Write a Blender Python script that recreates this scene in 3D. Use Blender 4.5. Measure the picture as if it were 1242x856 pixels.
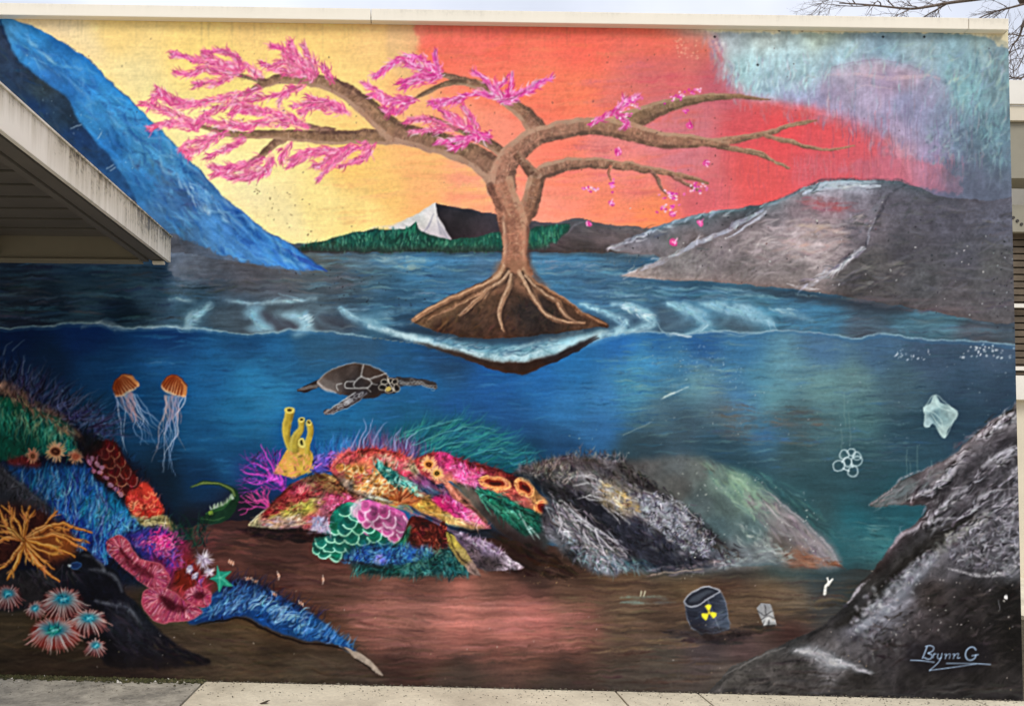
import bpy, bmesh, math, random
import numpy as np
from mathutils import Vector, Matrix

# ------------------------------------------------------------------ camera, sky, sun, exposure
for _o in list(bpy.data.objects): bpy.data.objects.remove(_o, do_unlink=True)
sc = bpy.context.scene
COL = sc.collection
PW, PH = 1242., 856.                     # the photograph's proportions
FPX, PPX, PPY = 950., 500., 544.         # focal length and optical axis in those units (the picture is an off-centre crop)
CAMP = np.array([2.6345, -4.912, 1.3459])
def _rot(rx, ry, rz):
    cx, sx, cy, sy, cz, sz = math.cos(rx), math.sin(rx), math.cos(ry), math.sin(ry), math.cos(rz), math.sin(rz)
    return np.array([[cz, -sz, 0], [sz, cz, 0], [0, 0, 1]]) @ np.array([[cy, 0, sy], [0, 1, 0], [-sy, 0, cy]]) @ np.array([[1, 0, 0], [0, cx, -sx], [0, sx, cx]])
CAMR = _rot(.0258, -.0124, .0057)        # columns: right, forward, up
cam = bpy.data.cameras.new('camera'); camo = bpy.data.objects.new('camera', cam); COL.objects.link(camo)
camo.matrix_world = Matrix([[CAMR[0, 0], CAMR[0, 2], -CAMR[0, 1], CAMP[0]], [CAMR[1, 0], CAMR[1, 2], -CAMR[1, 1], CAMP[1]], [CAMR[2, 0], CAMR[2, 2], -CAMR[2, 1], CAMP[2]], [0, 0, 0, 1]])
cam.sensor_width = 36.; cam.sensor_fit = 'HORIZONTAL'; cam.lens = 36. * FPX / PW
cam.shift_x = (PW / 2 - PPX) / PW; cam.shift_y = (PPY - PH / 2) / PW
cam.clip_start = .05; cam.clip_end = 2000.
sc.camera = camo

SUN_EL, SUN_AZ = math.radians(50), math.radians(156)      # high, behind the viewer and a little to the right of the wall's normal
w = bpy.data.worlds.new('World'); sc.world = w; w.use_nodes = True
nt = w.node_tree; nt.nodes.clear()
out = nt.nodes.new('ShaderNodeOutputWorld'); bg = nt.nodes.new('ShaderNodeBackground')
sky = nt.nodes.new('ShaderNodeTexSky'); sky.sky_type = 'NISHITA'; sky.sun_disc = False
sky.sun_elevation = SUN_EL; sky.sun_rotation = SUN_AZ; sky.air_density = 1.; sky.dust_density = 2.5; sky.ozone_density = 1.
tc = nt.nodes.new('ShaderNodeTexCoord'); nz = nt.nodes.new('ShaderNodeTexNoise'); nz.inputs['Scale'].default_value = 2.2; nz.inputs['Detail'].default_value = 6.
rp = nt.nodes.new('ShaderNodeValToRGB'); rp.color_ramp.elements[0].position = .30; rp.color_ramp.elements[1].position = .62
rp.color_ramp.elements[0].color = (.45, .45, .45, 1); rp.color_ramp.elements[1].color = (1, 1, 1, 1)
mx = nt.nodes.new('ShaderNodeMix'); mx.data_type = 'RGBA'; mx.inputs[7].default_value = (7.0, 7.3, 8.2, 1)      # thin bright overcast
nt.links.new(tc.outputs['Generated'], nz.inputs['Vector']); nt.links.new(nz.outputs['Fac'], rp.inputs['Fac']); nt.links.new(rp.outputs['Color'], mx.inputs[0])
nt.links.new(sky.outputs['Color'], mx.inputs[6]); nt.links.new(mx.outputs[2], bg.inputs['Color'])
bg.inputs['Strength'].default_value = .1
nt.links.new(bg.outputs['Background'], out.inputs['Surface'])
sl_ = bpy.data.lights.new('sun', 'SUN'); sl_.energy = 1.5; sl_.angle = math.radians(26); sl_.color = (1., .95, .87)
so = bpy.data.objects.new('sun', sl_); COL.objects.link(so)
_d = Vector((math.sin(SUN_AZ) * math.cos(SUN_EL), math.cos(SUN_AZ) * math.cos(SUN_EL), math.sin(SUN_EL)))   # towards the sun
so.rotation_euler = _d.to_track_quat('Z', 'Y').to_euler(); so.location = (0, -8, 12)
sc.view_settings.view_transform = 'Standard'; sc.view_settings.look = 'None'; sc.view_settings.exposure = .46; sc.view_settings.gamma = 1.
try: sc.view_settings.use_curve_mapping = False
except Exception: pass
sc.cycles.max_bounces = 6; sc.cycles.diffuse_bounces = 3; sc.cycles.transparent_max_bounces = 4
ALB = 1.1                                # brightness of a white patch on the wall in this light

def ray(px, py):
    d = CAMR @ np.array([(px - PPX) / FPX, 1., -(py - PPY) / FPX]); return d
def at_y(px, py, y):                     # the point of the upright plane at depth y behind a spot of the photograph
    d = ray(px, py); t = (y - CAMP[1]) / d[1]; return CAMP + d * t
def to_px(P):
    d = (np.asarray(P) - CAMP) @ CAMR
    return np.stack([PPX + FPX * d[..., 0] / d[..., 1], PPY - FPX * d[..., 2] / d[..., 1]], -1)
# the four corners of the painted wall face
WTL, WTR, WBR, WBL = at_y(-9, 14, 0), at_y(1222.5, 32, 0), at_y(1241, 852, 0), at_y(-9, 821, 0)

# ------------------------------------------------------------------ helpers
def tag(o, label=None, cat=None, group=None, kind=None):
    if label: o['label'] = label
    if cat: o['category'] = cat
    if group: o['group'] = group
    if kind: o['kind'] = kind
    return o
def empty(name, loc=(0, 0, 0)):
    o = bpy.data.objects.new(name, None); COL.objects.link(o); o.location = loc; return o
def mesh_obj(name, verts, faces, mat, parent=None, smooth=False):
    me = bpy.data.meshes.new(name); me.from_pydata([tuple(map(float, v)) for v in verts], [], faces); me.update()
    if smooth: me.polygons.foreach_set('use_smooth', [True] * len(me.polygons))
    if mat: me.materials.append(mat)
    o = bpy.data.objects.new(name, me); COL.objects.link(o)
    if parent is not None:
        o.parent = parent; o.matrix_parent_inverse = Matrix.Identity(4)
        if tuple(parent.location) != (0, 0, 0): o.location = -parent.location
    return o
def hexa(name, c8, mat, parent=None, bevel=.004):
    """box from 8 corners: bottom 4 then top 4, same order"""
    o = mesh_obj(name, c8, [(0, 3, 2, 1), (4, 5, 6, 7), (0, 1, 5, 4), (1, 2, 6, 5), (2, 3, 7, 6), (3, 0, 4, 7)], mat, parent)
    if bevel:
        bm = bmesh.new(); bm.from_mesh(o.data); bmesh.ops.recalc_face_normals(bm, faces=bm.faces)
        bmesh.ops.bevel(bm, geom=bm.edges[:], offset=bevel, segments=2, affect='EDGES', profile=.6); bm.to_mesh(o.data); bm.free()
    return o
def box(name, x0, x1, y0, y1, z0, z1, mat, parent=None, bevel=.004):
    return hexa(name, [(x0, y0, z0), (x1, y0, z0), (x1, y1, z0), (x0, y1, z0), (x0, y0, z1), (x1, y0, z1), (x1, y1, z1), (x0, y1, z1)], mat, parent, bevel)
class NT:
    def __init__(s, name, rough=.8, spec=.3):
        s.m = bpy.data.materials.new(name); s.m.use_nodes = True; s.t = s.m.node_tree; s.b = s.t.nodes['Principled BSDF']
        s.b.inputs['Roughness'].default_value = rough; s.b.inputs['Specular IOR Level'].default_value = spec
        s.co = s.t.nodes.new('ShaderNodeTexCoord')
    def n(s, typ, **kw):
        q = s.t.nodes.new(typ)
        for k, v in kw.items(): q.inputs[k].default_value = v
        return q
    def l(s, a, b): s.t.links.new(a, b)
    def noise(s, scale, detail=5., rough=.6, vec=None, stretch=None):
        q = s.n('ShaderNodeTexNoise', Scale=scale, Detail=detail, Roughness=rough)
        v = vec or s.co.outputs['Object']
        if stretch:
            mp = s.t.nodes.new('ShaderNodeMapping'); mp.inputs['Scale'].default_value = stretch; s.l(v, mp.inputs['Vector']); v = mp.outputs['Vector']
        s.l(v, q.inputs['Vector']); return q.outputs['Fac']
    def ramp(s, fac, *st):
        r = s.t.nodes.new('ShaderNodeValToRGB'); e = r.color_ramp.elements
        while len(e) < len(st): e.new(.5)
        for q, (p, c) in zip(e, st): q.position = p; q.color = (*c, 1) if len(c) == 3 else c
        s.l(fac, r.inputs['Fac']); return r.outputs['Color']
    def mix(s, fac, a, b, mode='MIX'):
        m = s.t.nodes.new('ShaderNodeMix'); m.data_type = 'RGBA'; m.blend_type = mode
        for i, v in ((0, fac), (6, a), (7, b)):
            if isinstance(v, (int, float)): m.inputs[i].default_value = v
            elif isinstance(v, tuple): m.inputs[i].default_value = (*v, 1)
            else: s.l(v, m.inputs[i])
        return m.outputs[2]
    def bump(s, h, strength=.3, dist=.01):
        b = s.n('ShaderNodeBump', Strength=strength, Distance=dist); s.l(h, b.inputs['Height']); s.l(b.outputs['Normal'], s.b.inputs['Normal'])
    def base(s, c):
        if isinstance(c, tuple): s.b.inputs['Base Color'].default_value = (*c, 1)
        else: s.l(c, s.b.inputs['Base Color'])
        return s.m
def speckled(name, c, var=.2, scale=6., rough=.7, spec=.3, bump=.15, bscale=80., bdist=.003):
    t = NT(name, rough, spec); f = t.noise(scale)
    lo = tuple(v * (1 - var) for v in c); hi = tuple(min(v * (1 + var), 1) for v in c)
    m = t.base(t.ramp(f, (.3, lo), (.7, hi)))
    if bump: t.bump(t.noise(bscale, 3.), bump, bdist)
    return m
# ------------------------------------------------------------------ painter
# The wall carries a hand-painted mural.  The paint is laid down here stroke by
# stroke (splines, washes, dabs) on a canvas that is then turned into coloured
# wall-face meshes, one mesh for each painted thing.
OX, OY, CW, CH = -14, 8, 1268, 850
rng = np.random.default_rng(11)
CAN = np.zeros((CH, CW, 3), np.float32)
LAB = np.zeros((CH, CW), np.int16)
LNAMES = ['painted_sky']
YY, XX = np.mgrid[OY:OY + CH, OX:OX + CW].astype(np.float32)
XX += .5; YY += .5

def lab(name):
    LNAMES.append(name); return len(LNAMES) - 1

def vnoise(sx, sy, seed, shape=(CH, CW)):
    r = np.random.default_rng(seed)
    h, w = shape
    gh, gw = int(h / sy) + 3, int(w / sx) + 3
    g = r.random((gh, gw)).astype(np.float32)
    y = np.arange(h) / sy; x = np.arange(w) / sx
    yi = y.astype(int); xi = x.astype(int)
    fy = (y - yi)[:, None]; fx = (x - xi)[None]
    fy = fy * fy * (3 - 2 * fy); fx = fx * fx * (3 - 2 * fx)
    a = g[yi][:, xi]; b = g[yi][:, xi + 1]; c = g[yi + 1][:, xi]; d = g[yi + 1][:, xi + 1]
    return ((a * (1 - fx) + b * fx) * (1 - fy) + (c * (1 - fx) + d * fx) * fy).astype(np.float32)

def fbm(sx, sy, seed, o=4):
    t = 0; a = 1; s = 0
    for k in range(o):
        t = t + a * (vnoise(max(sx / 2 ** k, 1.1), max(sy / 2 ** k, 1.1), seed + k) - .5); s += a; a *= .6
    t = t / s
    return (t / (t.std() + 1e-6)).astype(np.float32)          # unit deviation

NZ = {'h': fbm(70, 7, 1), 'v': fbm(5, 60, 5), 'i': fbm(9, 9, 9), 'l': fbm(90, 70, 13), 'f': fbm(2.6, 2.6, 17, 2),
      'm': fbm(26, 22, 21), 'hf': fbm(26, 2.6, 25, 3), 'd': fbm(40, 40, 29)}
def rot_noise(sx, sy, ang, seed):
    big = fbm_big(sx, sy, seed)
    c, s = math.cos(math.radians(ang)), math.sin(math.radians(ang))
    u = ((XX - 600) * c + (YY - 430) * s + 1000).astype(int) % 2000
    v = (-(XX - 600) * s + (YY - 430) * c + 1000).astype(int) % 2000
    return big[v, u]
def fbm_big(sx, sy, seed):
    t = 0; a = 1
    for k in range(4):
        t = t + a * (vnoise(max(sx / 2 ** k, 1.1), max(sy / 2 ** k, 1.1), seed + k, (2000, 2000)) - .5); a *= .6
    return t / t.std()
NZ['b'] = (NZ['i'] * .8 + NZ['f'] * .45).astype(np.float32)
NZ['dd'] = rot_noise(60, 8, 42, 33)      # strokes running down to the right
NZ['du'] = rot_noise(60, 8, -38, 37)     # strokes running up to the right

def CR(pts, n=8, closed=False):
    P = np.asarray(pts, float)
    if len(P) < 3 and not closed: 
        t = np.linspace(0, 1, n + 1)[:, None]
        return P[:1] * (1 - t) + P[1:2] * t
    if closed: Q = np.vstack([P[-1], P, P[0], P[1]])
    else: Q = np.vstack([2 * P[0] - P[1], P, 2 * P[-1] - P[-2]])
    out = []
    t = np.linspace(0, 1, n, endpoint=False)[:, None]
    for i in range(1, len(Q) - 2):
        a, b, c, d = Q[i - 1], Q[i], Q[i + 1], Q[i + 2]
        out.append(.5 * (2 * b + (c - a) * t + (2 * a - 5 * b + 4 * c - d) * t ** 2 + (3 * b - a - 3 * c + d) * t ** 3))
    if not closed: out.append(Q[-2][None])
    return np.vstack(out)

def rast(P, ss=3):
    P = np.asarray(P, float)
    x0 = max(int(np.floor(P[:, 0].min())) - 1, OX); x1 = min(int(np.ceil(P[:, 0].max())) + 2, OX + CW)
    y0 = max(int(np.floor(P[:, 1].min())) - 1, OY); y1 = min(int(np.ceil(P[:, 1].max())) + 2, OY + CH)
    if x1 <= x0 or y1 <= y0: return None
    w = x1 - x0; h = y1 - y0
    A = P; B = np.roll(P, -1, 0)
    buf = np.zeros((h * ss, w + 1), np.float32)
    ys = y0 + (np.arange(h * ss) + .5) / ss
    lo = np.minimum(A[:, 1], B[:, 1]); hi = np.maximum(A[:, 1], B[:, 1])
    M = (ys[:, None] >= lo) & (ys[:, None] < hi)
    dy = np.where(B[:, 1] == A[:, 1], 1, B[:, 1] - A[:, 1])
    for r in np.nonzero(M.any(1))[0]:
        e = M[r]
        xs = np.sort(A[e, 0] + (ys[r] - A[e, 1]) / dy[e] * (B[e, 0] - A[e, 0])) - x0
        xs = np.clip(xs, 0, w)
        for k in range(0, len(xs) - 1, 2):
            a, b = xs[k], xs[k + 1]; ia, ib = int(a), int(b)
            if ia == ib: buf[r, ia] += b - a
            else:
                buf[r, ia] += 1 - (a - ia); buf[r, ia + 1:ib] += 1; buf[r, ib] += b - ib
    m = buf[:, :w].reshape(h, ss, w).mean(1)
    return x0, y0, np.clip(m, 0, 1)

def bblur(m, r):
    r = int(r)
    if r < 1: return m
    for ax in (0, 1):
        for _ in range(2):
            p = np.pad(m, [(r + 1, r) if k == ax else (0, 0) for k in (0, 1)], mode='edge')
            c = np.cumsum(p, ax, dtype=np.float64)
            n = m.shape[ax]
            m = ((np.take(c, np.arange(2 * r + 1, 2 * r + 1 + n), ax) - np.take(c, np.arange(0, n), ax)) / (2 * r + 1)).astype(np.float32)
    return m

def col3(c): return np.asarray(c, np.float32) / 255.

def idw(ctrl, X, Y, p=3.2, ys=1.):
    IS2 = float(np.clip((X.shape[0] ** 2 + X.shape[1] ** 2) / 900., 14, 480))
    num = 0; den = 0
    for (x, y, c) in ctrl:
        w = 1. / (((X - x) ** 2 + ((Y - y) * ys) ** 2) + IS2) ** (p / 2 + .5)
        num = num + w[..., None] * col3(c); den = den + w
    return num / den[..., None]

def put(x0, y0, m, c, lb=None, thr=.45):
    h, w = m.shape
    sl = (slice(y0 - OY, y0 - OY + h), slice(x0 - OX, x0 - OX + w))
    CAN[sl] += (c - CAN[sl]) * m[..., None]
    if lb is not None:
        s = LAB[sl]; s[m > thr] = lb

def fill(pts, c, a=1., feather=0, lb=None, tex=(), curve=True, n=6, rough=0, p=3.2, ys=1., thr=.45):
    """c: rgb | list of (x,y,rgb) colour spots. tex: [(noise, amount)...]. feather: soft edge in px. rough: broken edge."""
    P = CR(pts, n, True) if curve else np.asarray(pts, float)
    if feather >= 1:
        e = feather * 2 + 5
        P2 = P
        x0 = max(int(P2[:, 0].min() - e), OX); x1 = min(int(P2[:, 0].max() + e), OX + CW)
        y0 = max(int(P2[:, 1].min() - e), OY); y1 = min(int(P2[:, 1].max() + e), OY + CH)
        r = rast(P)
        if r is None or x1 <= x0 or y1 <= y0: return
        m = np.zeros((y1 - y0, x1 - x0), np.float32)
        m[r[1] - y0:r[1] - y0 + r[2].shape[0], r[0] - x0:r[0] - x0 + r[2].shape[1]] = r[2]
        m = bblur(m, feather)
    else:
        r = rast(P)
        if r is None: return
        x0, y0, m = r
    h, w = m.shape
    sl = (slice(y0 - OY, y0 - OY + h), slice(x0 - OX, x0 - OX + w))
    if rough:
        m = np.clip((m - .5) * 3 + .5 + NZ['i'][sl] * rough * (1 - np.abs(2 * m - 1)), 0, 1)
    if isinstance(c, list): C = idw(c, XX[sl], YY[sl], p, ys)
    else: C = np.broadcast_to(col3(c), (h, w, 3))
    for nm, amt in tex:
        C = C * (1 + .55 * amt * NZ[nm][sl])[..., None]
    put(x0, y0, m * a, np.clip(C, 0, 1), lb, thr * a)

def stroke(pts, w, c, a=1., n=6, lb=None, soft=.6, br=0., curve=True, bn='b', tex=0.):
    """w: width or list of widths along the line; c: rgb or list of rgb along the line; br: dry-brush breakup"""
    P = CR(pts, n) if (curve and len(pts) > 2) else CR(pts, max(2, n))
    k = len(P)
    t = np.linspace(0, 1, k)
    ws = np.interp(t, np.linspace(0, 1, len(w)), w) / 2 if isinstance(w, (list, tuple)) else np.full(k, w / 2.)
    mw = ws.max() + soft + 1
    x0 = max(int(P[:, 0].min() - mw), OX); x1 = min(int(P[:, 0].max() + mw) + 1, OX + CW)
    y0 = max(int(P[:, 1].min() - mw), OY); y1 = min(int(P[:, 1].max() + mw) + 1, OY + CH)
    if x1 <= x0 or y1 <= y0: return
    m = np.zeros((y1 - y0, x1 - x0), np.float32)
    grad = isinstance(c, list) and not np.isscalar(c[0])
    T = np.zeros_like(m) if grad else None
    for i in range(k - 1):
        (ax, ay), (bx, by) = P[i], P[i + 1]
        q = max(ws[i], ws[i + 1]) + soft + 1
        u0 = max(int(min(ax, bx) - q), x0); u1 = min(int(max(ax, bx) + q) + 1, x1)
        v0 = max(int(min(ay, by) - q), y0); v1 = min(int(max(ay, by) + q) + 1, y1)
        if u1 <= u0 or v1 <= v0: continue
        X = XX[0, u0 - OX:u1 - OX][None]; Y = YY[v0 - OY:v1 - OY, 0][:, None]
        dx, dy = bx - ax, by - ay; l2 = dx * dx + dy * dy + 1e-9
        s = np.clip(((X - ax) * dx + (Y - ay) * dy) / l2, 0, 1)
        d = np.sqrt((X - ax - s * dx) ** 2 + (Y - ay - s * dy) ** 2)
        r = ws[i] + (ws[i + 1] - ws[i]) * s
        cov = np.clip((r - d) / (2 * soft) + .5, 0, 1) * np.clip(2 * r / .9, 0, 1)
        S = (slice(v0 - y0, v1 - y0), slice(u0 - x0, u1 - x0))
        if grad:
            b = cov > m[S]; T[S][b] = ((i + s) / (k - 1))[b] if s.shape == b.shape else 0
        m[S] = np.maximum(m[S], cov)
    sl = (slice(y0 - OY, y1 - OY), slice(x0 - OX, x1 - OX))
    if br: m = m * np.clip(1 - br * (NZ[bn][sl] * .6 + .5), 0, 1)
    if grad:
        ct = np.array([col3(q) for q in c]); tt = np.linspace(0, 1, len(ct))
        C = np.stack([np.interp(T, tt, ct[:, j]) for j in range(3)], -1).astype(np.float32)
    else: C = col3(c)
    if tex: C = np.clip(C * (1 + tex * NZ['f'][sl])[..., None], 0, 1)
    put(x0, y0, m * a, C, lb, .4 * a)

def jc(c, j=14):
    c = np.asarray(c, float)
    return tuple(np.clip(c * (1 + rng.normal(0, j / 200.)) + rng.normal(0, j / 3., 3), 0, 255))
def pick(cols): return cols[int(rng.integers(len(cols)))]

def inside(pts, n, curve=True):
    r = rast(CR(pts, 6, True) if curve else np.asarray(pts, float), 1)
    if r is None: return np.zeros((0, 2))
    ys, xs = np.nonzero(r[2] > .5)
    if not len(ys): return np.zeros((0, 2))
    k = rng.integers(len(ys), size=n)
    return np.stack([xs[k] + r[0] + rng.random(n), ys[k] + r[1] + rng.random(n)], 1)

_hs = np.array([0, .3, .65, 1.])
def hair(x, y, ang, ln, w, c, a=.9, bend=0., lb=None, br=0.):
    """one tapered flick of the brush from (x, y) in direction ang (degrees, 0 right, 90 up)"""
    t = math.radians(ang); dx, dy = math.cos(t), -math.sin(t)
    s = _hs; o = bend * ln * (2 * s * (1 - s) + .2 * s * s)
    px = x + dx * ln * s - dy * o; py = y + dy * ln * s + dx * o
    q = w / 2 + 1.6
    x0 = max(int(px.min() - q), OX); x1 = min(int(px.max() + q) + 1, OX + CW)
    y0 = max(int(py.min() - q), OY); y1 = min(int(py.max() + q) + 1, OY + CH)
    if x1 <= x0 or y1 <= y0: return
    X = XX[0, x0 - OX:x1 - OX][None, None]; Y = YY[y0 - OY:y1 - OY, 0][None, :, None]
    ax = px[:-1, None, None]; ay = py[:-1, None, None]; ex = (px[1:] - px[:-1])[:, None, None]; ey = (py[1:] - py[:-1])[:, None, None]
    u = np.clip(((X - ax) * ex + (Y - ay) * ey) / (ex * ex + ey * ey + 1e-9), 0, 1)
    d = np.sqrt((X - ax - u * ex) ** 2 + (Y - ay - u * ey) ** 2)
    r = (w / 2) * (1 - .72 * ((_HI + u) / 3) ** 1.5)
    m = (np.clip((r - d) / 1.5 + .5, 0, 1) * np.clip(2 * r / 1.1, 0, 1)).max(0).astype(np.float32)
    sl = (slice(y0 - OY, y1 - OY), slice(x0 - OX, x1 - OX))
    m *= a
    v = CAN[sl]; v += (np.asarray(c, np.float32) / 255. - v) * m[..., None]
    if lb is not None: LAB[sl][m > .4 * a] = lb
_HI = np.arange(3)[:, None, None]

def fur(region, n, ang, ln, w, cols, a=.9, jit=15, bend=.25, lb=None, order='y', br=0., cj=14):
    """many flicks rooted in a region. ang, ln: numbers or functions of (x, y)"""
    P = inside(region, n)
    if order == 'y': P = P[np.argsort(P[:, 1])]
    for x, y in P:
        A = ang(x, y) if callable(ang) else ang
        l = ln(x, y) if callable(ln) else ln
        hair(x, y, A + rng.normal(0, jit), l * rng.uniform(.6, 1.25), w * rng.uniform(.7, 1.3), jc(pick(cols), cj),
             a * rng.uniform(.6, 1), rng.normal(0, bend), lb, br)

def specks(region, n, size, cols, a=.9, curve=False, stretch=1.):
    for x, y in inside(region, n, curve):
        s = rng.uniform(*size); g = rng.uniform(0, 6.28)
        l = s * rng.uniform(0, stretch)
        stroke([(x, y), (x + math.cos(g) * l, y + math.sin(g) * l)], s, jc(pick(cols), 10), a * rng.uniform(.5, 1), 2)

def dabs(region, n, ln, w, ang, cols, a=.5, jit=6, curve=True, br=.5, cj=12):
    """flat brush marks with dry edges"""
    for x, y in inside(region, n, curve):
        A = ang(x, y) if callable(ang) else ang
        t = math.radians(A + rng.normal(0, jit)); l = ln * rng.uniform(.4, 1.3) / 2
        dx, dy = math.cos(t) * l, -math.sin(t) * l
        ww = w * rng.uniform(.5, 1.4)
        stroke([(x - dx, y - dy), (x + rng.normal(0, 1), y + rng.normal(0, ww * .3)), (x + dx, y + dy)], [ww * .3, ww, ww * .2],
               jc(pick(cols), cj), a * rng.uniform(.4, 1), 4, None, 1., br)

def ring(x, y, rx, ry, w, c, a=1., rot=0., lb=None, a0=0, a1=360, n=20):
    t = np.radians(np.linspace(a0, a1, n)); cr, sr = math.cos(math.radians(rot)), math.sin(math.radians(rot))
    u, v = rx * np.cos(t), ry * np.sin(t)
    stroke(list(zip(x + u * cr - v * sr, y + u * sr + v * cr)), w, c, a, 2, lb, .5, 0, False)
def oval(x, y, rx, ry, c, a=1., rot=0., lb=None, feather=0, n=18, tex=()):
    t = np.linspace(0, 2 * math.pi, n, endpoint=False); cr, sr = math.cos(math.radians(rot)), math.sin(math.radians(rot))
    u, v = rx * np.cos(t), ry * np.sin(t)
    fill(np.stack([x + u * cr - v * sr, y + u * sr + v * cr], 1), c, a, feather, lb, tex, False)

def band(pts, wds, c, a=1., lb=None, tex=(), feather=0, edge=None, edge_a=.6):
    """a limb: spline with width, filled; edge = (dark, light) rims on the lower-right / upper-left side"""
    P = CR(pts, 8); k = len(P)
    ws = np.interp(np.linspace(0, 1, k), np.linspace(0, 1, len(wds)), wds) / 2
    d = np.gradient(P, axis=0); d /= np.linalg.norm(d, axis=1)[:, None] + 1e-9
    nrm = np.stack([-d[:, 1], d[:, 0]], 1)
    A = P + nrm * ws[:, None]; B = P - nrm * ws[:, None]
    fill(np.vstack([A, B[::-1]]), c, a, feather, lb, tex, False)
    if edge:
        for side, cc in ((A, edge[0]), (B, edge[1])):
            Q = side + (P - side) * .22
            stroke(Q[::3], [max(w * .55, .6) for w in ws[::3]], cc, edge_a, 3, None, 1.2, .5)
    return P, ws
def lerp(a, b, t): return tuple(np.asarray(a, float) * (1 - t) + np.asarray(b, float) * t)
# ---- sky
fill([(-20, 0), (1260, 0), (1260, 420), (-20, 420)], [
    (10, 22, (222, 196, 150)), (70, 30, (232, 208, 160)), (100, 60, (238, 214, 158)), (150, 100, (240, 220, 152)), (210, 180, (243, 224, 158)),
    (140, 40, (248, 212, 128)), (240, 60, (250, 212, 124)), (320, 40, (249, 206, 124)), (400, 40, (250, 204, 120)), (460, 60, (249, 200, 124)),
    (430, 100, (249, 207, 124)), (330, 130, (251, 218, 128)), (300, 230, (245, 228, 168)), (340, 270, (246, 228, 162)), (330, 190, (248, 224, 150)),
    (390, 250, (249, 224, 140)), (430, 200, (250, 198, 108)), (470, 230, (251, 196, 108)), (440, 260, (250, 218, 130)), (500, 120, (250, 180, 120)),
    (510, 200, (252, 180, 108)), (520, 240, (252, 176, 110)), (560, 150, (252, 148, 118)), (570, 220, (252, 158, 122)), (560, 245, (253, 152, 112)),
    (600, 160, (252, 142, 116)), (530, 70, (252, 110, 90)), (600, 60, (254, 106, 86)), (700, 60, (255, 104, 84)), (800, 60, (254, 108, 82)),
    (640, 100, (254, 120, 92)), (700, 110, (254, 124, 88)), (590, 105, (252, 124, 100)), (680, 190, (250, 122, 98)), (700, 230, (252, 136, 110)), (660, 250, (253, 146, 120)),
    (740, 255, (252, 136, 100)), (785, 255, (254, 136, 84)), (760, 120, (240, 118, 100)), (770, 225, (238, 128, 118)), (740, 180, (228, 128, 124)),
    (800, 90, (226, 106, 98)), (800, 150, (214, 130, 138)), (840, 150, (206, 118, 128)), (830, 200, (214, 122, 132)), (850, 240, (220, 100, 108)),
    (870, 90, (206, 92, 98)), (850, 60, (222, 118, 96)), (900, 150, (222, 82, 88)), (950, 160, (230, 78, 82)), (920, 210, (228, 86, 86)), (1000, 170, (226, 82, 88)),
    (1050, 170, (214, 88, 98)), (1000, 205, (212, 92, 104)), (1080, 200, (196, 98, 116)), (1130, 230, (166, 98, 120)), (1180, 220, (92, 98, 116)),
    (1225, 240, (98, 106, 126))], 1, 0, 0, [('hf', .016), ('h', .012), ('l', .01)], False, p=3.4)
# blended brush edge between the yellow and the coral, and between coral and blue
fill([(474, 20), (512, 20), (515, 45), (505, 62), (520, 75), (505, 95), (480, 92), (470, 66)], (232, 184, 128), .75, 3, None, [('h', .03)])
fill([(507, 5), (640, 5), (600, 60), (545, 74), (524, 62), (508, 48)], (252, 112, 96), .7, 6, None, [('h', .03)], rough=.4)
dabs([(520, 30), (830, 35), (830, 150), (620, 150), (540, 80)], 260, 60, 5, 2, [(255, 112, 84), (254, 122, 84), (250, 98, 82), (252, 134, 96)], .3, 3)
dabs([(420, 180), (600, 200), (600, 250), (430, 270)], 120, 60, 5, 2, [(252, 190, 104), (253, 170, 112), (250, 206, 118)], .3, 3)
dabs([(640, 190), (800, 190), (800, 270), (650, 260)], 140, 60, 5, 2, [(252, 132, 96), (246, 120, 110), (253, 150, 110)], .3, 3)
dabs([(720, 90), (860, 80), (860, 220), (720, 220)], 160, 50, 6, 3, [(214, 112, 118), (226, 102, 104), (198, 104, 120), (240, 104, 92)], .3, 5)
dabs([(780, 95), (870, 90), (860, 110), (780, 112)], 30, 60, 4, 3, [(246, 84, 96)], .5, 3)
dabs([(640, 90), (700, 80), (690, 130), (640, 140)], 14, 50, 2, 8, [(236, 128, 96)], .4, 6)
fill([(770, 60), (840, 50), (876, 70), (900, 112), (880, 150), (800, 160), (740, 130)], (202, 104, 112), .42, 22)
fill([(860, 80), (900, 104), (930, 122), (890, 132), (850, 120)], (176, 90, 110), .5, 10)
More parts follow.
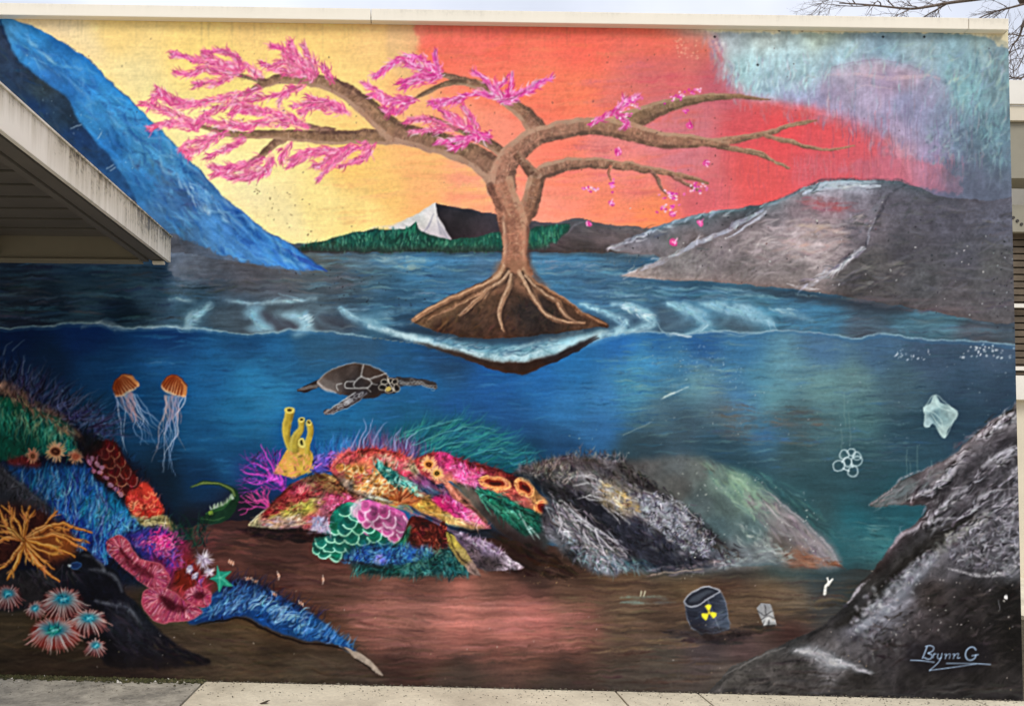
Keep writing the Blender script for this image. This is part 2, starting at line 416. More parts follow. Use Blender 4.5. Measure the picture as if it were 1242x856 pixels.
# turquoise / grey sky on the right
cl = lab('painted_storm_cloud')
fill([(820, 24), (1260, 24), (1260, 330), (1160, 300), (1110, 225), (1085, 185), (1052, 155), (985, 136), (930, 126), (905, 118), (880, 92), (872, 62), (862, 44), (830, 37)], [
    (840, 36, (206, 208, 190)), (880, 50, (176, 188, 194)), (930, 45, (182, 196, 190)), (1000, 45, (180, 194, 172)), (1100, 50, (150, 176, 182)), (1190, 50, (148, 174, 172)),
    (905, 85, (160, 200, 206)), (940, 78, (156, 188, 196)), (970, 90, (148, 184, 192)), (930, 108, (150, 178, 196)), (1010, 66, (138, 170, 186)), (1080, 65, (132, 168, 188)),
    (1170, 70, (124, 160, 174)), (1210, 60, (126, 148, 156)), (1170, 110, (118, 164, 172)), (1205, 110, (112, 142, 152)), (1200, 160, (86, 118, 132)), (1160, 170, (90, 112, 132)),
    (1210, 200, (84, 106, 124)), (960, 118, (150, 148, 184)), (1000, 125, (152, 142, 178)), (1060, 140, (150, 140, 174)), (1100, 150, (160, 140, 166)), (1090, 190, (190, 140, 156)),
    (1130, 150, (124, 132, 164)), (1130, 190, (140, 126, 158)), (1180, 220, (88, 96, 118)), (1220, 260, (92, 102, 124)), (1150, 215, (90, 86, 112)), (1080, 100, (150, 134, 164))],
     1, 9, cl, [('v', .03), ('i', .06), ('l', .03), ('m', .07)], p=3.)
for k in range(260):                     # dry-brushed seam where coral, mauve and grey-blue meet
    t = rng.random(); x, y = CR([(862, 44), (872, 66), (884, 92), (906, 116), (940, 126), (990, 136), (1050, 154), (1086, 186)], 12)[int(t * 84)] + rng.normal(0, 6, 2)
    l = rng.uniform(5, 16); stroke([(x, y), (x + rng.normal(0, 3), y + l)], [1, 3, 1], jc(pick([(176, 120, 140), (160, 150, 176), (200, 100, 110), (170, 180, 190), (150, 110, 140)])), rng.uniform(.2, .5), 3, None, 1.4, .4)
dabs([(975, 90), (1150, 90), (1160, 170), (1100, 180), (1000, 125)], 260, 13, 3, 75, [(176, 150, 176), (140, 140, 176), (196, 160, 176), (124, 130, 164), (160, 170, 196)], .4, 24)
# cloud with a pink crown
fill([(998, 92), (1010, 84), (1035, 76), (1070, 74), (1100, 82), (1120, 90), (1145, 98), (1155, 120), (1165, 140), (1120, 170), (1080, 160), (1040, 140), (1000, 126)],
     [(1020, 84, (184, 158, 178)), (1060, 80, (198, 166, 180)), (1100, 88, (186, 158, 176)), (1010, 100, (152, 138, 164)), (1070, 98, (158, 138, 164)), (1130, 110, (140, 134, 162)), (1050, 120, (162, 148, 172)),
      (1100, 130, (128, 136, 170)), (1150, 140, (120, 134, 158)), (1080, 155, (158, 146, 176))], .62, 5, None, [('v', .04), ('i', .05)])
stroke([(998, 93), (1012, 82), (1040, 75), (1075, 74), (1105, 82), (1122, 90)], 1.4, (140, 112, 140), .35, br=.4)
stroke([(1000, 92), (1040, 90), (1080, 96), (1120, 92), (1140, 96)], [1, 4, 6, 3, 1], (206, 176, 184), .5, br=.7)
stroke([(1030, 112), (1050, 104), (1080, 108)], [1, 3, 1], (190, 168, 184), .6, br=.6)
for k in range(420):                      # vertical dry-brush streaks and drips of the weathered corner
    x = rng.uniform(890, 1222); y = rng.uniform(60, 215)
    if (x < 1080 and y > 120 + (x - 900) * .12) or (y > 190 and x < 1140): continue
    l = rng.uniform(6, 26)
    c = pick([(176, 214, 214), (150, 190, 200), (110, 150, 166), (164, 150, 184), (196, 170, 180)]) if y < 120 or x > 1150 else pick([(176, 160, 190), (140, 132, 168), (200, 160, 170), (126, 140, 172)])
    stroke([(x, y), (x + rng.normal(0, 1), y + l / 2), (x + rng.normal(0, 1.5), y + l)], [.6, 1.8, .5], jc(c), rng.uniform(.15, .5), 3, None, .8, .5)
for x in np.linspace(1010, 1180, 44):
    y = rng.uniform(112, 160); stroke([(x, y), (x + rng.normal(0, .6), y + rng.uniform(20, 60))], .9, jc((112, 96, 128)), rng.uniform(.15, .5), 3)
dabs([(880, 78), (1000, 70), (990, 104), (900, 110)], 260, 13, 2.4, 78, [(196, 226, 228), (160, 200, 208), (140, 176, 190)], .5, 14)
dabs([(1150, 80), (1222, 66), (1222, 200), (1160, 140)], 380, 15, 2.6, 82, [(140, 196, 196), (100, 140, 156), (84, 110, 130), (124, 170, 178)], .45, 18)
dabs([(980, 60), (1210, 55), (1215, 130), (1150, 130), (1100, 75)], 160, 22, 3, 60, [(160, 200, 196), (140, 170, 200), (176, 196, 186), (130, 180, 190)], .4, 30)
dabs([(1130, 150), (1222, 150), (1222, 215), (1140, 215)], 300, 10, 3, 70, [(84, 106, 122), (112, 140, 150), (150, 176, 182), (72, 88, 108)], .45, 40)
# lower right: pink veil falling over the red, slate blue in the corner
fill([(1085, 190), (1150, 205), (1170, 235), (1120, 228), (1050, 214), (1010, 206)], (190, 104, 124), .55, 6, None, [('v', .05)], rough=.5)
for k in range(200):
    x = rng.uniform(960, 1170); y = rng.uniform(186, 214); stroke([(x, y), (x + rng.normal(0, 1), y + rng.uniform(6, 18))], 1.2, jc((206, 122, 136)), rng.uniform(.1, .35), 2)
fill([(1138, 208), (1160, 198), (1200, 205), (1240, 215), (1240, 275), (1180, 258), (1150, 236)], (88, 96, 116), .6, 7, None, [('i', .06)])
# the red field with vertical scratches
for k in range(260):
    x = rng.uniform(820, 1080); y = rng.uniform(120, 235); stroke([(x, y), (x + rng.normal(0, .8), y + rng.uniform(6, 30))], 1, jc(pick([(240, 96, 96), (196, 70, 84), (232, 110, 110), (176, 84, 100)])), rng.uniform(.08, .35), 2)
fill([(905, 121), (985, 131), (1000, 138), (960, 142), (908, 134)], (232, 78, 76), .5, 3)
# unpainted cream strip left below the coping
fill([(790, -5), (1260, -5), (1260, 60), (1230, 60), (1215, 48), (1190, 42), (1100, 39), (1000, 41), (940, 40), (860, 37)], (226, 216, 184), .8, 3, None, [('i', .03)], rough=.9)
fill([(1196, 40), (1228, 40), (1228, 66), (1214, 56)], (214, 200, 158), .6, 4, rough=.8)
specks([(818, 48), (846, 44), (846, 72), (822, 72)], 40, (.8, 1.6), [(252, 196, 160)], .6)

# ---- river surface, down to the cut water line
wl = [(-20, 398), (40, 397), (80, 393), (120, 392), (150, 398), (200, 397), (250, 400), (300, 406), (360, 400), (420, 404), (450, 410), (500, 416), (560, 428), (630, 438), (700, 420), (760, 402), (800, 403), (830, 405), (880, 402), (920, 404), (945, 400), (1000, 405), (1040, 410), (1072, 404), (1120, 412), (1180, 414), (1250, 420)]
ws = lab('painted_river_surface')
fill([(-20, 296), (1260, 296)] + wl[::-1], [
    (20, 330, (18, 24, 34)), (100, 330, (20, 32, 46)), (200, 325, (30, 48, 66)), (30, 350, (26, 30, 36)), (100, 352, (30, 44, 52)), (180, 352, (40, 58, 70)), (60, 372, (12, 20, 28)), (150, 380, (12, 20, 28)), (40, 392, (16, 18, 26)),
    (230, 335, (74, 84, 94)), (300, 335, (98, 88, 90)), (340, 345, (92, 92, 100)), (270, 325, (62, 74, 88)), (240, 370, (40, 70, 90)), (260, 385, (60, 82, 98)), (300, 370, (60, 76, 90)), (330, 380, (78, 88, 96)), (380, 370, (84, 98, 108)),
    (400, 310, (84, 86, 84)), (440, 330, (74, 88, 98)), (410, 345, (82, 84, 92)), (430, 370, (52, 66, 80)), (470, 310, (80, 108, 124)), (510, 312, (62, 112, 146)), (560, 315, (60, 100, 128)), (500, 335, (64, 110, 142)), (580, 325, (74, 98, 122)), (540, 350, (56, 92, 122)), (480, 360, (46, 76, 100)),
    (450, 385, (60, 100, 126)), (500, 395, (40, 62, 84)), (660, 312, (70, 112, 140)), (700, 312, (66, 108, 138)), (750, 315, (70, 90, 106)), (680, 330, (66, 106, 138)), (740, 335, (62, 92, 118)), (720, 350, (62, 96, 126)), (780, 350, (58, 88, 112)), (760, 375, (60, 92, 120)), (820, 360, (54, 88, 114)),
    (800, 390, (62, 86, 108)), (850, 355, (50, 78, 98)), (860, 378, (70, 124, 152)), (920, 360, (60, 84, 100)), (920, 378, (70, 128, 154)), (960, 370, (56, 92, 118)), (900, 395, (70, 86, 96)), (1000, 385, (62, 108, 136)), (1060, 390, (70, 88, 102)), (1100, 385, (74, 112, 128)), (1150, 385, (76, 112, 124)), (1180, 400, (82, 82, 90)), (1220, 390, (72, 80, 88)), (1050, 405, (70, 74, 84))],
     1, 0, ws, [('h', .1), ('hf', .07)], False, p=3.4)
dabs([(380, 305), (800, 306), (840, 345), (760, 400), (620, 330), (500, 395), (400, 390), (380, 330)], 520, 34, 2.6, 1, [(96, 146, 172), (50, 84, 112), (110, 140, 152), (40, 66, 92), (132, 150, 156), (70, 116, 146)], .5, 5)
dabs([(470, 310), (520, 316), (500, 328), (470, 322)], 26, 26, 3, -4, [(150, 166, 164), (170, 172, 160)], .5, 5)
dabs([(650, 316), (720, 322), (700, 330), (650, 326)], 16, 30, 2, 0, [(158, 136, 146), (140, 140, 158)], .5, 4)
dabs([(-10, 320), (220, 330), (230, 395), (-10, 395)], 260, 50, 3, 1, [(34, 54, 66), (10, 14, 20), (44, 64, 74), (22, 36, 50), (50, 46, 46)], .5, 4)
dabs([(210, 322), (400, 318), (420, 350), (220, 350)], 170, 34, 3, 2, [(110, 98, 98), (70, 74, 84), (92, 94, 102), (60, 60, 66), (116, 112, 112)], .45, 6)
dabs([(840, 350), (1230, 382), (1230, 412), (850, 398)], 260, 40, 3, 1, [(84, 136, 158), (60, 76, 90), (90, 92, 96), (100, 140, 152), (50, 62, 78)], .4, 5)

# ---- distant hills
hl = lab('painted_dark_hill')
fill([(366, 300), (420, 286), (500, 274), (540, 268), (600, 262), (660, 270), (690, 266), (705, 265), (740, 272), (790, 278), (800, 300), (790, 308), (700, 306), (380, 306)],
     [(400, 300, (60, 62, 60)), (640, 280, (80, 70, 72)), (700, 272, (92, 82, 84)), (730, 285, (104, 84, 82)), (770, 284, (112, 92, 88)), (700, 300, (78, 66, 62)), (770, 302, (92, 76, 70))], 1, 0, hl, [('i', .06), ('hf', .05)])
fill([(528, 246), (560, 252), (612, 263), (612, 296), (520, 296)], [(540, 252, (56, 46, 50)), (600, 270, (66, 54, 60)), (550, 285, (42, 36, 40))], 1, 0, hl, [('i', .07)], False)
dabs([(650, 275), (780, 280), (780, 300), (660, 302)], 90, 26, 2.4, -12, [(120, 104, 104), (80, 70, 72), (136, 116, 112), (64, 58, 60)], .45, 8)
stroke([(686, 284), (700, 272), (720, 266)], [1, 3, 1], (130, 128, 136), .5, br=.5)
pk = lab('painted_snow_peak')
fill([(528, 245), (530, 262), (540, 278), (548, 291), (520, 292), (492, 284), (470, 276), (505, 260)], [(524, 256, (226, 220, 216)), (505, 268, (206, 206, 200)), (525, 285, (200, 196, 200)), (540, 288, (176, 172, 180))], 1, .6, pk, [('dd', .06)], curve=False)
stroke([(527, 247), (500, 264), (470, 274), (440, 280)], [1, 3, 3, .6], (214, 208, 190), .8, br=.5, lb=pk)
for a in ((526, 258, 518, 276), (529, 262, 534, 282), (522, 268, 514, 284), (531, 270, 542, 288)):
    stroke([a[:2], a[2:]], [1, 2.4], (150, 150, 166), .6)
fs = lab('painted_pine_forest')
fill([(366, 300), (400, 290), (440, 280), (490, 277), (505, 270), (512, 280), (550, 290), (612, 282), (612, 304), (380, 304)], [(380, 300, (52, 84, 64)), (450, 290, (24, 84, 70)), (580, 293, (24, 86, 70)), (500, 290, (22, 74, 64))], 1, 0, fs, [('f', .12)])
fill([(640, 282), (660, 274), (690, 272), (684, 284), (660, 300), (640, 302)], (30, 84, 68), 1, 1, fs, [('f', .12)])
for (x, y) in inside([(374, 302), (404, 290), (444, 280), (500, 276), (508, 282), (550, 292), (612, 284), (612, 304)], 620):
    hair(x, y + 2, 90 + rng.normal(0, 9), rng.uniform(3, 6), 1.7, jc(pick([(60, 146, 114), (30, 104, 86), (96, 172, 140), (16, 64, 58), (40, 120, 98)])), .7)
for (x, y) in inside([(642, 286), (664, 276), (684, 275), (676, 290), (660, 302), (642, 302)], 150):
    hair(x, y + 2, 90 + rng.normal(0, 9), rng.uniform(4, 8), 1.8, jc(pick([(40, 128, 98), (20, 90, 76), (70, 150, 118)])), .8)
for (x, y) in inside([(508, 270), (498, 282), (480, 284), (500, 274)], 30): hair(x, y + 2, 70, 6, 1.6, (44, 140, 106), .7)
fill([(372, 299), (500, 300), (612, 298), (612, 308), (380, 306)], (44, 50, 50), .6, 2, None, [('hf', .1)])
fill([(640, 298), (800, 300), (840, 308), (640, 308)], (54, 50, 52), .6, 2, None, [('hf', .1)])
for k in range(70):
    x = rng.uniform(680, 790); hair(x, 305, 90, rng.uniform(3, 7), 1.2, jc((70, 62, 54)), .6)

# ---- grey mountain on the right
gm = lab('painted_grey_mountain')
fill([(738, 300), (760, 290), (800, 274), (840, 262), (900, 252), (930, 246), (960, 236), (985, 224), (1010, 219), (1050, 218), (1085, 219), (1110, 226), (1150, 240), (1200, 244), (1250, 250), (1250, 385), (1100, 372), (1000, 356), (900, 345), (770, 337), (758, 334), (800, 312), (740, 304)],
     [(780, 286, (120, 118, 130)), (830, 270, (130, 128, 138)), (800, 300, (110, 100, 96)), (850, 285, (112, 98, 98)), (900, 262, (104, 90, 92)), (780, 331, (150, 140, 130)), (830, 320, (132, 124, 116)), (880, 300, (138, 120, 118)), (900, 325, (118, 106, 100)),
      (940, 260, (124, 112, 116)), (970, 250, (138, 108, 112)), (1000, 232, (164, 160, 172)), (1040, 226, (150, 150, 164)), (1000, 250, (160, 104, 110)), (1040, 250, (124, 112, 124)), (960, 290, (180, 156, 148)), (990, 300, (184, 160, 150)), (920, 295, (158, 136, 130)), (1000, 275, (152, 126, 122)),
      (1050, 280, (116, 104, 112)), (960, 330, (126, 112, 104)), (1080, 240, (92, 88, 102)), (1110, 250, (86, 84, 98)), (1150, 260, (82, 82, 98)), (1210, 270, (88, 92, 112)), (1100, 300, (78, 76, 84)), (1180, 310, (78, 80, 92)), (1060, 320, (88, 84, 80)), (1050, 345, (70, 68, 66)),
      (1120, 340, (78, 80, 82)), (1200, 320, (84, 86, 82)), (1210, 350, (86, 84, 86)), (1160, 365, (90, 84, 86)), (1060, 365, (84, 78, 78))], 1, 0, gm, [('i', .05), ('h', .05), ('f', .03)], p=3.6)
fill([(744, 302), (790, 282), (850, 262), (905, 253), (935, 249), (900, 268), (880, 280), (830, 300), (795, 312)], [(780, 290, (118, 112, 118)), (850, 268, (108, 104, 114)), (840, 290, (120, 100, 98)), (900, 262, (92, 84, 90))], .7, 1, None, [('i', .08)])
for a, b, w, c in (([(740, 302), (790, 280), (850, 262), (905, 253)], 0, [1, 4, 3, 1], (138, 144, 160)), ([(756, 334), (800, 318), (840, 298), (880, 280), (920, 258), (928, 252)], 0, [2, 5, 6, 5, 4, 2], (170, 176, 192)),
                   ([(880, 290), (915, 268), (930, 256)], 0, [1, 4, 2], (196, 200, 212)), ([(925, 252), (950, 242), (975, 228)], 0, [2, 5, 2], (150, 150, 164)), ([(975, 236), (995, 226), (1030, 224), (1068, 226)], 0, [2, 9, 9, 3], (190, 196, 206)),
                   ([(905, 253), (950, 240), (985, 223), (1010, 218), (1085, 218), (1112, 227)], 0, [2, 3, 3, 3, 3, 2], (84, 78, 90)), ([(1100, 222), (1080, 236), (1065, 262), (1052, 290), (1050, 300)], 0, [2, 3, 4, 3, 1], (70, 68, 80)),
                   ([(1062, 264), (1054, 285), (1052, 296)], 0, [1, 3.4, 1], (172, 172, 182)), ([(1050, 302), (1030, 315), (1005, 330), (985, 345), (965, 350)], 0, [2, 4, 3, 5, 3], (160, 160, 166)),
                   ([(955, 344), (975, 350), (995, 351)], 0, [1, 3, 1], (214, 212, 208)), ([(1076, 232), (1060, 256), (1044, 282)], 0, [2, 7, 3], (118, 118, 132))):
    stroke(a, w, c, .75, br=.55)
dabs([(915, 268), (1050, 262), (1040, 300), (980, 330), (900, 325)], 220, 22, 3, 8, [(196, 172, 162), (150, 126, 120), (212, 190, 180), (130, 108, 106), (172, 140, 136)], .45, 14)
dabs([(975, 240), (1040, 244), (1030, 262), (985, 258)], 40, 24, 4, 3, [(170, 96, 102), (150, 96, 108)], .5, 8)
dabs([(780, 330), (880, 290), (930, 300), (940, 335)], 160, 16, 2.4, 30, [(150, 140, 126), (112, 100, 96), (134, 122, 120), (164, 146, 136)], .45, 30)
dabs([(1060, 240), (1230, 262), (1235, 370), (1020, 352)], 360, 30, 3, 6, [(96, 94, 106), (70, 70, 78), (104, 102, 110), (84, 82, 82), (92, 92, 84), (62, 62, 70)], .45, 16)
dabs([(1010, 330), (1090, 315), (1110, 340), (1020, 350)], 60, 22, 3, 10, [(126, 120, 108), (70, 66, 62)], .5, 16)
fur([(740, 305), (900, 290), (940, 330), (780, 336)], 160, 90, 6, 1, [(100, 84, 80), (146, 128, 122)], .4, 15)
fill([(755, 338), (860, 345), (960, 352), (1040, 362), (1110, 374), (1070, 380), (900, 352)], (46, 48, 56), .7, 3)
dabs([(1040, 362), (1235, 366), (1235, 378), (1100, 376)], 60, 44, 3, 1, [(104, 92, 96), (84, 80, 86)], .5, 3)

# ---- blue hillside of ice on the left
bm = lab('painted_blue_mountain')
fill([(0, 20), (12, 22), (30, 28), (50, 36), (72, 50), (100, 66), (130, 96), (165, 128), (205, 168), (240, 205), (272, 240), (320, 278), (360, 302), (395, 328), (340, 327), (290, 318), (230, 308), (120, 300), (-20, 300), (-20, 60)], [
    (14, 28, (70, 140, 190)), (40, 44, (44, 128, 190)), (70, 70, (40, 118, 186)), (40, 70, (46, 124, 188)), (60, 90, (40, 104, 172)), (100, 90, (44, 128, 196)), (130, 120, (52, 142, 206)), (90, 110, (34, 106, 178)), (110, 140, (48, 134, 200)), (150, 150, (62, 152, 210)), (180, 165, (60, 140, 198)),
    (140, 170, (30, 104, 176)), (180, 190, (72, 150, 200)), (220, 205, (70, 148, 204)), (170, 220, (38, 112, 178)), (210, 230, (60, 110, 162)), (230, 240, (52, 92, 150)), (250, 235, (96, 150, 196)), (280, 260, (54, 104, 178)), (260, 270, (70, 142, 208)), (240, 290, (60, 110, 160)), (300, 285, (56, 124, 196)),
    (330, 300, (60, 140, 220)), (360, 312, (70, 150, 228)), (380, 324, (40, 96, 180)), (300, 310, (70, 134, 200)), (200, 270, (60, 116, 170)), (215, 300, (60, 82, 104))], 1, 0, bm, [('dd', .09), ('i', .05)], curve=False, p=3.4)
fill([(0, 30), (5, 36), (14, 58), (26, 76), (46, 94), (66, 108), (82, 120), (92, 140), (104, 158), (122, 178), (140, 200), (165, 250), (90, 250), (-30, 160), (-30, 30)],
     [(5, 60, (40, 58, 84)), (20, 90, (36, 56, 82)), (50, 110, (44, 62, 76)), (40, 130, (24, 54, 96)), (80, 140, (34, 58, 82)), (90, 170, (24, 56, 100)), (120, 200, (28, 66, 112)), (130, 220, (30, 78, 130))], 1, 1, bm, [('i', .09), ('dd', .07)])
stroke([(0, 24), (4, 40), (14, 60)], [2, 2, 1], (20, 50, 90), .7)
dabs([(20, 30), (100, 75), (200, 175), (300, 275), (370, 318), (240, 300), (150, 210), (90, 110), (30, 70)], 420, 24, 4, -42, [(86, 160, 214), (36, 100, 174), (60, 140, 206), (110, 176, 218), (26, 84, 156), (52, 122, 190)], .5, 20)
dabs([(160, 195), (230, 205), (270, 250), (230, 260), (190, 230)], 60, 16, 4, -40, [(54, 84, 128), (46, 76, 126), (70, 110, 160)], .55, 20)
dabs([(215, 215), (260, 240), (280, 270), (240, 250)], 50, 16, 2.4, -55, [(150, 196, 224), (120, 180, 220), (176, 210, 230)], .6, 15)
dabs([(290, 275), (380, 322), (320, 318)], 90, 26, 4, -34, [(70, 150, 230), (100, 176, 240), (50, 116, 210)], .5, 8)
dabs([(0, 60), (50, 100), (130, 200), (100, 220), (0, 120)], 120, 20, 3, -40, [(30, 50, 80), (50, 74, 92), (20, 60, 110), (60, 84, 100)], .45, 24)
stroke([(72, 50), (100, 66), (130, 96), (165, 128), (205, 168), (240, 205), (272, 240), (320, 278), (360, 302), (395, 328)], [1.5, 2, 2, 2, 2, 2, 2.5, 2.5, 3, 2], (28, 76, 140), .55, br=.5)
stroke([(340, 300), (370, 316), (396, 329)], [2, 5, 2], (36, 70, 160), .7, br=.3)
fill([(206, 285), (230, 292), (270, 308), (320, 322), (390, 330), (330, 338), (240, 336), (206, 330)], (82, 82, 90), .7, 5, None, [('i', .1), ('hf', .08)], rough=.6)
specks([(10, 60), (30, 60), (200, 230), (60, 150)], 26, (.6, 1.4), [(150, 180, 200)], .6)
for a in ((86, 156, 98, 151), (118, 168, 123, 160), (130, 205, 137, 199), (134, 207, 139, 202)): stroke([a[:2], a[2:]], 1, (170, 196, 216), .7)

_c0, _keep = CAN.copy(), (LAB == bm)
for k in range(150):                      # flowing strokes down the icy slope
    t = rng.random(); x = 20 + 330 * t; y = 34 + 280 * t + rng.normal(0, 12) - 10; l = rng.uniform(18, 60); b_ = rng.normal(0, 5)
    if y < 22 + x * .78 or y > 60 + x * .86: continue
    stroke([(x, y), (x + l * .4 + b_, y + l * .36 - b_), (x + l * .74, y + l * .66)], [1, 4.5, 1], jc(pick([(110, 180, 222), (24, 70, 140), (70, 150, 212), (30, 96, 170), (150, 200, 226), (20, 60, 120)])), rng.uniform(.25, .55), 4, None, 1.8, .45)
CAN[~_keep] = _c0[~_keep]
# ---- water below the line
dw = lab('painted_deep_water')
fill(wl + [(1260, 700), (-20, 700)], [
    (20, 410, (10, 26, 62)), (100, 408, (12, 36, 84)), (200, 408, (14, 50, 104)), (300, 415, (24, 70, 116)), (60, 440, (12, 30, 58)), (120, 450, (16, 54, 98)), (200, 440, (22, 76, 130)), (120, 500, (12, 42, 72)), (170, 480, (16, 62, 108)), (250, 460, (24, 90, 148)), (310, 465, (36, 120, 176)), (330, 480, (38, 116, 168)),
    (290, 500, (26, 100, 152)), (250, 530, (18, 76, 126)), (240, 580, (12, 44, 80)), (290, 560, (18, 70, 118)), (200, 590, (10, 26, 44)), (240, 640, (20, 22, 34)), (290, 620, (26, 22, 34)), (340, 440, (30, 88, 138)), (380, 420, (42, 84, 120)), (440, 425, (44, 76, 108)), (380, 490, (28, 92, 146)), (360, 530, (22, 82, 132)), (420, 510, (26, 92, 142)),
    (480, 440, (32, 78, 124)), (520, 470, (28, 88, 150)), (540, 440, (30, 62, 104)), (500, 505, (24, 84, 130)), (560, 500, (26, 78, 146)), (600, 470, (26, 82, 160)), (620, 520, (26, 74, 140)), (640, 550, (20, 56, 100)), (660, 470, (30, 96, 180)), (700, 450, (34, 108, 190)), (690, 490, (44, 112, 190)), (730, 480, (54, 120, 192)), (720, 520, (44, 98, 166)), (690, 545, (28, 66, 118)),
    (750, 420, (36, 100, 180)), (780, 440, (60, 136, 192)), (800, 415, (34, 96, 164)), (770, 470, (70, 138, 178)), (820, 440, (56, 120, 166)), (850, 420, (34, 92, 156)), (800, 500, (68, 100, 122)), (850, 465, (96, 148, 164)), (830, 520, (56, 80, 98)), (780, 540, (46, 68, 86)), (880, 500, (80, 104, 116)), (870, 540, (40, 74, 92)), (900, 430, (48, 116, 168)), (920, 460, (66, 140, 172)),
    (900, 480, (60, 122, 172)), (950, 450, (84, 146, 166)), (940, 480, (84, 148, 158)), (1000, 470, (92, 146, 148)), (1040, 460, (86, 132, 134)), (1000, 425, (62, 112, 156)), (1060, 430, (56, 98, 138)), (960, 510, (64, 90, 98)), (930, 530, (48, 106, 146)), (1000, 515, (60, 102, 112)), (1040, 510, (60, 110, 116)), (960, 550, (46, 80, 88)), (900, 570, (34, 66, 80)), (980, 590, (34, 74, 84)),
    (1040, 560, (40, 80, 92)), (1090, 470, (56, 90, 106)), (1130, 430, (54, 82, 112)), (1200, 425, (62, 88, 118)), (1180, 460, (46, 76, 104)), (1220, 480, (40, 66, 92)), (1100, 530, (34, 72, 92)), (1180, 510, (36, 68, 92)), (1060, 600, (30, 74, 86)), (1040, 640, (18, 98, 114)), (1080, 620, (22, 84, 98)), (1030, 680, (24, 90, 100)), (1060, 665, (44, 116, 122)), (980, 630, (40, 60, 64)), (760, 580, (30, 44, 54))],
     1, 0, dw, [('h', .04), ('hf', .035), ('l', .03)], False, p=3.6)
dabs([(130, 410), (380, 410), (420, 520), (300, 590), (150, 520)], 420, 34, 2.4, 1, [(36, 100, 156), (20, 66, 114), (50, 124, 176), (14, 52, 96)], .32, 4)
dabs([(440, 430), (760, 440), (760, 530), (440, 500)], 420, 34, 2.4, 1, [(40, 108, 180), (24, 70, 130), (60, 130, 200), (30, 90, 166)], .32, 4)
dabs([(760, 420), (1080, 420), (1100, 560), (800, 550)], 520, 34, 2.4, 2, [(90, 150, 166), (50, 92, 116), (110, 156, 158), (48, 110, 166), (66, 92, 100), (120, 160, 150)], .32, 4)
dabs([(880, 490), (990, 500), (980, 540), (880, 530)], 80, 40, 3, -2, [(96, 88, 84), (70, 72, 78), (110, 104, 92)], .4, 5)
dabs([(915, 520), (958, 522), (955, 536), (918, 534)], 26, 26, 3, -2, [(52, 110, 162)], .5, 5)
dabs([(1060, 420), (1230, 425), (1230, 500), (1090, 560), (1040, 620)], 420, 26, 2, 2, [(48, 86, 110), (34, 62, 86), (60, 96, 120), (30, 70, 90)], .35, 5)
dabs([(1010, 640), (1110, 630), (1080, 690), (1010, 690)], 110, 22, 3, 0, [(60, 140, 146), (20, 80, 92), (96, 150, 150), (16, 66, 78)], .45, 4)
dabs([(740, 430), (850, 430), (900, 470), (760, 480)], 140, 26, 2.4, 2, [(120, 176, 180), (70, 150, 206), (150, 176, 160), (50, 120, 196)], .32, 6)
dabs([(290, 440), (350, 440), (350, 510), (300, 510)], 80, 26, 3, 2, [(52, 140, 190), (40, 124, 176)], .3, 5)
stroke([(175, 440), (195, 438), (212, 442)], [1, 3, 1], (70, 120, 170), .5, br=.6)
for (x, y) in ((1024, 475), (1030, 500), (1020, 520), (1100, 545), (1112, 540), (1105, 560), (1130, 560)):      # runs of thin paint
    stroke([(x, y), (x + 1, y + 40)], 1.4, (120, 160, 150), .25)
specks([(790, 420), (900, 418), (900, 470), (790, 455)], 150, (.5, 1.2), [(190, 212, 226), (30, 60, 100), (160, 190, 210)], .55)
specks([(700, 500), (960, 470), (960, 640), (760, 640), (680, 560)], 90, (.6, 1.3), [(206, 214, 210), (170, 184, 186)], .6, stretch=.9)
specks([(940, 420), (1230, 420), (1230, 520), (1000, 560)], 90, (.5, 1.2), [(190, 206, 212), (160, 180, 190)], .55, stretch=.9)
specks([(1080, 422), (1130, 425), (1130, 438), (1085, 436)], 24, (.8, 2), [(210, 224, 236)], .8, stretch=1.2)
specks([(1165, 415), (1230, 420), (1230, 436), (1165, 434)], 36, (.8, 2.2), [(226, 236, 240)], .8, stretch=1.2)
stroke([(801, 485), (815, 477), (835, 470)], [1.6, 2.4, 1], (196, 220, 226), .8, br=.5)
stroke([(756, 528), (775, 518), (790, 512)], [1, 1.4, 1], (150, 170, 176), .5, br=.5)

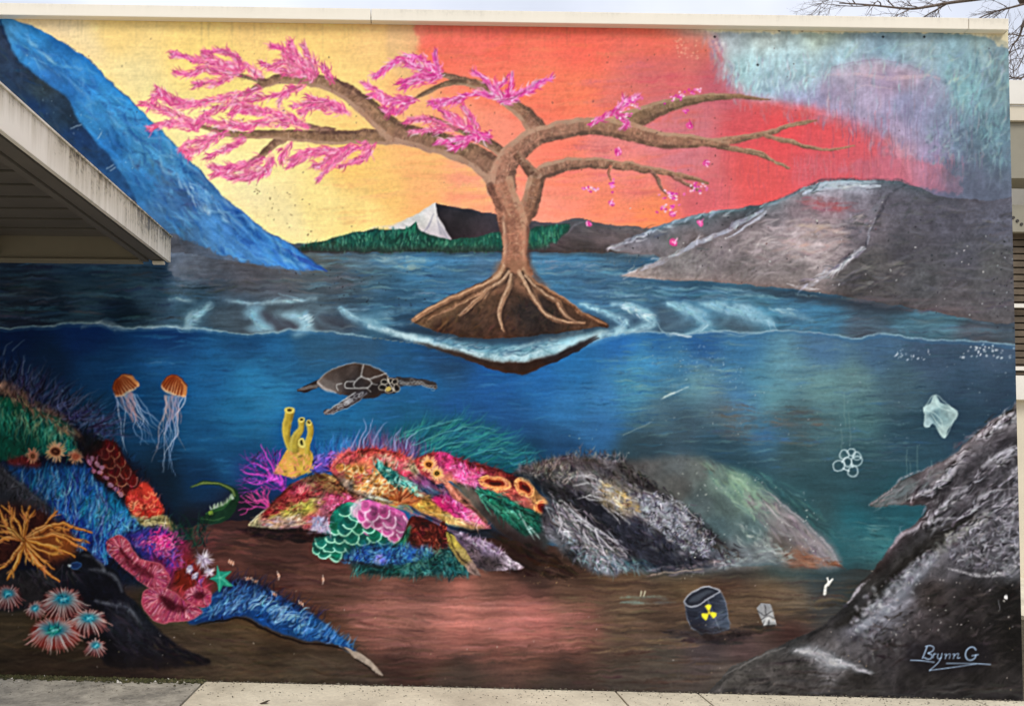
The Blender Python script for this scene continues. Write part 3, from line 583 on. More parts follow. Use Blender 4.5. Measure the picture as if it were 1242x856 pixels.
# ---- the sea floor
sf = lab('painted_sea_floor')
fill([(-20, 640), (230, 640), (250, 630), (310, 632), (380, 638), (560, 650), (660, 660), (800, 690), (1000, 684), (1030, 690), (1260, 690), (1260, 870), (-20, 870)], [
    (250, 650, (70, 44, 44)), (300, 650, (60, 38, 36)), (340, 670, (78, 48, 42)), (280, 680, (84, 50, 44)), (380, 690, (90, 56, 48)), (340, 700, (60, 36, 34)), (430, 710, (84, 54, 46)), (400, 740, (70, 46, 38)), (470, 740, (124, 78, 66)), (460, 770, (110, 64, 56)), (560, 740, (150, 88, 76)), (560, 760, (158, 86, 76)), (620, 745, (150, 84, 76)),
    (650, 760, (152, 80, 74)), (520, 715, (78, 50, 42)), (600, 715, (86, 56, 46)), (690, 720, (84, 60, 46)), (700, 760, (110, 66, 56)), (580, 790, (84, 50, 42)), (480, 800, (48, 30, 26)), (560, 815, (48, 36, 30)), (650, 795, (80, 52, 42)), (680, 820, (46, 36, 32)), (760, 740, (84, 66, 52)), (760, 780, (76, 58, 48)), (740, 705, (72, 54, 42)), (830, 700, (84, 66, 48)),
    (800, 750, (66, 50, 40)), (800, 800, (62, 56, 50)), (760, 820, (62, 54, 48)), (880, 700, (60, 42, 34)), (940, 700, (96, 76, 56)), (960, 730, (84, 72, 58)), (900, 740, (76, 60, 46)), (900, 790, (60, 46, 46)), (860, 790, (54, 46, 48)), (960, 770, (44, 26, 24)), (1000, 740, (50, 50, 50)), (1000, 700, (40, 52, 58)), (1040, 720, (34, 40, 40)), (880, 820, (76, 68, 62)), (960, 800, (70, 62, 60)),
    (0, 760, (64, 52, 36)), (60, 800, (54, 40, 28)), (160, 800, (44, 32, 28)), (230, 770, (66, 52, 40)), (300, 770, (70, 54, 38)), (270, 800, (74, 60, 46)), (340, 790, (50, 38, 28)), (360, 815, (66, 56, 44)), (420, 800, (60, 50, 40)), (440, 820, (64, 52, 44)), (700, 690, (48, 32, 26)), (650, 695, (44, 30, 26))], 1, 0, sf, [('h', .12), ('hf', .08), ('l', .05)], False, p=3.4)
dabs([(440, 725), (690, 730), (700, 790), (450, 790)], 380, 60, 3, 1, [(172, 106, 98), (132, 80, 70), (158, 94, 86), (108, 68, 58), (184, 116, 106)], .42, 3)
dabs([(260, 640), (520, 720), (460, 800), (330, 700)], 260, 40, 3, -8, [(96, 60, 52), (50, 30, 26), (120, 76, 64), (76, 46, 40)], .42, 6)
dabs([(460, 790), (820, 790), (820, 835), (460, 830)], 260, 50, 3, 1, [(66, 46, 38), (40, 28, 24), (84, 60, 50)], .42, 3)
dabs([(700, 695), (1000, 690), (1000, 750), (720, 790)], 420, 44, 2.6, 1, [(110, 88, 64), (56, 40, 30), (84, 64, 48), (44, 34, 28), (124, 100, 74)], .42, 4)
dabs([(-10, 770), (250, 800), (460, 820), (300, 830), (-10, 820)], 280, 34, 3, 4, [(80, 64, 44), (40, 30, 22), (60, 46, 34), (94, 78, 58)], .4, 12)
dabs([(200, 750), (300, 755), (420, 800), (380, 820), (220, 800)], 200, 34, 3, -10, [(86, 68, 50), (48, 36, 26), (70, 54, 40)], .42, 14)
fill([(780, 680), (900, 682), (1090, 682), (1090, 704), (1000, 712), (880, 700), (790, 700)], (44, 52, 54), .6, 7, None, [('h', .1)])
fill([(440, 730), (560, 722), (700, 736), (720, 770), (600, 790), (460, 786)], (168, 110, 102), .3, 24, None, [('h', .12)])
fill([(560, 800), (700, 826), (860, 832), (980, 800), (1040, 840), (1040, 860), (560, 860)], (66, 58, 52), .4, 8, None, [('h', .1)])
dabs([(250, 640), (310, 650), (300, 670), (250, 665)], 40, 26, 3, -3, [(140, 70, 66), (110, 58, 54)], .4, 5)
specks([(660, 680), (720, 690), (700, 712), (600, 706)], 40, (.5, 1.2), [(200, 160, 100)], .5)
specks([(820, 690), (860, 690), (850, 704), (820, 704)], 20, (.5, 1.3), [(190, 190, 170)], .6)
dabs([(760, 722), (805, 724), (800, 732), (765, 732)], 12, 30, 3, 0, [(110, 126, 120)], .5, 4)
for x in (776, 780): stroke([(x, 722), (x + 2, 717)], 1.4, (190, 190, 160), .8)

_l = CAN @ np.array([.3, .59, .11], np.float32)
CAN[:] = _l[..., None] + (CAN - _l[..., None]) * .91
_d = (LAB == dw).astype(np.float32)
_k = np.clip((860 - XX) / 150, 0, 1) * _d
CAN[..., 2] *= 1 - .06 * _k; CAN[..., 1] = CAN[..., 1] * (1 + .02 * _k) + .006 * _k
_k = np.clip((640 - XX) / 220, 0, 1) * _d
CAN[..., 2] *= 1 + .13 * _k; CAN[..., 1] *= 1 + .04 * _k
_k = np.clip((XX - 760) / 200, 0, 1)[..., None] * .22 * _d[..., None]
_l = CAN @ np.array([.3, .59, .11], np.float32)
CAN[:] = CAN + (_l[..., None] * np.array([.94, 1., 1.08], np.float32) - CAN) * _k
_m = (LAB == ws)
_k = np.clip((XX[_m] - 300) / 150, 0, 1) * np.clip((1100 - XX[_m]) / 200, 0, 1)
CAN[..., 2][_m] *= 1.05 + .08 * _k; CAN[..., 0][_m] *= .95 + .03 * _k; CAN[..., 1][_m] *= 1.01 + .09 * _k
_m = (LAB == cl)
CAN[_m] = CAN[_m] * 1.06 + .012
for _lb, _c in ((gm, (104, 104, 114)), (hl, (76, 74, 80))):          # slate glaze over the mountains
    _m = (LAB == _lb); CAN[_m] *= 1.03; CAN[_m] += ((CAN[_m] @ np.array([.3, .59, .11], np.float32))[:, None] * col3(_c) / col3(_c).mean() - CAN[_m]) * .45
dabs([(960, 268), (1030, 270), (1020, 300), (950, 312)], 70, 22, 4, 6, [(206, 186, 178), (190, 160, 154)], .4, 12)
dabs([(980, 242), (1030, 246), (1020, 258), (985, 256)], 26, 24, 4, 3, [(166, 96, 104)], .45, 8)

_k = (LAB == sf) * np.clip((XX - 340) / 160, 0, 1)
CAN *= (1 + .1 * _k)[..., None]; CAN += (.012 * _k)[..., None]

_m = (LAB == 0)
CAN[_m] = np.clip(CAN[_m] * 1.025, 0, 1)

_k = (LAB == ws) * np.clip((260 - XX) / 120, 0, 1)
CAN *= (1 + .9 * _k)[..., None]; CAN += _k[..., None] * np.array([.012, .03, .045], np.float32)
_k = (LAB == dw) * np.clip((200 - XX) / 120, 0, 1)
CAN *= (1 + .35 * _k)[..., None]
_m = (LAB == fs); CAN[_m] = CAN[_m] * .86 + .02
# ---- foam, swirls and the cut water line
wv = lab('painted_wave_foam')
FO = [(206, 232, 240), (150, 200, 220), (120, 176, 204)]
def foam(pts, w, c=(160, 206, 224), a=.8, n=26, spread=1., lb=wv):
    stroke(pts, [q * 1.5 for q in w], lerp(c, (110, 170, 205), .4), a * .55, lb=lb, soft=4.5, br=.25, bn='i')
    stroke(pts, [q * .95 for q in w], lerp(c, (220, 240, 246), .25), a * .75, soft=2.4, br=.45, bn='i')
    P = CR(pts, 8); ww = np.interp(np.linspace(0, 1, len(P)), np.linspace(0, 1, len(w)), w)
    for k in range(int(n * .8)):
        i = int(rng.integers(len(P) - 3)); d = P[i + 2] - P[i]
        A = -math.degrees(math.atan2(d[1], d[0])); x, y = P[i] + rng.normal(0, ww[i] * .26 * spread, 2)
        hair(x, y, A + rng.normal(0, 10), rng.uniform(5, 13), 2., jc(pick([lerp(c, q, .6) for q in FO])), .35, rng.normal(0, .15))
def comb(pts, w, cols, n, ang=0, a=.5, ln=9):
    """short parallel flicks laid across a crescent of foam"""
    P = CR(pts, 10); ww = np.interp(np.linspace(0, 1, len(P)), np.linspace(0, 1, len(w)), w)
    for k in range(n):
        i = int(rng.integers(1, len(P) - 2)); x, y = P[i] + rng.normal(0, ww[i] * .22, 2)
        hair(x, y, ang + rng.normal(0, 12), ln * rng.uniform(.5, 1.2), 1.7, jc(pick(cols)), a, rng.normal(.1, .15))
LT = [(196, 224, 232), (150, 196, 214), (120, 170, 194), (216, 236, 240)]
# left of the island
fill([(212, 372), (240, 366), (262, 368), (250, 380), (236, 396), (222, 398)], (56, 84, 100), .6, 5)
foam([(255, 369), (242, 379), (232, 388), (227, 396)], [5, 13, 14, 8], (116, 156, 174), .95, 20); comb([(250, 372), (238, 384), (229, 394)], [8, 9, 8], LT[1:3], 36, 25, .45)
foam([(206, 362), (236, 365)], [1, 4, 1], (120, 156, 172), .8, 6); foam([(274, 364), (290, 367), (298, 368)], [1, 5, 2], (120, 156, 176), .7, 8)
fill([(262, 372), (300, 374), (296, 384), (312, 398), (280, 400), (254, 392)], (70, 86, 98), .6, 5, None, [('hf', .1)])
fill([(294, 380), (302, 372), (322, 372), (316, 382), (330, 392), (334, 400), (314, 403), (298, 398), (312, 390)], (124, 166, 188), .95, 3, wv, [('i', .06)]); comb([(304, 376), (308, 386), (322, 398)], [9, 10, 8], LT[1:3], 46, -30, .4)
fill([(314, 376), (332, 386), (356, 392), (362, 400), (340, 400), (326, 392)], (62, 64, 78), .75, 3)
fill([(336, 382), (356, 378), (374, 378), (376, 390), (383, 398), (366, 405), (352, 407), (364, 396), (352, 388)], (146, 188, 206), .95, 3, wv, [('i', .06)]); comb([(350, 384), (370, 386), (372, 398)], [9, 9, 8], LT, 46, 20, .45)
foam([(300, 369), (330, 367), (356, 365), (382, 362)], [2, 3.4, 3.4, 1.5], (156, 190, 204), .8, 14); stroke([(338, 357), (356, 361), (366, 364)], [1, 2, 1], (130, 166, 184), .6)
foam([(411, 373), (424, 383), (438, 388), (452, 392), (462, 400)], [3, 8, 8, 8, 5], (140, 188, 206), .85, 30); fill([(430, 384), (470, 382), (466, 394), (450, 398)], (100, 150, 172), .5, 5)
stroke([(470, 377), (480, 373), (488, 378), (476, 381), (466, 378)], 1.4, (50, 80, 100), .7)
stroke([(430, 386), (470, 380), (520, 372)], [2, 7, 2], (96, 140, 166), .5, soft=3, br=.4)
fill([(378, 384), (410, 384), (440, 396), (430, 402), (390, 400)], (62, 64, 76), .6, 5)
# right of the island
fill([(716, 380), (745, 386), (752, 394), (730, 404), (690, 400)], (58, 80, 100), .6, 5); fill([(752, 374), (780, 384), (784, 392), (762, 399), (756, 388)], (66, 92, 116), .6, 4)
fill([(798, 372), (846, 384), (850, 394), (820, 406), (796, 394)], (78, 100, 118), .6, 6); fill([(866, 374), (925, 390), (920, 402), (880, 404), (858, 396)], (72, 94, 112), .6, 6)
foam([(704, 369), (718, 373), (736, 379), (752, 387), (757, 393), (748, 401), (732, 406), (712, 411), (694, 417)], [2, 5, 7, 9, 10, 9, 9, 9, 9], (158, 204, 220), .95, 80)
foam([(744, 368), (766, 373), (782, 381), (790, 390), (782, 397), (764, 401), (746, 403)], [4, 10, 13, 11, 9, 6, 4], (150, 198, 216), .95, 20); comb([(752, 370), (772, 376), (788, 388)], [8, 10, 8], LT, 70, -15, .6)
foam([(810, 368), (832, 375), (850, 383), (857, 391), (850, 399), (834, 405)], [6, 13, 15, 12, 7, 3], (120, 170, 194), .95, 10); comb([(812, 369), (834, 377), (854, 389)], [9, 11, 9], LT[1:3], 80, -25, .45)
foam([(850, 368), (880, 373), (908, 380), (930, 390), (936, 396)], [6, 15, 18, 12, 3], (124, 174, 198), .95, 20); comb([(856, 369), (890, 376), (926, 388)], [9, 12, 8], LT[1:3], 70, -20, .4)
foam([(935, 374), (960, 380), (985, 388)], [3, 12, 3], (100, 148, 172), .6, 10)
for p_ in ([(796, 392), (804, 402), (814, 407), (836, 404), (852, 397)], [(858, 400), (888, 406), (915, 405), (942, 400)], [(760, 404), (780, 400), (794, 396)]): stroke(p_, [1, 2.2, 2.4, 1], (140, 176, 194), .7, br=.3)
dabs([(760, 345), (960, 356), (940, 366), (800, 362), (720, 358)], 70, 46, 2.6, -3, [(110, 160, 184), (60, 90, 114), (136, 176, 192)], .5, 4)
dabs([(680, 340), (820, 350), (800, 366), (700, 360)], 50, 40, 2.4, -3, [(84, 128, 156), (50, 84, 112)], .5, 4)
for seg in (wl[:8], wl[7:11], wl[15:]):
    stroke(seg, [1.6, 2.6, 1.4, 2.4, 1.6], (130, 170, 190), .8, lb=wv, br=.25)
    stroke([(x, y + 3) for x, y in seg], 3, (60, 110, 150), .35)
foam([(100, 396), (118, 391), (135, 393), (150, 398)], [1, 5, 5, 1], (120, 150, 172), .6, 14)
foam([(140, 400), (180, 397), (215, 397), (255, 401)], [1, 2, 2, 1], (140, 176, 196), .7, 10)
stroke([(812, 405), (835, 408), (838, 409)], [1, 3, 1], (190, 210, 220), .7)

for rx, ry, a0, a1, al in ((150, 20, 150, 215, .3), (190, 26, 140, 205, .28), (235, 32, 150, 200, .25), (170, 24, -30, 40, .3), (215, 30, -25, 30, .28), (265, 34, -20, 25, .25), (310, 38, -15, 20, .22), (285, 38, 155, 195, .22)):
    g_ = np.radians(np.linspace(a0, a1, 9)); stroke(list(zip(618 + rx * np.cos(g_), 384 + ry * np.sin(g_))), [2, 5, 7, 7, 5, 2], (130, 176, 198), al, 3, None, 3., .35)
# ---- island, its shadowed underside and the foam collar
un = lab('painted_island_underside')
fill([(515, 414), (560, 420), (630, 432), (690, 420), (726, 410), (712, 418), (680, 436), (640, 452), (630, 454), (600, 448), (560, 434)], [(560, 424, (60, 46, 40)), (630, 445, (58, 40, 32)), (690, 422, (40, 40, 50))], 1, .7, un, [('i', .08)])
fill([(455, 398), (500, 404), (560, 412), (630, 420), (690, 408), (735, 400), (712, 414), (670, 430), (630, 437), (590, 433), (540, 421), (490, 410)], [(480, 403, (130, 176, 196)), (560, 416, (110, 160, 184)), (600, 424, (96, 150, 172)), (640, 424, (110, 162, 182)), (690, 412, (150, 200, 216))], .95, 2, wv, [('h', .1)])
for pts, wd, cc in (([(448, 396), (490, 408), (540, 421), (588, 433), (626, 437), (664, 430), (704, 413), (736, 402)], [4, 6, 7, 7, 7, 8, 8, 4], (188, 220, 230)), ([(560, 424), (600, 430), (640, 430), (680, 418)], [2, 6, 6, 3], (206, 232, 238)), ([(600, 426), (640, 418), (690, 405), (706, 402)], [2, 5, 8, 4], (170, 210, 224)), ([(466, 400), (500, 408), (530, 416)], [3, 6, 4], (190, 220, 230))):
    stroke(pts, wd, cc, .8, soft=2., br=.4, bn='i')
comb([(520, 412), (570, 420), (620, 428), (680, 414)], [10, 12, 12, 10], [(70, 110, 136), (150, 196, 212), (206, 230, 238), (60, 90, 112)], 120, 12, .4, 14)
fill([(500, 413), (545, 424), (590, 436), (627, 440), (664, 433), (712, 411), (724, 409), (690, 428), (650, 447), (632, 454), (600, 446), (550, 430)], [(560, 428, (54, 46, 44)), (630, 447, (52, 40, 36)), (690, 424, (40, 38, 44))], 1, 1.5, un, [('i', .08)])
fill([(492, 394), (540, 400), (610, 404), (690, 398), (742, 396), (700, 408), (640, 416), (570, 414), (520, 406)], (40, 50, 60), .8, 4)
isl = lab('painted_island')
fill([(498, 388), (520, 376), (548, 362), (580, 347), (608, 336), (640, 334), (662, 350), (690, 370), (738, 394), (715, 398), (690, 402), (650, 407), (610, 410), (560, 408), (520, 398)],
     [(510, 388, (110, 88, 68)), (540, 375, (104, 80, 60)), (580, 360, (92, 68, 52)), (570, 395, (62, 46, 38)), (610, 395, (74, 52, 42)), (640, 380, (50, 42, 40)), (660, 395, (46, 38, 36)), (690, 385, (70, 52, 42)), (720, 393, (84, 64, 52)), (630, 350, (80, 58, 46)), (540, 398, (60, 42, 36))], 1, .6, isl, [('i', .12), ('f', .06)])
dabs([(510, 390), (600, 345), (610, 400), (560, 404)], 150, 14, 2.4, 50, [(120, 84, 58), (60, 42, 32), (96, 64, 46), (140, 100, 70)], .5, 25)
dabs([(620, 360), (700, 385), (680, 400), (620, 404)], 120, 8, 2.4, 20, [(66, 52, 44), (36, 30, 30), (84, 66, 54)], .5, 60)

# ---- tree
BR = [('i', .07), ('f', .06)]
tk = lab('painted_tree/trunk')
def limb(name, pts, w, c=(154, 114, 94), hi=(204, 164, 138), lo=(98, 70, 60), bark=1.):
    lb = lab('painted_tree/' + name) if name else tk
    P, ws_ = band(pts, w, c, 1., lb, BR, 0, (lo, hi), .72)
    for k in range(int(len(P) * 3 * bark)):
        i = int(rng.integers(2, len(P) - 2)); d = P[i + 1] - P[i - 1]; A = -math.degrees(math.atan2(d[1], d[0]))
        nx, ny = -d[1], d[0]; q = math.hypot(nx, ny) + 1e-6; o = rng.uniform(-.7, .6)
        x = P[i, 0] + nx / q * ws_[i] * o; y = P[i, 1] + ny / q * ws_[i] * o
        if rng.random() < .5: A += 90 if o > 0 else -90; l_ = min(ws_[i] * .7, 6)
        else: l_ = rng.uniform(3, 8)
        hair(x, y, A + rng.normal(0, 16), l_, 1.7, jc(lerp(c, pick([hi, lo, hi] if o < 0 else [lo, lo, hi]), .7), 8), .34, rng.normal(0, .2))
    return P
limb('branch', [(620, 195), (600, 179), (580, 169), (560, 160), (540, 150), (520, 141)], [15, 13, 11, 7, 4, 2], (140, 104, 84))
limb('branch', [(655, 164), (640, 142), (622, 127), (604, 115), (582, 104), (558, 97), (538, 92), (518, 90)], [24, 21, 16, 12, 11, 10, 6, 3], (156, 110, 90))
limb('branch', [(566, 99), (540, 103), (518, 113), (500, 122)], [7, 6, 5, 2], (126, 92, 74))
limb('branch', [(405, 160), (378, 154), (352, 147), (330, 141)], [8, 6, 4, 2])
limb('branch', [(345, 166), (330, 178), (316, 190), (300, 200), (284, 209)], [11, 9, 7, 5, 2], (138, 104, 82))
limb('branch', [(482, 166), (440, 166), (400, 167), (360, 164), (320, 164), (280, 162), (235, 153)], [20, 17, 16, 13, 10, 8, 3], (152, 116, 90))
limb('branch', [(326, 99), (300, 94), (268, 84)], [7, 4, 2], (128, 104, 80))
limb('branch', [(480, 162), (455, 140), (430, 119), (405, 104), (375, 97), (345, 96), (322, 101), (304, 111), (280, 119)], [26, 25, 21, 17, 14, 12, 10, 7, 3], (154, 116, 92))
limb('branch', [(612, 234), (600, 210), (578, 192), (545, 178), (510, 168), (478, 160)], [34, 31, 28, 26, 25, 27], (148, 110, 90))
limb('branch', [(748, 152), (775, 142), (800, 131), (835, 123), (880, 117), (932, 121)], [26, 22, 17, 12, 7, 2], (142, 108, 86))
limb('branch', [(860, 172), (900, 169), (935, 160), (962, 151), (992, 146)], [9, 8, 6, 4, 2], (160, 112, 92))
limb('branch', [(930, 161), (955, 154), (985, 149)], [4, 3, 1.5], (164, 116, 96), bark=.4)
limb('branch', [(928, 164), (955, 171), (985, 180), (1008, 181), (1036, 178)], [5, 5, 4, 3, 1.5], (168, 116, 96), bark=.5)
limb('branch', [(870, 176), (900, 183), (930, 192), (957, 204)], [8, 6, 4, 2], (154, 110, 90), bark=.6)
limb('branch', [(905, 182), (925, 186), (940, 197), (956, 203)], [3, 3, 2.4, 1.5], (176, 130, 106), bark=.4)
limb('branch', [(646, 236), (652, 214), (672, 204), (702, 198), (740, 199), (780, 205), (820, 212), (860, 222)], [20, 19, 17, 13, 11, 10, 7, 3], (160, 114, 94))
limb('twig', [(742, 201), (739, 212), (741, 220)], [5, 3, 1.5], (190, 112, 92), bark=.3)
limb('twig', [(788, 206), (798, 220), (808, 236)], [5, 4, 2], (140, 92, 82), bark=.4)
limb('twig', [(816, 213), (832, 224), (850, 234)], [5, 4, 2], (150, 96, 88), bark=.4)
limb('branch', [(606, 236), (611, 206), (626, 184), (648, 167), (684, 157), (722, 153), (762, 159), (800, 169), (846, 172), (885, 175)], [30, 30, 27, 23, 21, 20, 23, 20, 13, 6], (162, 116, 96))
limb('branch', [(626, 186), (636, 198), (648, 212), (650, 216)], [8, 11, 15, 16], (120, 84, 68))
limb(None, [(628, 272), (638, 258), (646, 238), (652, 216)], [24, 24, 22, 19], (150, 106, 84))
limb(None, [(606, 222), (614, 246), (623, 270), (625, 292), (624, 314), (628, 338)], [32, 32, 35, 31, 31, 40], (162, 112, 90), (206, 164, 134), (106, 70, 58), 2.)
stroke([(604, 222), (612, 246), (618, 262)], [4, 7, 3], (204, 158, 128), .6, br=.6)
stroke([(612, 270), (611, 300), (608, 325), (600, 338)], [2, 3, 4, 2], (206, 166, 136), .6, br=.5)
stroke([(640, 272), (640, 300), (641, 322)], [3, 5, 4], (104, 70, 58), .5, br=.4)
# roots
fill([(604, 318), (642, 318), (650, 338), (668, 352), (640, 356), (622, 348), (600, 356), (580, 352), (600, 336)], (150, 108, 84), .85, 4, tk)
rt = [([(612, 325), (600, 340), (570, 352), (540, 366), (510, 382), (498, 390)], [12, 9, 8, 7, 6, 3]), ([(618, 330), (606, 344), (590, 352), (570, 372), (556, 384)], [10, 8, 6, 5, 2]),
      ([(620, 334), (616, 352), (606, 372), (606, 386), (612, 402)], [11, 8, 6, 5, 2]), ([(612, 338), (596, 350), (588, 362)], [7, 5, 2]), ([(630, 330), (642, 350), (652, 368), (664, 382), (684, 390), (710, 392)], [14, 11, 9, 8, 6, 3]),
      ([(638, 335), (656, 352), (676, 366), (684, 380), (700, 390)], [9, 7, 6, 5, 2]), ([(650, 345), (690, 368), (715, 386), (735, 394)], [6, 5, 4, 2]), ([(600, 340), (575, 358), (550, 372), (520, 386)], [6, 5, 4, 2])]
for p_, w_ in rt:
    limb('root', p_, [w * rng.uniform(.75, 1.1) for w in w_], (140, 104, 80), (200, 160, 128), (84, 60, 48), .8)
for p_, w_ in rt[:7]:
    stroke([(x + w_[0] * .32, y + 2) for x, y in p_], [w * .4 for w in w_], (44, 30, 26), .6, soft=1.4, br=.3)
stroke([(640, 276), (641, 300), (644, 326), (660, 346)], [4, 7, 7, 4], (84, 56, 48), .6, soft=2.4, br=.3)
stroke([(611, 262), (613, 290), (611, 318), (600, 336)], [2, 5, 5, 3], (222, 184, 156), .55, soft=2., br=.5)
for p_, w_ in rt[:6]:
    stroke([(x - 1, y - 1) for x, y in p_], [w * .34 for w in w_], (222, 186, 154), .7, br=.5)

# ---- blossom
PK = [(236, 104, 156), (220, 80, 140), (248, 150, 186), (244, 128, 170), (196, 70, 126), (254, 190, 210), (214, 110, 140)]
MG = [(222, 66, 148), (238, 96, 166), (200, 46, 130), (248, 150, 200), (240, 130, 186), (252, 200, 226)]
def blossom(paths, pal=PK, w=9, lab_it=True):
    w *= .86
    lb = lab('painted_tree/blossom') if lab_it else None
    for p_ in paths:
        P = CR(p_, 10) if len(p_) > 2 else CR(p_, 16)
        ln = np.linalg.norm(np.diff(P, axis=0), axis=1).sum(); k = len(P)
        stroke(p_, [w * .8, w, w * .85, w * .6, 2], jc(lerp(pal[0], pal[2], .5), 8), .5, lb=lb, soft=1.8, br=.35)
        for q in range(int(ln * 2.1)):
            i = int(rng.integers(k - 1)); t = i / k
            d = P[min(i + 2, k - 1)] - P[max(i - 2, 0)]; A = -math.degrees(math.atan2(d[1], d[0]))
            s = w * (.42 - .26 * t)
            x, y = P[i] + rng.normal(0, s * .8, 2)
            hair(x, y, A + rng.normal(0, 22), rng.uniform(4, 11), 1.9, jc(pick(pal), 10), .72, rng.normal(0, .25), lb)
        x, y = P[-1]; hair(x, y, A + rng.normal(0, 20), rng.uniform(4, 8), 1.4, jc((150, 90, 90)), .7)
        if rng.random() < .85:
            stroke(P[::5], [1.6, 1.4, .6], jc((168, 104, 108)), .5, br=.5)
blossom([[(318, 93), (296, 80), (280, 66), (266, 61), (246, 66)], [(292, 84), (270, 76), (246, 65)], [(290, 88), (252, 76), (226, 70), (210, 67)], [(285, 92), (250, 84), (232, 90), (212, 88)], [(278, 96), (250, 102), (236, 104)]], w=10)
blossom([[(316, 108), (280, 117), (240, 126), (214, 122), (190, 108)], [(240, 126), (216, 128), (192, 116), (182, 130)], [(236, 152), (214, 140), (190, 130), (172, 126)], [(238, 157), (212, 150), (182, 156)], [(320, 118), (276, 128), (248, 142), (240, 152)], [(300, 152), (270, 152), (248, 146)]], w=10)
blossom([[(372, 154), (346, 142), (318, 136), (290, 136)], [(352, 150), (322, 148), (300, 154), (280, 150)], [(318, 136), (296, 130), (280, 140)]], w=11)
blossom([[(276, 161), (248, 170), (222, 178), (228, 190)], [(296, 168), (276, 180), (252, 192)], [(262, 166), (240, 182), (226, 184)]], w=8)
blossom([[(318, 194), (290, 203), (256, 203)], [(316, 206), (284, 216), (262, 206)], [(330, 190), (322, 208), (300, 218)], [(300, 200), (276, 206), (258, 212)]], w=11)
blossom([[(380, 96), (366, 76), (346, 62), (328, 56)], [(376, 86), (358, 66), (352, 52)], [(382, 92), (376, 72), (368, 56)], [(372, 92), (340, 86), (316, 76)], [(402, 98), (396, 88), (390, 80)], [(366, 90), (346, 76), (334, 78)], [(372, 88), (356, 76), (344, 64)]], w=11)
blossom([[(366, 104), (346, 112), (324, 118)], [(352, 110), (342, 120), (340, 124)]], w=7)
blossom([[(424, 138), (400, 126), (372, 116)], [(414, 136), (384, 130), (366, 138)], [(400, 124), (376, 126), (354, 130)]], w=9)
blossom([[(444, 177), (412, 184), (378, 188), (348, 204)], [(424, 180), (404, 198), (386, 218)], [(404, 182), (374, 184), (352, 194)], [(452, 178), (440, 192), (412, 202)], [(352, 174), (344, 186), (342, 196)], [(410, 184), (392, 198), (380, 202)]], w=10)
blossom([[(520, 90), (502, 76), (482, 74), (466, 86), (454, 92)], [(532, 88), (512, 72), (492, 68)], [(532, 90), (530, 76), (529, 64)], [(534, 93), (510, 92), (482, 102)], [(532, 96), (506, 98), (488, 106)], [(524, 88), (506, 82), (490, 76)]], MG, 8)
blossom([[(502, 121), (476, 122), (456, 110), (440, 100)], [(496, 124), (482, 136), (466, 132)], [(500, 122), (484, 124), (470, 140)], [(492, 120), (470, 124), (450, 116)]], MG + PK, 9)
blossom([[(607, 120), (592, 102), (576, 86)], [(614, 120), (620, 104), (622, 92)], [(611, 121), (640, 110), (672, 94)], [(606, 122), (628, 116), (652, 100)], [(610, 116), (602, 106), (614, 96)]], MG, 9)
blossom([[(598, 116), (574, 113), (546, 122), (522, 124)], [(566, 116), (544, 126), (530, 128)]], MG, 7)
blossom([[(576, 162), (556, 146), (538, 136), (530, 126)], [(580, 160), (570, 142), (560, 130)], [(570, 156), (550, 150), (540, 140)]], MG + PK, 8)
blossom([[(540, 154), (516, 144), (492, 148)], [(548, 158), (522, 158), (500, 160)]], PK, 7)
blossom([[(592, 164), (566, 168), (528, 174)], [(580, 168), (556, 178), (548, 178)], [(576, 160), (584, 166), (590, 170)]], MG, 7)
blossom([[(716, 152), (736, 140), (758, 126), (772, 119)], [(744, 138), (756, 128), (758, 120)], [(748, 138), (760, 148), (756, 154)]], MG, 6)
def petal(x, y, r=4, lb=True):
    l_ = lab('painted_petal') if lb else None
    oval(x, y, r, r * .8, (226, 84, 150), .9, rng.uniform(0, 90), l_)
    for k in range(4): stroke([(x + rng.normal(0, r * .5), y + rng.normal(0, r * .5)), (x + rng.normal(0, r * .5), y + rng.normal(0, r * .5))], 1.6, pick([(252, 190, 220), (244, 130, 190), (200, 50, 130)]), .8, 2)
for x, y, r in ((749, 184, 5), (836, 153, 5), (857, 198, 4.5), (742, 246, 4), (715, 271, 4), (849, 271, 4), (817, 293, 5.5), (816, 260, 4.5)): petal(x, y, r)
for cx, cy, sx, sy, n in ((822, 118, 16, 5, 24), (848, 110, 6, 2, 8), (765, 126, 12, 6, 20), (743, 226, 3, 6, 16), (716, 229, 8, 3, 14), (814, 237, 10, 5, 30), (846, 228, 9, 5, 22), (812, 254, 10, 5, 14), (760, 140, 10, 4, 10), (830, 136, 5, 2, 5)):
    for k in range(n):
        x, y = cx + rng.normal(0, sx * .6), cy + rng.normal(0, sy * .6) - (0 if cx != 822 else (rng.random() - .5))
        if cx == 822: y = 118 - (x - 822) * .35 + rng.normal(0, 2.4)
        oval(x, y, 1.7, 1.3, pick([(250, 200, 220), (236, 110, 180), (216, 60, 160), (246, 150, 200)]), .9, n=8)
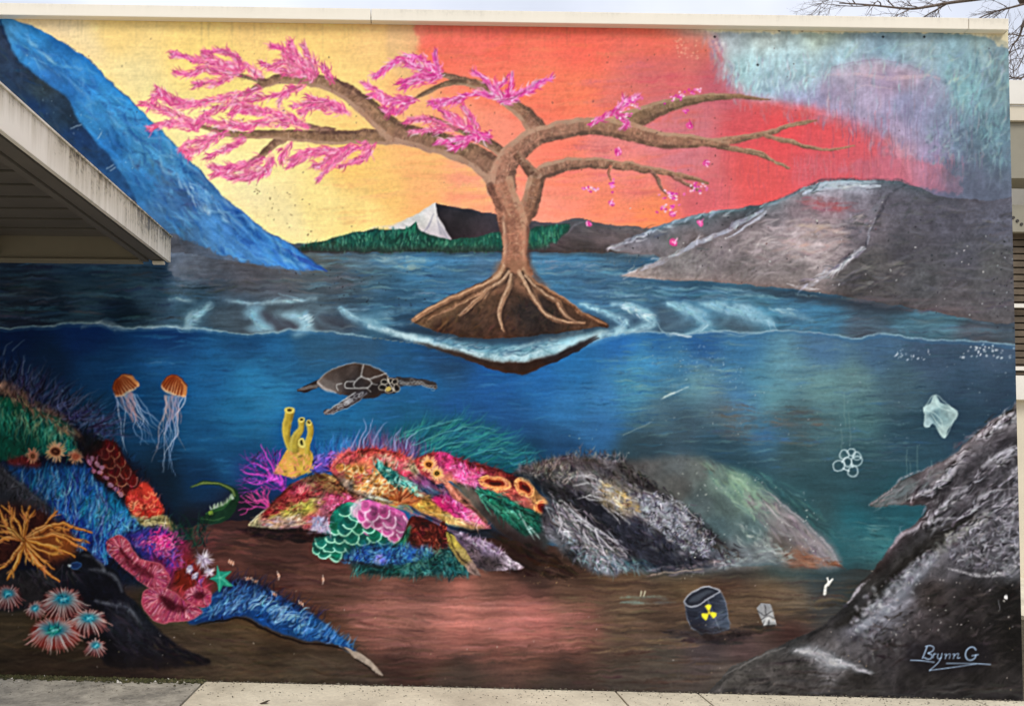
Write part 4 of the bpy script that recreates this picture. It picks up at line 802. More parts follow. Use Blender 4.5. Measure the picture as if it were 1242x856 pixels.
# ---- helpers for corals
def U(x, y, r, ang, fc, ec, w=1.6, ry=1., a=1., lb=None):
    """one shell-like scale hanging in direction ang"""
    oval(x, y, r, r * ry, fc, a, -ang, lb, n=12)
    oval(x - math.cos(math.radians(ang)) * r * .3, y + math.sin(math.radians(ang)) * r * .3, r * .6, r * .6 * ry, lerp(fc, (10, 20, 20), .35), .6 * a, -ang, n=10)
    ring(x, y, r, r * ry, w, ec, a, -ang, None, -85, 85, 9)
def scales(rows, fc, ec, w=1.6, cj=8, lb=None):
    for x, y, r, g in sorted(rows, key=lambda q: -q[1]): U(x, y, r, g, jc(fc, cj), jc(ec, 6), w, lb=lb)
def scribble(region, n, cols, r=3, w=1.2, a=.7):
    for x, y in inside(region, n):
        g = rng.uniform(0, 360); ring(x, y, r * rng.uniform(.6, 1.3), r * rng.uniform(.4, .9), w, jc(pick(cols)), a * rng.uniform(.6, 1), g, None, 0, 200, 7)
def tuft(x, y, n, r, cols, a0=0, a1=360, w=1.6, a=.85, lb=None, bend=.25):
    for k in range(n):
        hair(x, y, rng.uniform(a0, a1), r * rng.uniform(.6, 1.15), w, jc(pick(cols)), a, rng.normal(0, bend), lb)
def branchy(x, y, ang, ln, w, c, d=0, spread=28, lb=None, a=.9):
    t = math.radians(ang); b = rng.normal(0, .12)
    x2, y2 = x + math.cos(t) * ln, y - math.sin(t) * ln
    stroke([(x, y), ((x + x2) / 2 + b * ln, (y + y2) / 2 + b * ln), (x2, y2)], [w, w * .75], jc(c, 12), a, 3, lb)
    if d > 0:
        for s in (-1, 1):
            branchy(x2, y2, ang + s * rng.uniform(.4, 1.) * spread, ln * rng.uniform(.62, .85), w * .72, c, d - 1, spread, lb, a)
def flower(x, y, r, petal_c, rim, eye, lb=None, n=16):
    for k in range(n * 2):
        hair(x, y, 360 / n / 2 * k + rng.normal(0, 5), r * rng.uniform(.85, 1.1), r * .34, jc(petal_c), .9, rng.normal(0, .1), lb)
    oval(x, y, r * .55, r * .5, rim, .95, lb=lb); oval(x, y, r * .34, r * .3, eye, 1.); oval(x, y, r * .15, r * .14, lerp(eye, rim, .4), .9)

# ---- grasses behind the centre reef
gr = lab('painted_sea_grass')
fill([(455, 545), (480, 520), (530, 505), (585, 512), (630, 535), (660, 560), (620, 580), (540, 565), (470, 560)], (20, 84, 96), .65, 9, gr, [('h', .1)], thr=.5)
for x, y in inside([(470, 560), (490, 525), (540, 512), (600, 525), (640, 560), (590, 572)], 420):
    g = 55 - (x - 470) * .28
    hair(x, y, g + rng.normal(0, 12), rng.uniform(16, 42), 1.5, jc(pick([(40, 128, 124), (20, 92, 100), (70, 156, 150), (14, 64, 80), (40, 110, 140)])), .55, rng.normal(.25, .12))
fur([(380, 562), (410, 548), (430, 545), (425, 560), (395, 572)], 190, 78, 26, 1.6, [(40, 120, 186), (70, 150, 210), (24, 80, 150), (90, 130, 200), (30, 60, 120)], .7, 22, .25)
fur([(425, 556), (450, 546), (490, 548), (510, 560), (470, 552)], 230, 82, 26, 1.6, [(110, 70, 120), (140, 96, 140), (70, 50, 100), (150, 130, 176), (90, 44, 70), (60, 70, 120)], .75, 20, .25)
for p_ in ([(443, 547), (441, 534), (449, 522), (452, 508)], [(433, 547), (438, 530), (444, 518), (440, 506)], [(452, 540), (458, 526), (470, 512)], [(480, 546), (478, 532), (486, 520)], [(492, 545), (496, 532), (506, 524)], [(422, 549), (430, 532), (436, 520)]):
    stroke(p_, [2, 1.8, 1.3, .7], (150, 160, 206), .75)
for p_ in ([(480, 534), (510, 522), (540, 512), (562, 508)], [(500, 540), (530, 528), (566, 518), (600, 520)], [(510, 550), (540, 540), (580, 532)], [(560, 560), (580, 548), (610, 544)]):
    stroke(p_, [1.2, 1.8, .8], (96, 176, 176), .55)
fill([(480, 568), (540, 566), (610, 590), (660, 596), (640, 575), (580, 556)], (10, 50, 60), .55, 6)

# ---- purple fan corals on the left
pc = lab('painted_fan_coral')
fill([(286, 566), (310, 552), (345, 560), (352, 590), (330, 606), (300, 590)], (40, 46, 120), .6, 9)
for g, l in ((165, 26), (150, 28), (135, 30), (120, 30), (105, 28), (90, 22)):
    branchy(345, 597, g, l * .78, 2.6, pick([(110, 44, 140), (140, 50, 156), (80, 50, 160)]), 3, 24, pc, .7)
for p_ in ([(348, 600), (338, 584), (326, 582), (312, 587), (296, 582)], [(338, 584), (320, 576), (300, 574), (292, 570)], [(332, 580), (318, 566), (304, 560)], [(340, 588), (330, 566), (322, 552), (316, 538)], [(343, 590), (338, 566), (340, 548)]):
    stroke(p_, [3.4, 2.6, 1.8, .9], (196, 72, 190), .9, lb=pc)
pc2 = lab('painted_fan_coral')
for g, l in ((178, 20), (160, 18), (140, 16), (120, 14), (100, 12)):
    branchy(327, 614, g, l * .8, 2.4, (176, 60, 130), 2, 28, pc2)
stroke([(330, 616), (322, 606), (308, 606), (298, 602)], [2.6, 2, 1], (206, 80, 150), .9, lb=pc2)
pc3 = lab('painted_fan_coral')
fill([(376, 565), (395, 552), (425, 548), (420, 560), (400, 572), (380, 574)], (110, 70, 170), .8, 3, pc3)
for p_ in ([(412, 582), (402, 566), (392, 556)], [(408, 575), (405, 562), (415, 552)], [(400, 568), (386, 564), (378, 560)], [(402, 566), (398, 554), (402, 546)]): stroke(p_, [3, 2.4, 1.4], (56, 40, 110), .9)
for k in range(26): x, y = rng.uniform(378, 420), rng.uniform(550, 574); stroke([(x, y), (x + 5, y - 3)], 2, jc(pick([(190, 120, 220), (140, 110, 210), (216, 110, 200)])), .6, 2)

# ---- yellow tube sponge
ts = lab('painted_tube_sponge')
YB, YH, YL = (176, 158, 66), (212, 200, 110), (106, 92, 42)
fill([(338, 566), (346, 548), (354, 540), (366, 540), (378, 545), (380, 560), (374, 572), (356, 578), (342, 576)], [(345, 560, (206, 160, 80)), (368, 560, (190, 158, 70))], 1, .6, ts, [('i', .1)])
for pts, w in (([(355, 548), (348, 530), (348, 516), (351, 498)], [8, 9, 10, 11]), ([(357, 548), (358, 532), (364, 520), (365, 510)], [9, 10, 8, 8]), ([(373, 552), (374, 536), (377, 524), (374, 514)], [8, 8, 8, 7])):
    band(pts, w, YB, 1, ts, [('i', .08)], 0, (YL, YH), .6)
    x, y = pts[-1]; oval(x, y - 1, w[-1] * .52, w[-1] * .42, YH, 1, lb=ts); oval(x, y - 1.4, w[-1] * .26, w[-1] * .2, (60, 56, 30), 1)
oval(366, 537, 5, 5.5, YH, 1, lb=ts); oval(365.5, 536.5, 2, 2.4, (40, 44, 20), 1)
for x, y in inside([(338, 572), (345, 556), (360, 548), (374, 556), (378, 572), (356, 580)], 44): stroke([(x, y), (x + rng.normal(0, 4), y + rng.normal(0, 3))], 2.4, pick([(232, 150, 100), (214, 180, 90), (240, 176, 120), (236, 140, 110), (110, 84, 60)]), .6, 2)
for k in range(7): tuft(rng.uniform(336, 346), rng.uniform(562, 578), 5, 6, [(236, 130, 110), (220, 160, 120)], 90, 270, 1.8)

# ---- left lobe
ll = lab('painted_coral_lobe')
fill([(300, 637), (312, 628), (320, 620), (335, 606), (352, 588), (372, 578), (398, 575), (425, 584), (442, 596), (440, 612), (410, 630), (385, 642), (340, 641), (316, 640)], [
    (306, 635, (200, 190, 140)), (325, 622, (130, 30, 30)), (345, 604, (150, 40, 50)), (360, 592, (190, 50, 80)), (375, 582, (170, 140, 110)), (400, 578, (180, 140, 90)), (395, 586, (150, 70, 40)), (412, 590, (150, 60, 40)), (430, 596, (120, 80, 60)), (372, 604, (130, 40, 50)), (385, 600, (120, 90, 80)),
    (350, 618, (170, 160, 60)), (372, 614, (190, 180, 70)), (400, 608, (206, 60, 110)), (420, 604, (196, 50, 100)), (330, 632, (190, 176, 190)), (350, 630, (206, 150, 110)), (350, 637, (170, 120, 150)), (378, 632, (170, 70, 80)), (400, 622, (190, 110, 130))], 1, .6, ll, [('dd', .1), ('i', .08)])
for k in range(190):
    x = rng.uniform(320, 390); y = 628 - (x - 316) * .52 + rng.normal(0, 6)
    ring(x, y, 3, 1.8, 1.1, pick([(190, 50, 70), (90, 16, 24), (220, 110, 90), (150, 30, 40)]), .7, rng.uniform(-40, 10), None, 0, 180, 6)
scribble([(352, 594), (368, 582), (380, 586), (360, 600)], 34, [(240, 90, 120), (220, 50, 100), (250, 150, 150)], 3)
scribble([(385, 612), (400, 600), (425, 602), (420, 612), (395, 620)], 44, [(236, 90, 140), (190, 30, 90), (250, 150, 190)], 4)
dabs([(325, 628), (380, 604), (390, 614), (350, 628)], 90, 14, 2.4, 16, [(210, 200, 80), (150, 140, 40), (236, 224, 130)], .7, 14)
dabs([(312, 636), (345, 626), (380, 632), (350, 640)], 80, 16, 2.2, 8, [(216, 206, 214), (236, 190, 130), (180, 110, 130), (226, 150, 110)], .7, 10)
dabs([(370, 582), (410, 576), (436, 594), (400, 596)], 90, 18, 2.4, -22, [(216, 176, 100), (150, 70, 40), (190, 150, 110), (110, 50, 34), (236, 190, 110)], .7, 12)
stroke([(303, 634), (320, 620), (328, 614)], [1.4, 2.2, 1], (226, 220, 190), .9)
stroke([(302, 637), (316, 639), (330, 640)], 1.4, (236, 226, 170), .8)

# ---- upper lobe
ul = lab('painted_coral_lobe')
fill([(402, 570), (406, 558), (420, 548), (448, 543), (478, 548), (506, 560), (536, 580), (560, 604), (594, 637), (592, 642), (560, 638), (520, 625), (500, 614), (470, 612), (440, 602), (416, 588)], [
    (410, 565, (226, 90, 96)), (425, 552, (226, 84, 90)), (450, 548, (214, 70, 70)), (478, 556, (236, 80, 96)), (488, 566, (226, 60, 100)), (500, 568, (170, 150, 110)), (470, 560, (190, 120, 90)), (430, 572, (236, 150, 76)), (450, 580, (236, 130, 80)), (466, 572, (236, 170, 100)), (456, 592, (226, 140, 90)),
    (474, 580, (30, 110, 100)), (495, 590, (60, 150, 140)), (510, 584, (120, 60, 110)), (530, 596, (60, 80, 120)), (500, 605, (190, 90, 50)), (520, 612, (240, 170, 70)), (540, 625, (242, 176, 80)), (545, 615, (232, 40, 120)), (570, 628, (240, 110, 150)), (560, 610, (222, 110, 120)), (545, 598, (140, 90, 140)), (590, 639, (236, 130, 150)),
    (420, 590, (180, 150, 130)), (445, 602, (120, 100, 84)), (480, 610, (160, 120, 70))], 1, .6, ul, [('i', .06)])
tuft_pal = [(236, 90, 100), (250, 140, 140), (206, 56, 80), (240, 110, 90)]
fur([(404, 570), (410, 556), (428, 550), (424, 562), (412, 570)], 130, 130, 9, 2, tuft_pal, .8, 40)
fur([(428, 552), (450, 545), (482, 550), (500, 562), (470, 558)], 150, 60, 10, 1.8, [(226, 70, 70), (190, 40, 60), (240, 120, 80), (120, 30, 40)], .7, 40)
dabs([(462, 556), (480, 556), (500, 572), (494, 578)], 60, 12, 3, -38, [(246, 80, 110), (226, 40, 90), (250, 140, 140)], .75, 16)
dabs([(440, 553), (470, 552), (505, 570), (500, 576), (470, 562)], 60, 14, 2.2, -32, [(180, 160, 120), (130, 110, 80), (206, 190, 150)], .7, 14)
rows = [(x + (5 if k % 2 else 0), 566 + k * 5.2 + (x - 408) * .12, rng.uniform(4, 5.6), -50 + rng.normal(0, 30)) for k in range(6) for x in np.arange(413 + k * 5, 462 + k * 5, 8.5)]
scales(rows, (232, 140, 70), (250, 200, 140), 1.4, 20)
for k in range(12): x, y = rng.uniform(425, 450), rng.uniform(568, 585); ring(x, y, 3.4, 2, 1.2, (226, 90, 90), .8, rng.uniform(0, 360), None, 0, 200, 7)
dabs([(408, 574), (440, 596), (480, 610), (500, 614), (450, 604)], 60, 18, 3, -32, [(176, 156, 140), (120, 100, 84), (206, 196, 180), (84, 70, 60)], .7, 10)
band([(456, 562), (470, 574), (488, 590), (505, 598)], [5, 14, 13, 6], (16, 84, 80), 1, None, [('i', .1)])
for k in range(70):
    t = rng.random(); x = 456 + 52 * t + rng.normal(0, 3); y = 563 + 38 * t + rng.normal(0, 4)
    hair(x, y, rng.choice([80, 110, -30]) + rng.normal(0, 20), rng.uniform(4, 9), 2, jc(pick([(130, 206, 190), (80, 170, 156), (20, 100, 96), (190, 226, 210)])), .85)
dabs([(496, 576), (520, 584), (548, 600), (540, 604), (510, 592)], 50, 16, 2.4, -32, [(130, 70, 120), (90, 40, 90), (160, 90, 120)], .7, 12)
dabs([(508, 590), (528, 592), (552, 606), (548, 610), (520, 600)], 46, 16, 2, -30, [(70, 100, 140), (40, 56, 90), (110, 140, 160)], .8, 10)
fill([(500, 612), (520, 606), (540, 620), (560, 632), (590, 640), (560, 640), (525, 626)], [(520, 612, (244, 180, 76)), (560, 636, (244, 196, 120))], .85, 1.5, None, [('i', .08)])
fill([(524, 604), (540, 600), (556, 606), (580, 624), (594, 638), (586, 637), (560, 630), (540, 620)], [(535, 608, (236, 36, 120)), (556, 612, (240, 60, 150)), (580, 630, (240, 120, 150))], .95, 1, None, [('i', .05)])
scribble([(538, 606), (556, 608), (584, 630), (570, 630)], 70, [(252, 190, 210), (250, 130, 190), (236, 60, 140)], 2.6, 1.1, .8)
stroke([(520, 620), (545, 626), (570, 633), (590, 637)], [1, 3, 2, 1], (252, 216, 150), .7, br=.3)
oa = lab('painted_anemone')
for k in range(70):
    g = rng.uniform(5, 175); hair(486, 611, g, rng.uniform(14, 27), 2.2, jc(pick([(206, 100, 50), (236, 140, 80), (150, 60, 30), (250, 170, 110), (120, 50, 30)])), .85, rng.normal(0, .2), oa)

# ---- right lobe with rosettes and ring corals
rl = lab('painted_coral_lobe')
fill([(502, 562), (512, 552), (535, 548), (560, 558), (600, 568), (625, 578), (640, 580), (652, 596), (668, 614), (664, 628), (650, 620), (620, 610), (590, 598), (575, 592), (556, 590), (545, 582), (525, 586)], [
    (515, 555, (170, 60, 60)), (540, 560, (226, 60, 130)), (560, 572, (236, 70, 150)), (575, 582, (240, 110, 170)), (590, 570, (170, 50, 70)), (620, 580, (120, 34, 36)), (600, 588, (226, 120, 70)), (630, 604, (206, 90, 80)), (650, 600, (206, 140, 80)), (545, 585, (236, 140, 110))], 1, .6, rl, [('i', .07)])
fur([(545, 556), (580, 562), (630, 580), (600, 572)], 90, -30, 10, 1.6, [(110, 30, 36), (150, 50, 50), (70, 20, 26)], .7, 40)
scribble([(548, 562), (585, 570), (580, 590), (556, 584)], 90, [(246, 110, 180), (214, 30, 120), (250, 160, 210)], 2.6, 1.2, .7)
band([(538, 582), (552, 598), (572, 614), (592, 634)], [6, 10, 9, 3], (226, 130, 110), 1, None, [('i', .1)], 0, ((160, 70, 70), (250, 180, 150)), .6)
for x, y, rx, ry, g in ((600, 585, 21, 8, 13), (636, 591, 15, 10, 38), (657, 617, 12, 10, 48)):
    l_ = lab('painted_ring_coral')
    oval(x, y, rx, ry, (222, 140, 84), 1, g, l_, tex=[('i', .1)]); ring(x, y, rx * .92, ry * .9, 2, (244, 190, 120), .8, g)
    oval(x, y, rx * .62, ry * .5, (120, 34, 24), 1, g); oval(x + 1, y + 1, rx * .4, ry * .28, (60, 14, 14), .9, g)
    for k in range(34):
        q = rng.uniform(0, 6.28); c_, s_ = math.cos(math.radians(g)), math.sin(math.radians(g)); u, v = rx * .8 * math.cos(q), ry * .75 * math.sin(q)
        oval(x + u * c_ - v * s_, y + u * s_ + v * c_, 1.1, 1.1, pick([(250, 200, 130), (200, 100, 70), (232, 150, 100)]), .7, n=7)
dabs([(582, 590), (610, 598), (645, 608), (640, 616), (600, 604)], 80, 9, 2.4, -20, [(226, 120, 110), (190, 80, 80), (244, 160, 130)], .7, 30)
flower(519, 562, 11, (232, 176, 130), (226, 150, 80), (90, 40, 20), lab('painted_rosette_coral'))
flower(529, 574, 9, (236, 186, 130), (226, 160, 90), (70, 50, 20), lab('painted_rosette_coral'))

# ---- grey flank and green feather grass
fill([(550, 586), (576, 592), (640, 630), (668, 640), (660, 668), (620, 655), (590, 632), (570, 612)], [(560, 592, (96, 84, 78)), (600, 625, (60, 54, 52)), (640, 655, (56, 62, 64))], 1, 2, None, [('i', .12)])
gf = lab('painted_feather_grass')
fill([(576, 592), (600, 598), (640, 616), (662, 630), (660, 644), (636, 648), (606, 626)], (16, 74, 62), 1, 1.5, gf, [('i', .1)])
for x, y in inside([(574, 590), (600, 596), (630, 614), (640, 630), (600, 618)], 260):
    hair(x, y, -40 + rng.normal(0, 14), rng.uniform(12, 26), 1.7, jc(pick([(30, 130, 100), (16, 96, 80), (90, 180, 150), (10, 60, 56), (60, 150, 120)])), .8, rng.normal(0, .15))
for p_ in ([(636, 634), (644, 646), (648, 656)], [(642, 638), (652, 650), (655, 654)], [(630, 622), (640, 640)]): stroke(p_, [1.6, 2.2, 1], (176, 214, 206), .8)

# ---- lower group: mint scales, pink shelves, maroon scales, furs
fill([(376, 640), (400, 640), (460, 660), (560, 660), (590, 690), (640, 696), (660, 660), (600, 640), (540, 640)], (36, 22, 20), .75, 5)
ls = lab('painted_scale_coral')
fill([(380, 664), (384, 650), (398, 640), (402, 622), (414, 612), (430, 610), (460, 630), (490, 648), (480, 664), (430, 676), (396, 674)], [(400, 650, (16, 96, 86)), (430, 620, (30, 130, 110)), (450, 655, (20, 130, 120))], 1, .5, ls, [('i', .08)])
mint = (150, 226, 196); teal = (16, 112, 98)
scales([(418, 618, 8, -60), (432, 622, 10, -70), (424, 632, 9, -60), (406, 640, 8, -75), (418, 640, 9, -75), (436, 638, 10, -70), (448, 638, 8, -70), (402, 650, 7, -80), (413, 650, 8, -75), (427, 650, 9, -70), (441, 652, 9, -70), (454, 648, 9, -65), (466, 652, 8, -65),
        (390, 656, 7, -110), (400, 662, 8, -80), (412, 662, 8, -80), (427, 662, 9, -80), (442, 662, 9, -75), (384, 666, 5, -120), (393, 670, 7, -110), (406, 672, 8, -85), (456, 660, 8, -75), (470, 660, 7, -70)], teal, mint, 1.9, 14, ls)
pk_ = lab('painted_shelf_coral')
fill([(428, 622), (434, 612), (446, 606), (470, 612), (492, 624), (496, 636), (490, 650), (478, 655), (466, 648), (450, 638), (436, 632)], (216, 100, 170), 1, .5, pk_, [('i', .06)])
for x, y, r, g in sorted(((443, 614, 8, -110), (452, 622, 11, -90), (440, 624, 9, -110), (466, 620, 9, -80), (460, 632, 9, -95), (446, 632, 8, -100), (472, 630, 11, -60), (484, 634, 12, -30), (470, 642, 8, -90), (478, 648, 9, -90), (486, 644, 8, -70)), key=lambda q: -q[1]):
    U(x, y, r, g, jc((214, 96, 168), 14), (246, 190, 226), 2.4, .8, 1, pk_)
for k in range(30): x, y = rng.uniform(436, 492), rng.uniform(610, 650); stroke([(x, y), (x + 4, y + 2)], 2, pick([(246, 150, 206), (190, 60, 130), (236, 90, 170)]), .5, 2)
stroke([(438, 606), (452, 603), (476, 608)], [1.5, 3, 1.5], (220, 226, 206), .9); dabs([(455, 606), (490, 612), (500, 622), (470, 614)], 30, 12, 2.4, -20, [(200, 190, 80), (170, 130, 120), (190, 150, 90)], .7)
fill([(424, 616), (432, 606), (440, 604), (436, 618), (428, 628)], (226, 206, 226), .8, 1.5)
dabs([(490, 618), (520, 622), (550, 644), (530, 640), (500, 628)], 60, 14, 2.4, -28, [(176, 130, 120), (150, 70, 110), (120, 90, 90), (190, 110, 130)], .7)
mr = lab('painted_scale_coral')
fill([(496, 630), (510, 626), (530, 636), (544, 646), (546, 660), (534, 668), (512, 668), (494, 656)], (80, 24, 20), 1, .5, mr, [('i', .15)])
for k in range(38):
    x, y = rng.uniform(500, 540), rng.uniform(634, 662); U(x, y, rng.uniform(3.4, 5), -70 + rng.normal(0, 40), jc((104, 34, 26), 24), pick([(196, 90, 70), (150, 56, 44), (60, 16, 14)]), 1.5, .8)
fill([(486, 652), (498, 636), (498, 650), (490, 664), (470, 668)], (40, 120, 96), .8, 1.5); dabs([(478, 656), (496, 654), (490, 668), (478, 668)], 16, 8, 3, 50, [(190, 206, 60), (120, 180, 90)], .8)
bf = lab('painted_blue_fringe')
fill([(416, 676), (440, 662), (480, 660), (515, 664), (526, 676), (500, 686), (440, 686)], (20, 70, 140), .9, 3, bf, [('i', .1)])
fur([(414, 680), (440, 666), (490, 664), (524, 672), (510, 684), (440, 684)], 260, 80, 10, 1.8, [(40, 120, 190), (20, 70, 160), (80, 160, 210), (30, 50, 140), (120, 190, 220)], .8, 45)
tuft(461, 679, 40, 9, [(150, 160, 230), (90, 110, 220), (190, 190, 240), (60, 60, 180)], 0, 360, 1.7)
dg = lab('painted_dark_fringe')
fill([(424, 684), (470, 686), (520, 676), (545, 664), (562, 680), (570, 694), (530, 696), (480, 698), (440, 694)], (12, 58, 62), .95, 3, dg, [('i', .1)])
fur([(420, 686), (470, 688), (524, 674), (556, 668), (568, 692), (500, 694), (440, 692)], 300, -110, 12, 1.6, [(20, 84, 84), (8, 40, 46), (50, 120, 116), (90, 150, 140), (14, 60, 66)], .75, 40, .35)
fur([(505, 672), (556, 668), (566, 690), (520, 690)], 90, 90, 12, 1.5, [(40, 120, 110), (100, 160, 140), (10, 50, 50)], .7, 40, .45)
tp = lab('painted_coral_tip')
fill([(540, 645), (552, 650), (566, 668), (584, 700), (568, 692), (552, 674), (544, 660)], [(550, 655, (180, 160, 70)), (562, 675, (170, 150, 90)), (575, 690, (170, 140, 130))], 1, .6, tp, [('f', .12)], curve=False)
lk = lab('painted_coral_spike')
fill([(546, 642), (566, 648), (590, 656), (612, 672), (630, 684), (636, 688), (624, 691), (600, 692), (580, 690), (566, 668), (552, 650)], [(560, 650, (110, 90, 110)), (590, 664, (150, 130, 160)), (625, 687, (206, 186, 206)), (590, 685, (84, 70, 74)), (575, 675, (120, 100, 110))], 1, .7, lk, [('dd', .12)])
fur([(552, 646), (590, 656), (612, 672), (590, 668)], 120, 50, 6, 1.3, [(200, 180, 210), (150, 120, 160), (226, 210, 226), (90, 60, 80)], .8, 40)
lf = lab('painted_lilac_fuzz')
for k in range(110): hair(rng.uniform(380, 398), rng.uniform(626, 642), -100 + rng.normal(0, 40), rng.uniform(6, 14), 1.5, jc(pick([(170, 170, 200), (206, 206, 226), (120, 120, 160), (190, 170, 190)])), .75, rng.normal(0, .2), lf)
dabs([(300, 640), (385, 644), (380, 656), (310, 650)], 60, 30, 4, -2, [(26, 18, 20), (36, 24, 22)], .7)
dabs([(590, 645), (690, 680), (680, 700), (610, 690), (640, 680)], 90, 24, 4, -24, [(30, 18, 14), (44, 28, 18), (24, 14, 12)], .7)

for p_, w_ in (([(306, 640), (350, 642), (384, 644)], 4), ([(402, 572), (420, 592), (446, 604), (470, 610)], 2.4), ([(442, 598), (425, 606), (404, 618), (392, 634)], 1.6), ([(500, 616), (530, 632), (560, 642), (592, 644)], 3), ([(546, 586), (562, 606), (584, 628), (598, 642)], 3), ([(500, 562), (506, 574), (524, 586), (540, 592)], 2), ([(574, 592), (600, 606), (636, 620), (654, 634)], 1.8), ([(494, 630), (490, 650), (474, 664)], 2.4), ([(400, 676), (430, 682), (470, 690)], 2.6), ([(545, 648), (556, 672), (582, 700)], 2), ([(404, 566), (420, 552), (450, 546), (480, 550)], 1.2), ([(306, 634), (330, 612), (352, 590), (372, 580)], 1.4), ([(560, 560), (600, 570), (640, 582), (666, 612)], 2)):
    stroke(p_, [w_ * .5, w_, w_, w_ * .5], (28, 16, 18), .7, soft=1.2, br=.35, bn='i')
_m = np.isin(LAB, [ll, ul, rl, oa, pk_, ls, mr, bf, dg, gf, tp, lk])
CAN[_m] *= np.clip(1 + .09 * NZ['m'] + .06 * NZ['i'] - .04, .6, 1.2)[_m][:, None]
_l = CAN @ np.array([.3, .59, .11], np.float32)
CAN[_m] = (_l[..., None] + (CAN - _l[..., None]) * .92)[_m] * .96
dabs([(304, 634), (360, 584), (440, 590), (420, 616), (350, 638)], 120, 12, 1.8, 26, [(60, 20, 20), (90, 40, 30), (236, 206, 150), (40, 20, 20)], .5, 20)
dabs([(410, 560), (470, 548), (540, 590), (580, 630), (500, 610), (430, 590)], 130, 11, 1.8, -34, [(90, 30, 30), (60, 30, 30), (250, 210, 160), (120, 50, 40)], .45, 20)
dabs([(510, 556), (580, 564), (650, 600), (640, 612), (560, 590)], 110, 10, 1.8, -22, [(110, 24, 50), (80, 20, 30), (250, 190, 190), (150, 50, 40)], .5, 22)

# ---- grey bleached reef to the right
pr = lab('painted_pale_ridge')
fill([(890, 568), (930, 574), (980, 598), (1040, 642), (1060, 660), (1020, 690), (930, 690), (900, 610)], (52, 92, 100), .55, 8)
fill([(735, 566), (780, 557), (822, 551), (850, 554), (882, 567), (908, 578), (938, 602), (968, 628), (1000, 656), (1018, 685), (975, 689), (930, 686), (880, 690), (800, 690), (760, 620)], [
    (780, 566, (84, 84, 84)), (820, 560, (88, 94, 96)), (850, 570, (92, 98, 96)), (870, 585, (104, 124, 116)), (895, 590, (130, 164, 142)), (915, 604, (140, 170, 148)), (930, 590, (76, 110, 112)), (880, 610, (90, 108, 106)), (850, 610, (80, 92, 94)), (820, 590, (86, 86, 84)), (870, 640, (70, 88, 92)), (910, 640, (84, 104, 106)), (940, 616, (124, 124, 124)),
    (960, 640, (132, 126, 130)), (990, 662, (140, 132, 138)), (1008, 680, (130, 126, 130)), (950, 662, (100, 92, 88)), (975, 678, (124, 88, 72)), (930, 674, (110, 116, 120)), (890, 676, (110, 116, 122)), (840, 660, (50, 52, 58))], .93, 4, pr, [('i', .07), ('dd', .06)], p=3.6)
gk = lab('painted_bleached_reef')
fill([(622, 574), (640, 564), (664, 556), (692, 553), (730, 555), (756, 563), (782, 582), (812, 606), (842, 634), (866, 662), (892, 682), (872, 687), (846, 687), (820, 692), (790, 693), (766, 690), (744, 696), (722, 694), (702, 686), (682, 672), (662, 650), (655, 625), (664, 606), (648, 588)], [
    (640, 572, (66, 64, 66)), (690, 560, (76, 72, 78)), (735, 562, (90, 88, 96)), (760, 574, (66, 62, 62)), (660, 590, (40, 40, 42)), (690, 586, (58, 56, 58)), (720, 588, (110, 106, 104)), (742, 600, (156, 138, 102)), (762, 612, (136, 122, 102)), (700, 608, (42, 40, 46)), (680, 620, (60, 58, 62)), (700, 640, (92, 92, 98)), (682, 652, (96, 98, 106)), (722, 662, (112, 112, 122)), (744, 684, (124, 128, 140)),
    (724, 628, (46, 48, 56)), (770, 640, (60, 62, 78)), (762, 662, (44, 46, 60)), (790, 616, (140, 144, 154)), (820, 632, (128, 132, 144)), (848, 656, (112, 116, 128)), (800, 664, (40, 42, 54)), (840, 682, (46, 46, 54)), (786, 596, (60, 56, 56)), (690, 680, (50, 48, 50)), (774, 688, (64, 74, 82))], 1, 2, gk, [('i', .1), ('dd', .08)], p=3.8)
for k in range(240):                     # shaggy dark rim along the far side of the reef and pale fuzz along its crest
    t = rng.random(); x = 752 + 140 * t + rng.normal(0, 4); y = 562 + 116 * t ** 1.05 + rng.normal(0, 5)
    hair(x, y, -48 + rng.normal(0, 26), rng.uniform(6, 15), 1.8, jc(pick([(36, 34, 36), (60, 56, 56), (24, 22, 26), (96, 92, 92)])), .6, rng.normal(0, .2))
for k in range(190):
    x = rng.uniform(628, 760); y = 573 - 20 * math.sin((x - 620) / 140 * 2.2) + rng.normal(0, 3.4)
    hair(x, y, rng.normal(80, 40), rng.uniform(4, 10), 1.5, jc(pick([(110, 106, 112), (60, 56, 60), (140, 136, 142), (40, 38, 42)])), .55, rng.normal(0, .3))
# lobes and gullies running down to the right
for pts, wd, cc, al in (([(690, 596), (730, 622), (770, 650), (810, 686)], [10, 26, 30, 14], (30, 30, 38), .7), ([(752, 574), (800, 600), (850, 640), (900, 676)], [4, 10, 12, 8], (36, 34, 36), .6), ([(650, 584), (676, 606), (704, 634), (742, 676)], [8, 14, 14, 6], (40, 38, 40), .6),
                        ([(700, 580), (752, 600), (806, 624), (850, 662)], [14, 26, 40, 22], (128, 128, 138), .55), ([(664, 606), (700, 640), (744, 682)], [10, 26, 26], (104, 104, 112), .5), ([(925, 596), (955, 622), (1000, 662), (1014, 682)], [4, 10, 16, 8], (140, 134, 140), .5), ([(926, 588), (960, 604), (1000, 640)], [4, 10, 6], (40, 60, 64), .5), ([(640, 570), (700, 562), (780, 566)], [8, 14, 8], (54, 50, 52), .6)):
    stroke(pts, wd, cc, al, soft=6, br=.25, bn='i')
dabs([(640, 566), (740, 560), (860, 650), (820, 660), (700, 590)], 260, 14, 2.6, -30, [(100, 96, 98), (44, 40, 42), (130, 124, 124), (66, 60, 60)], .5, 26)
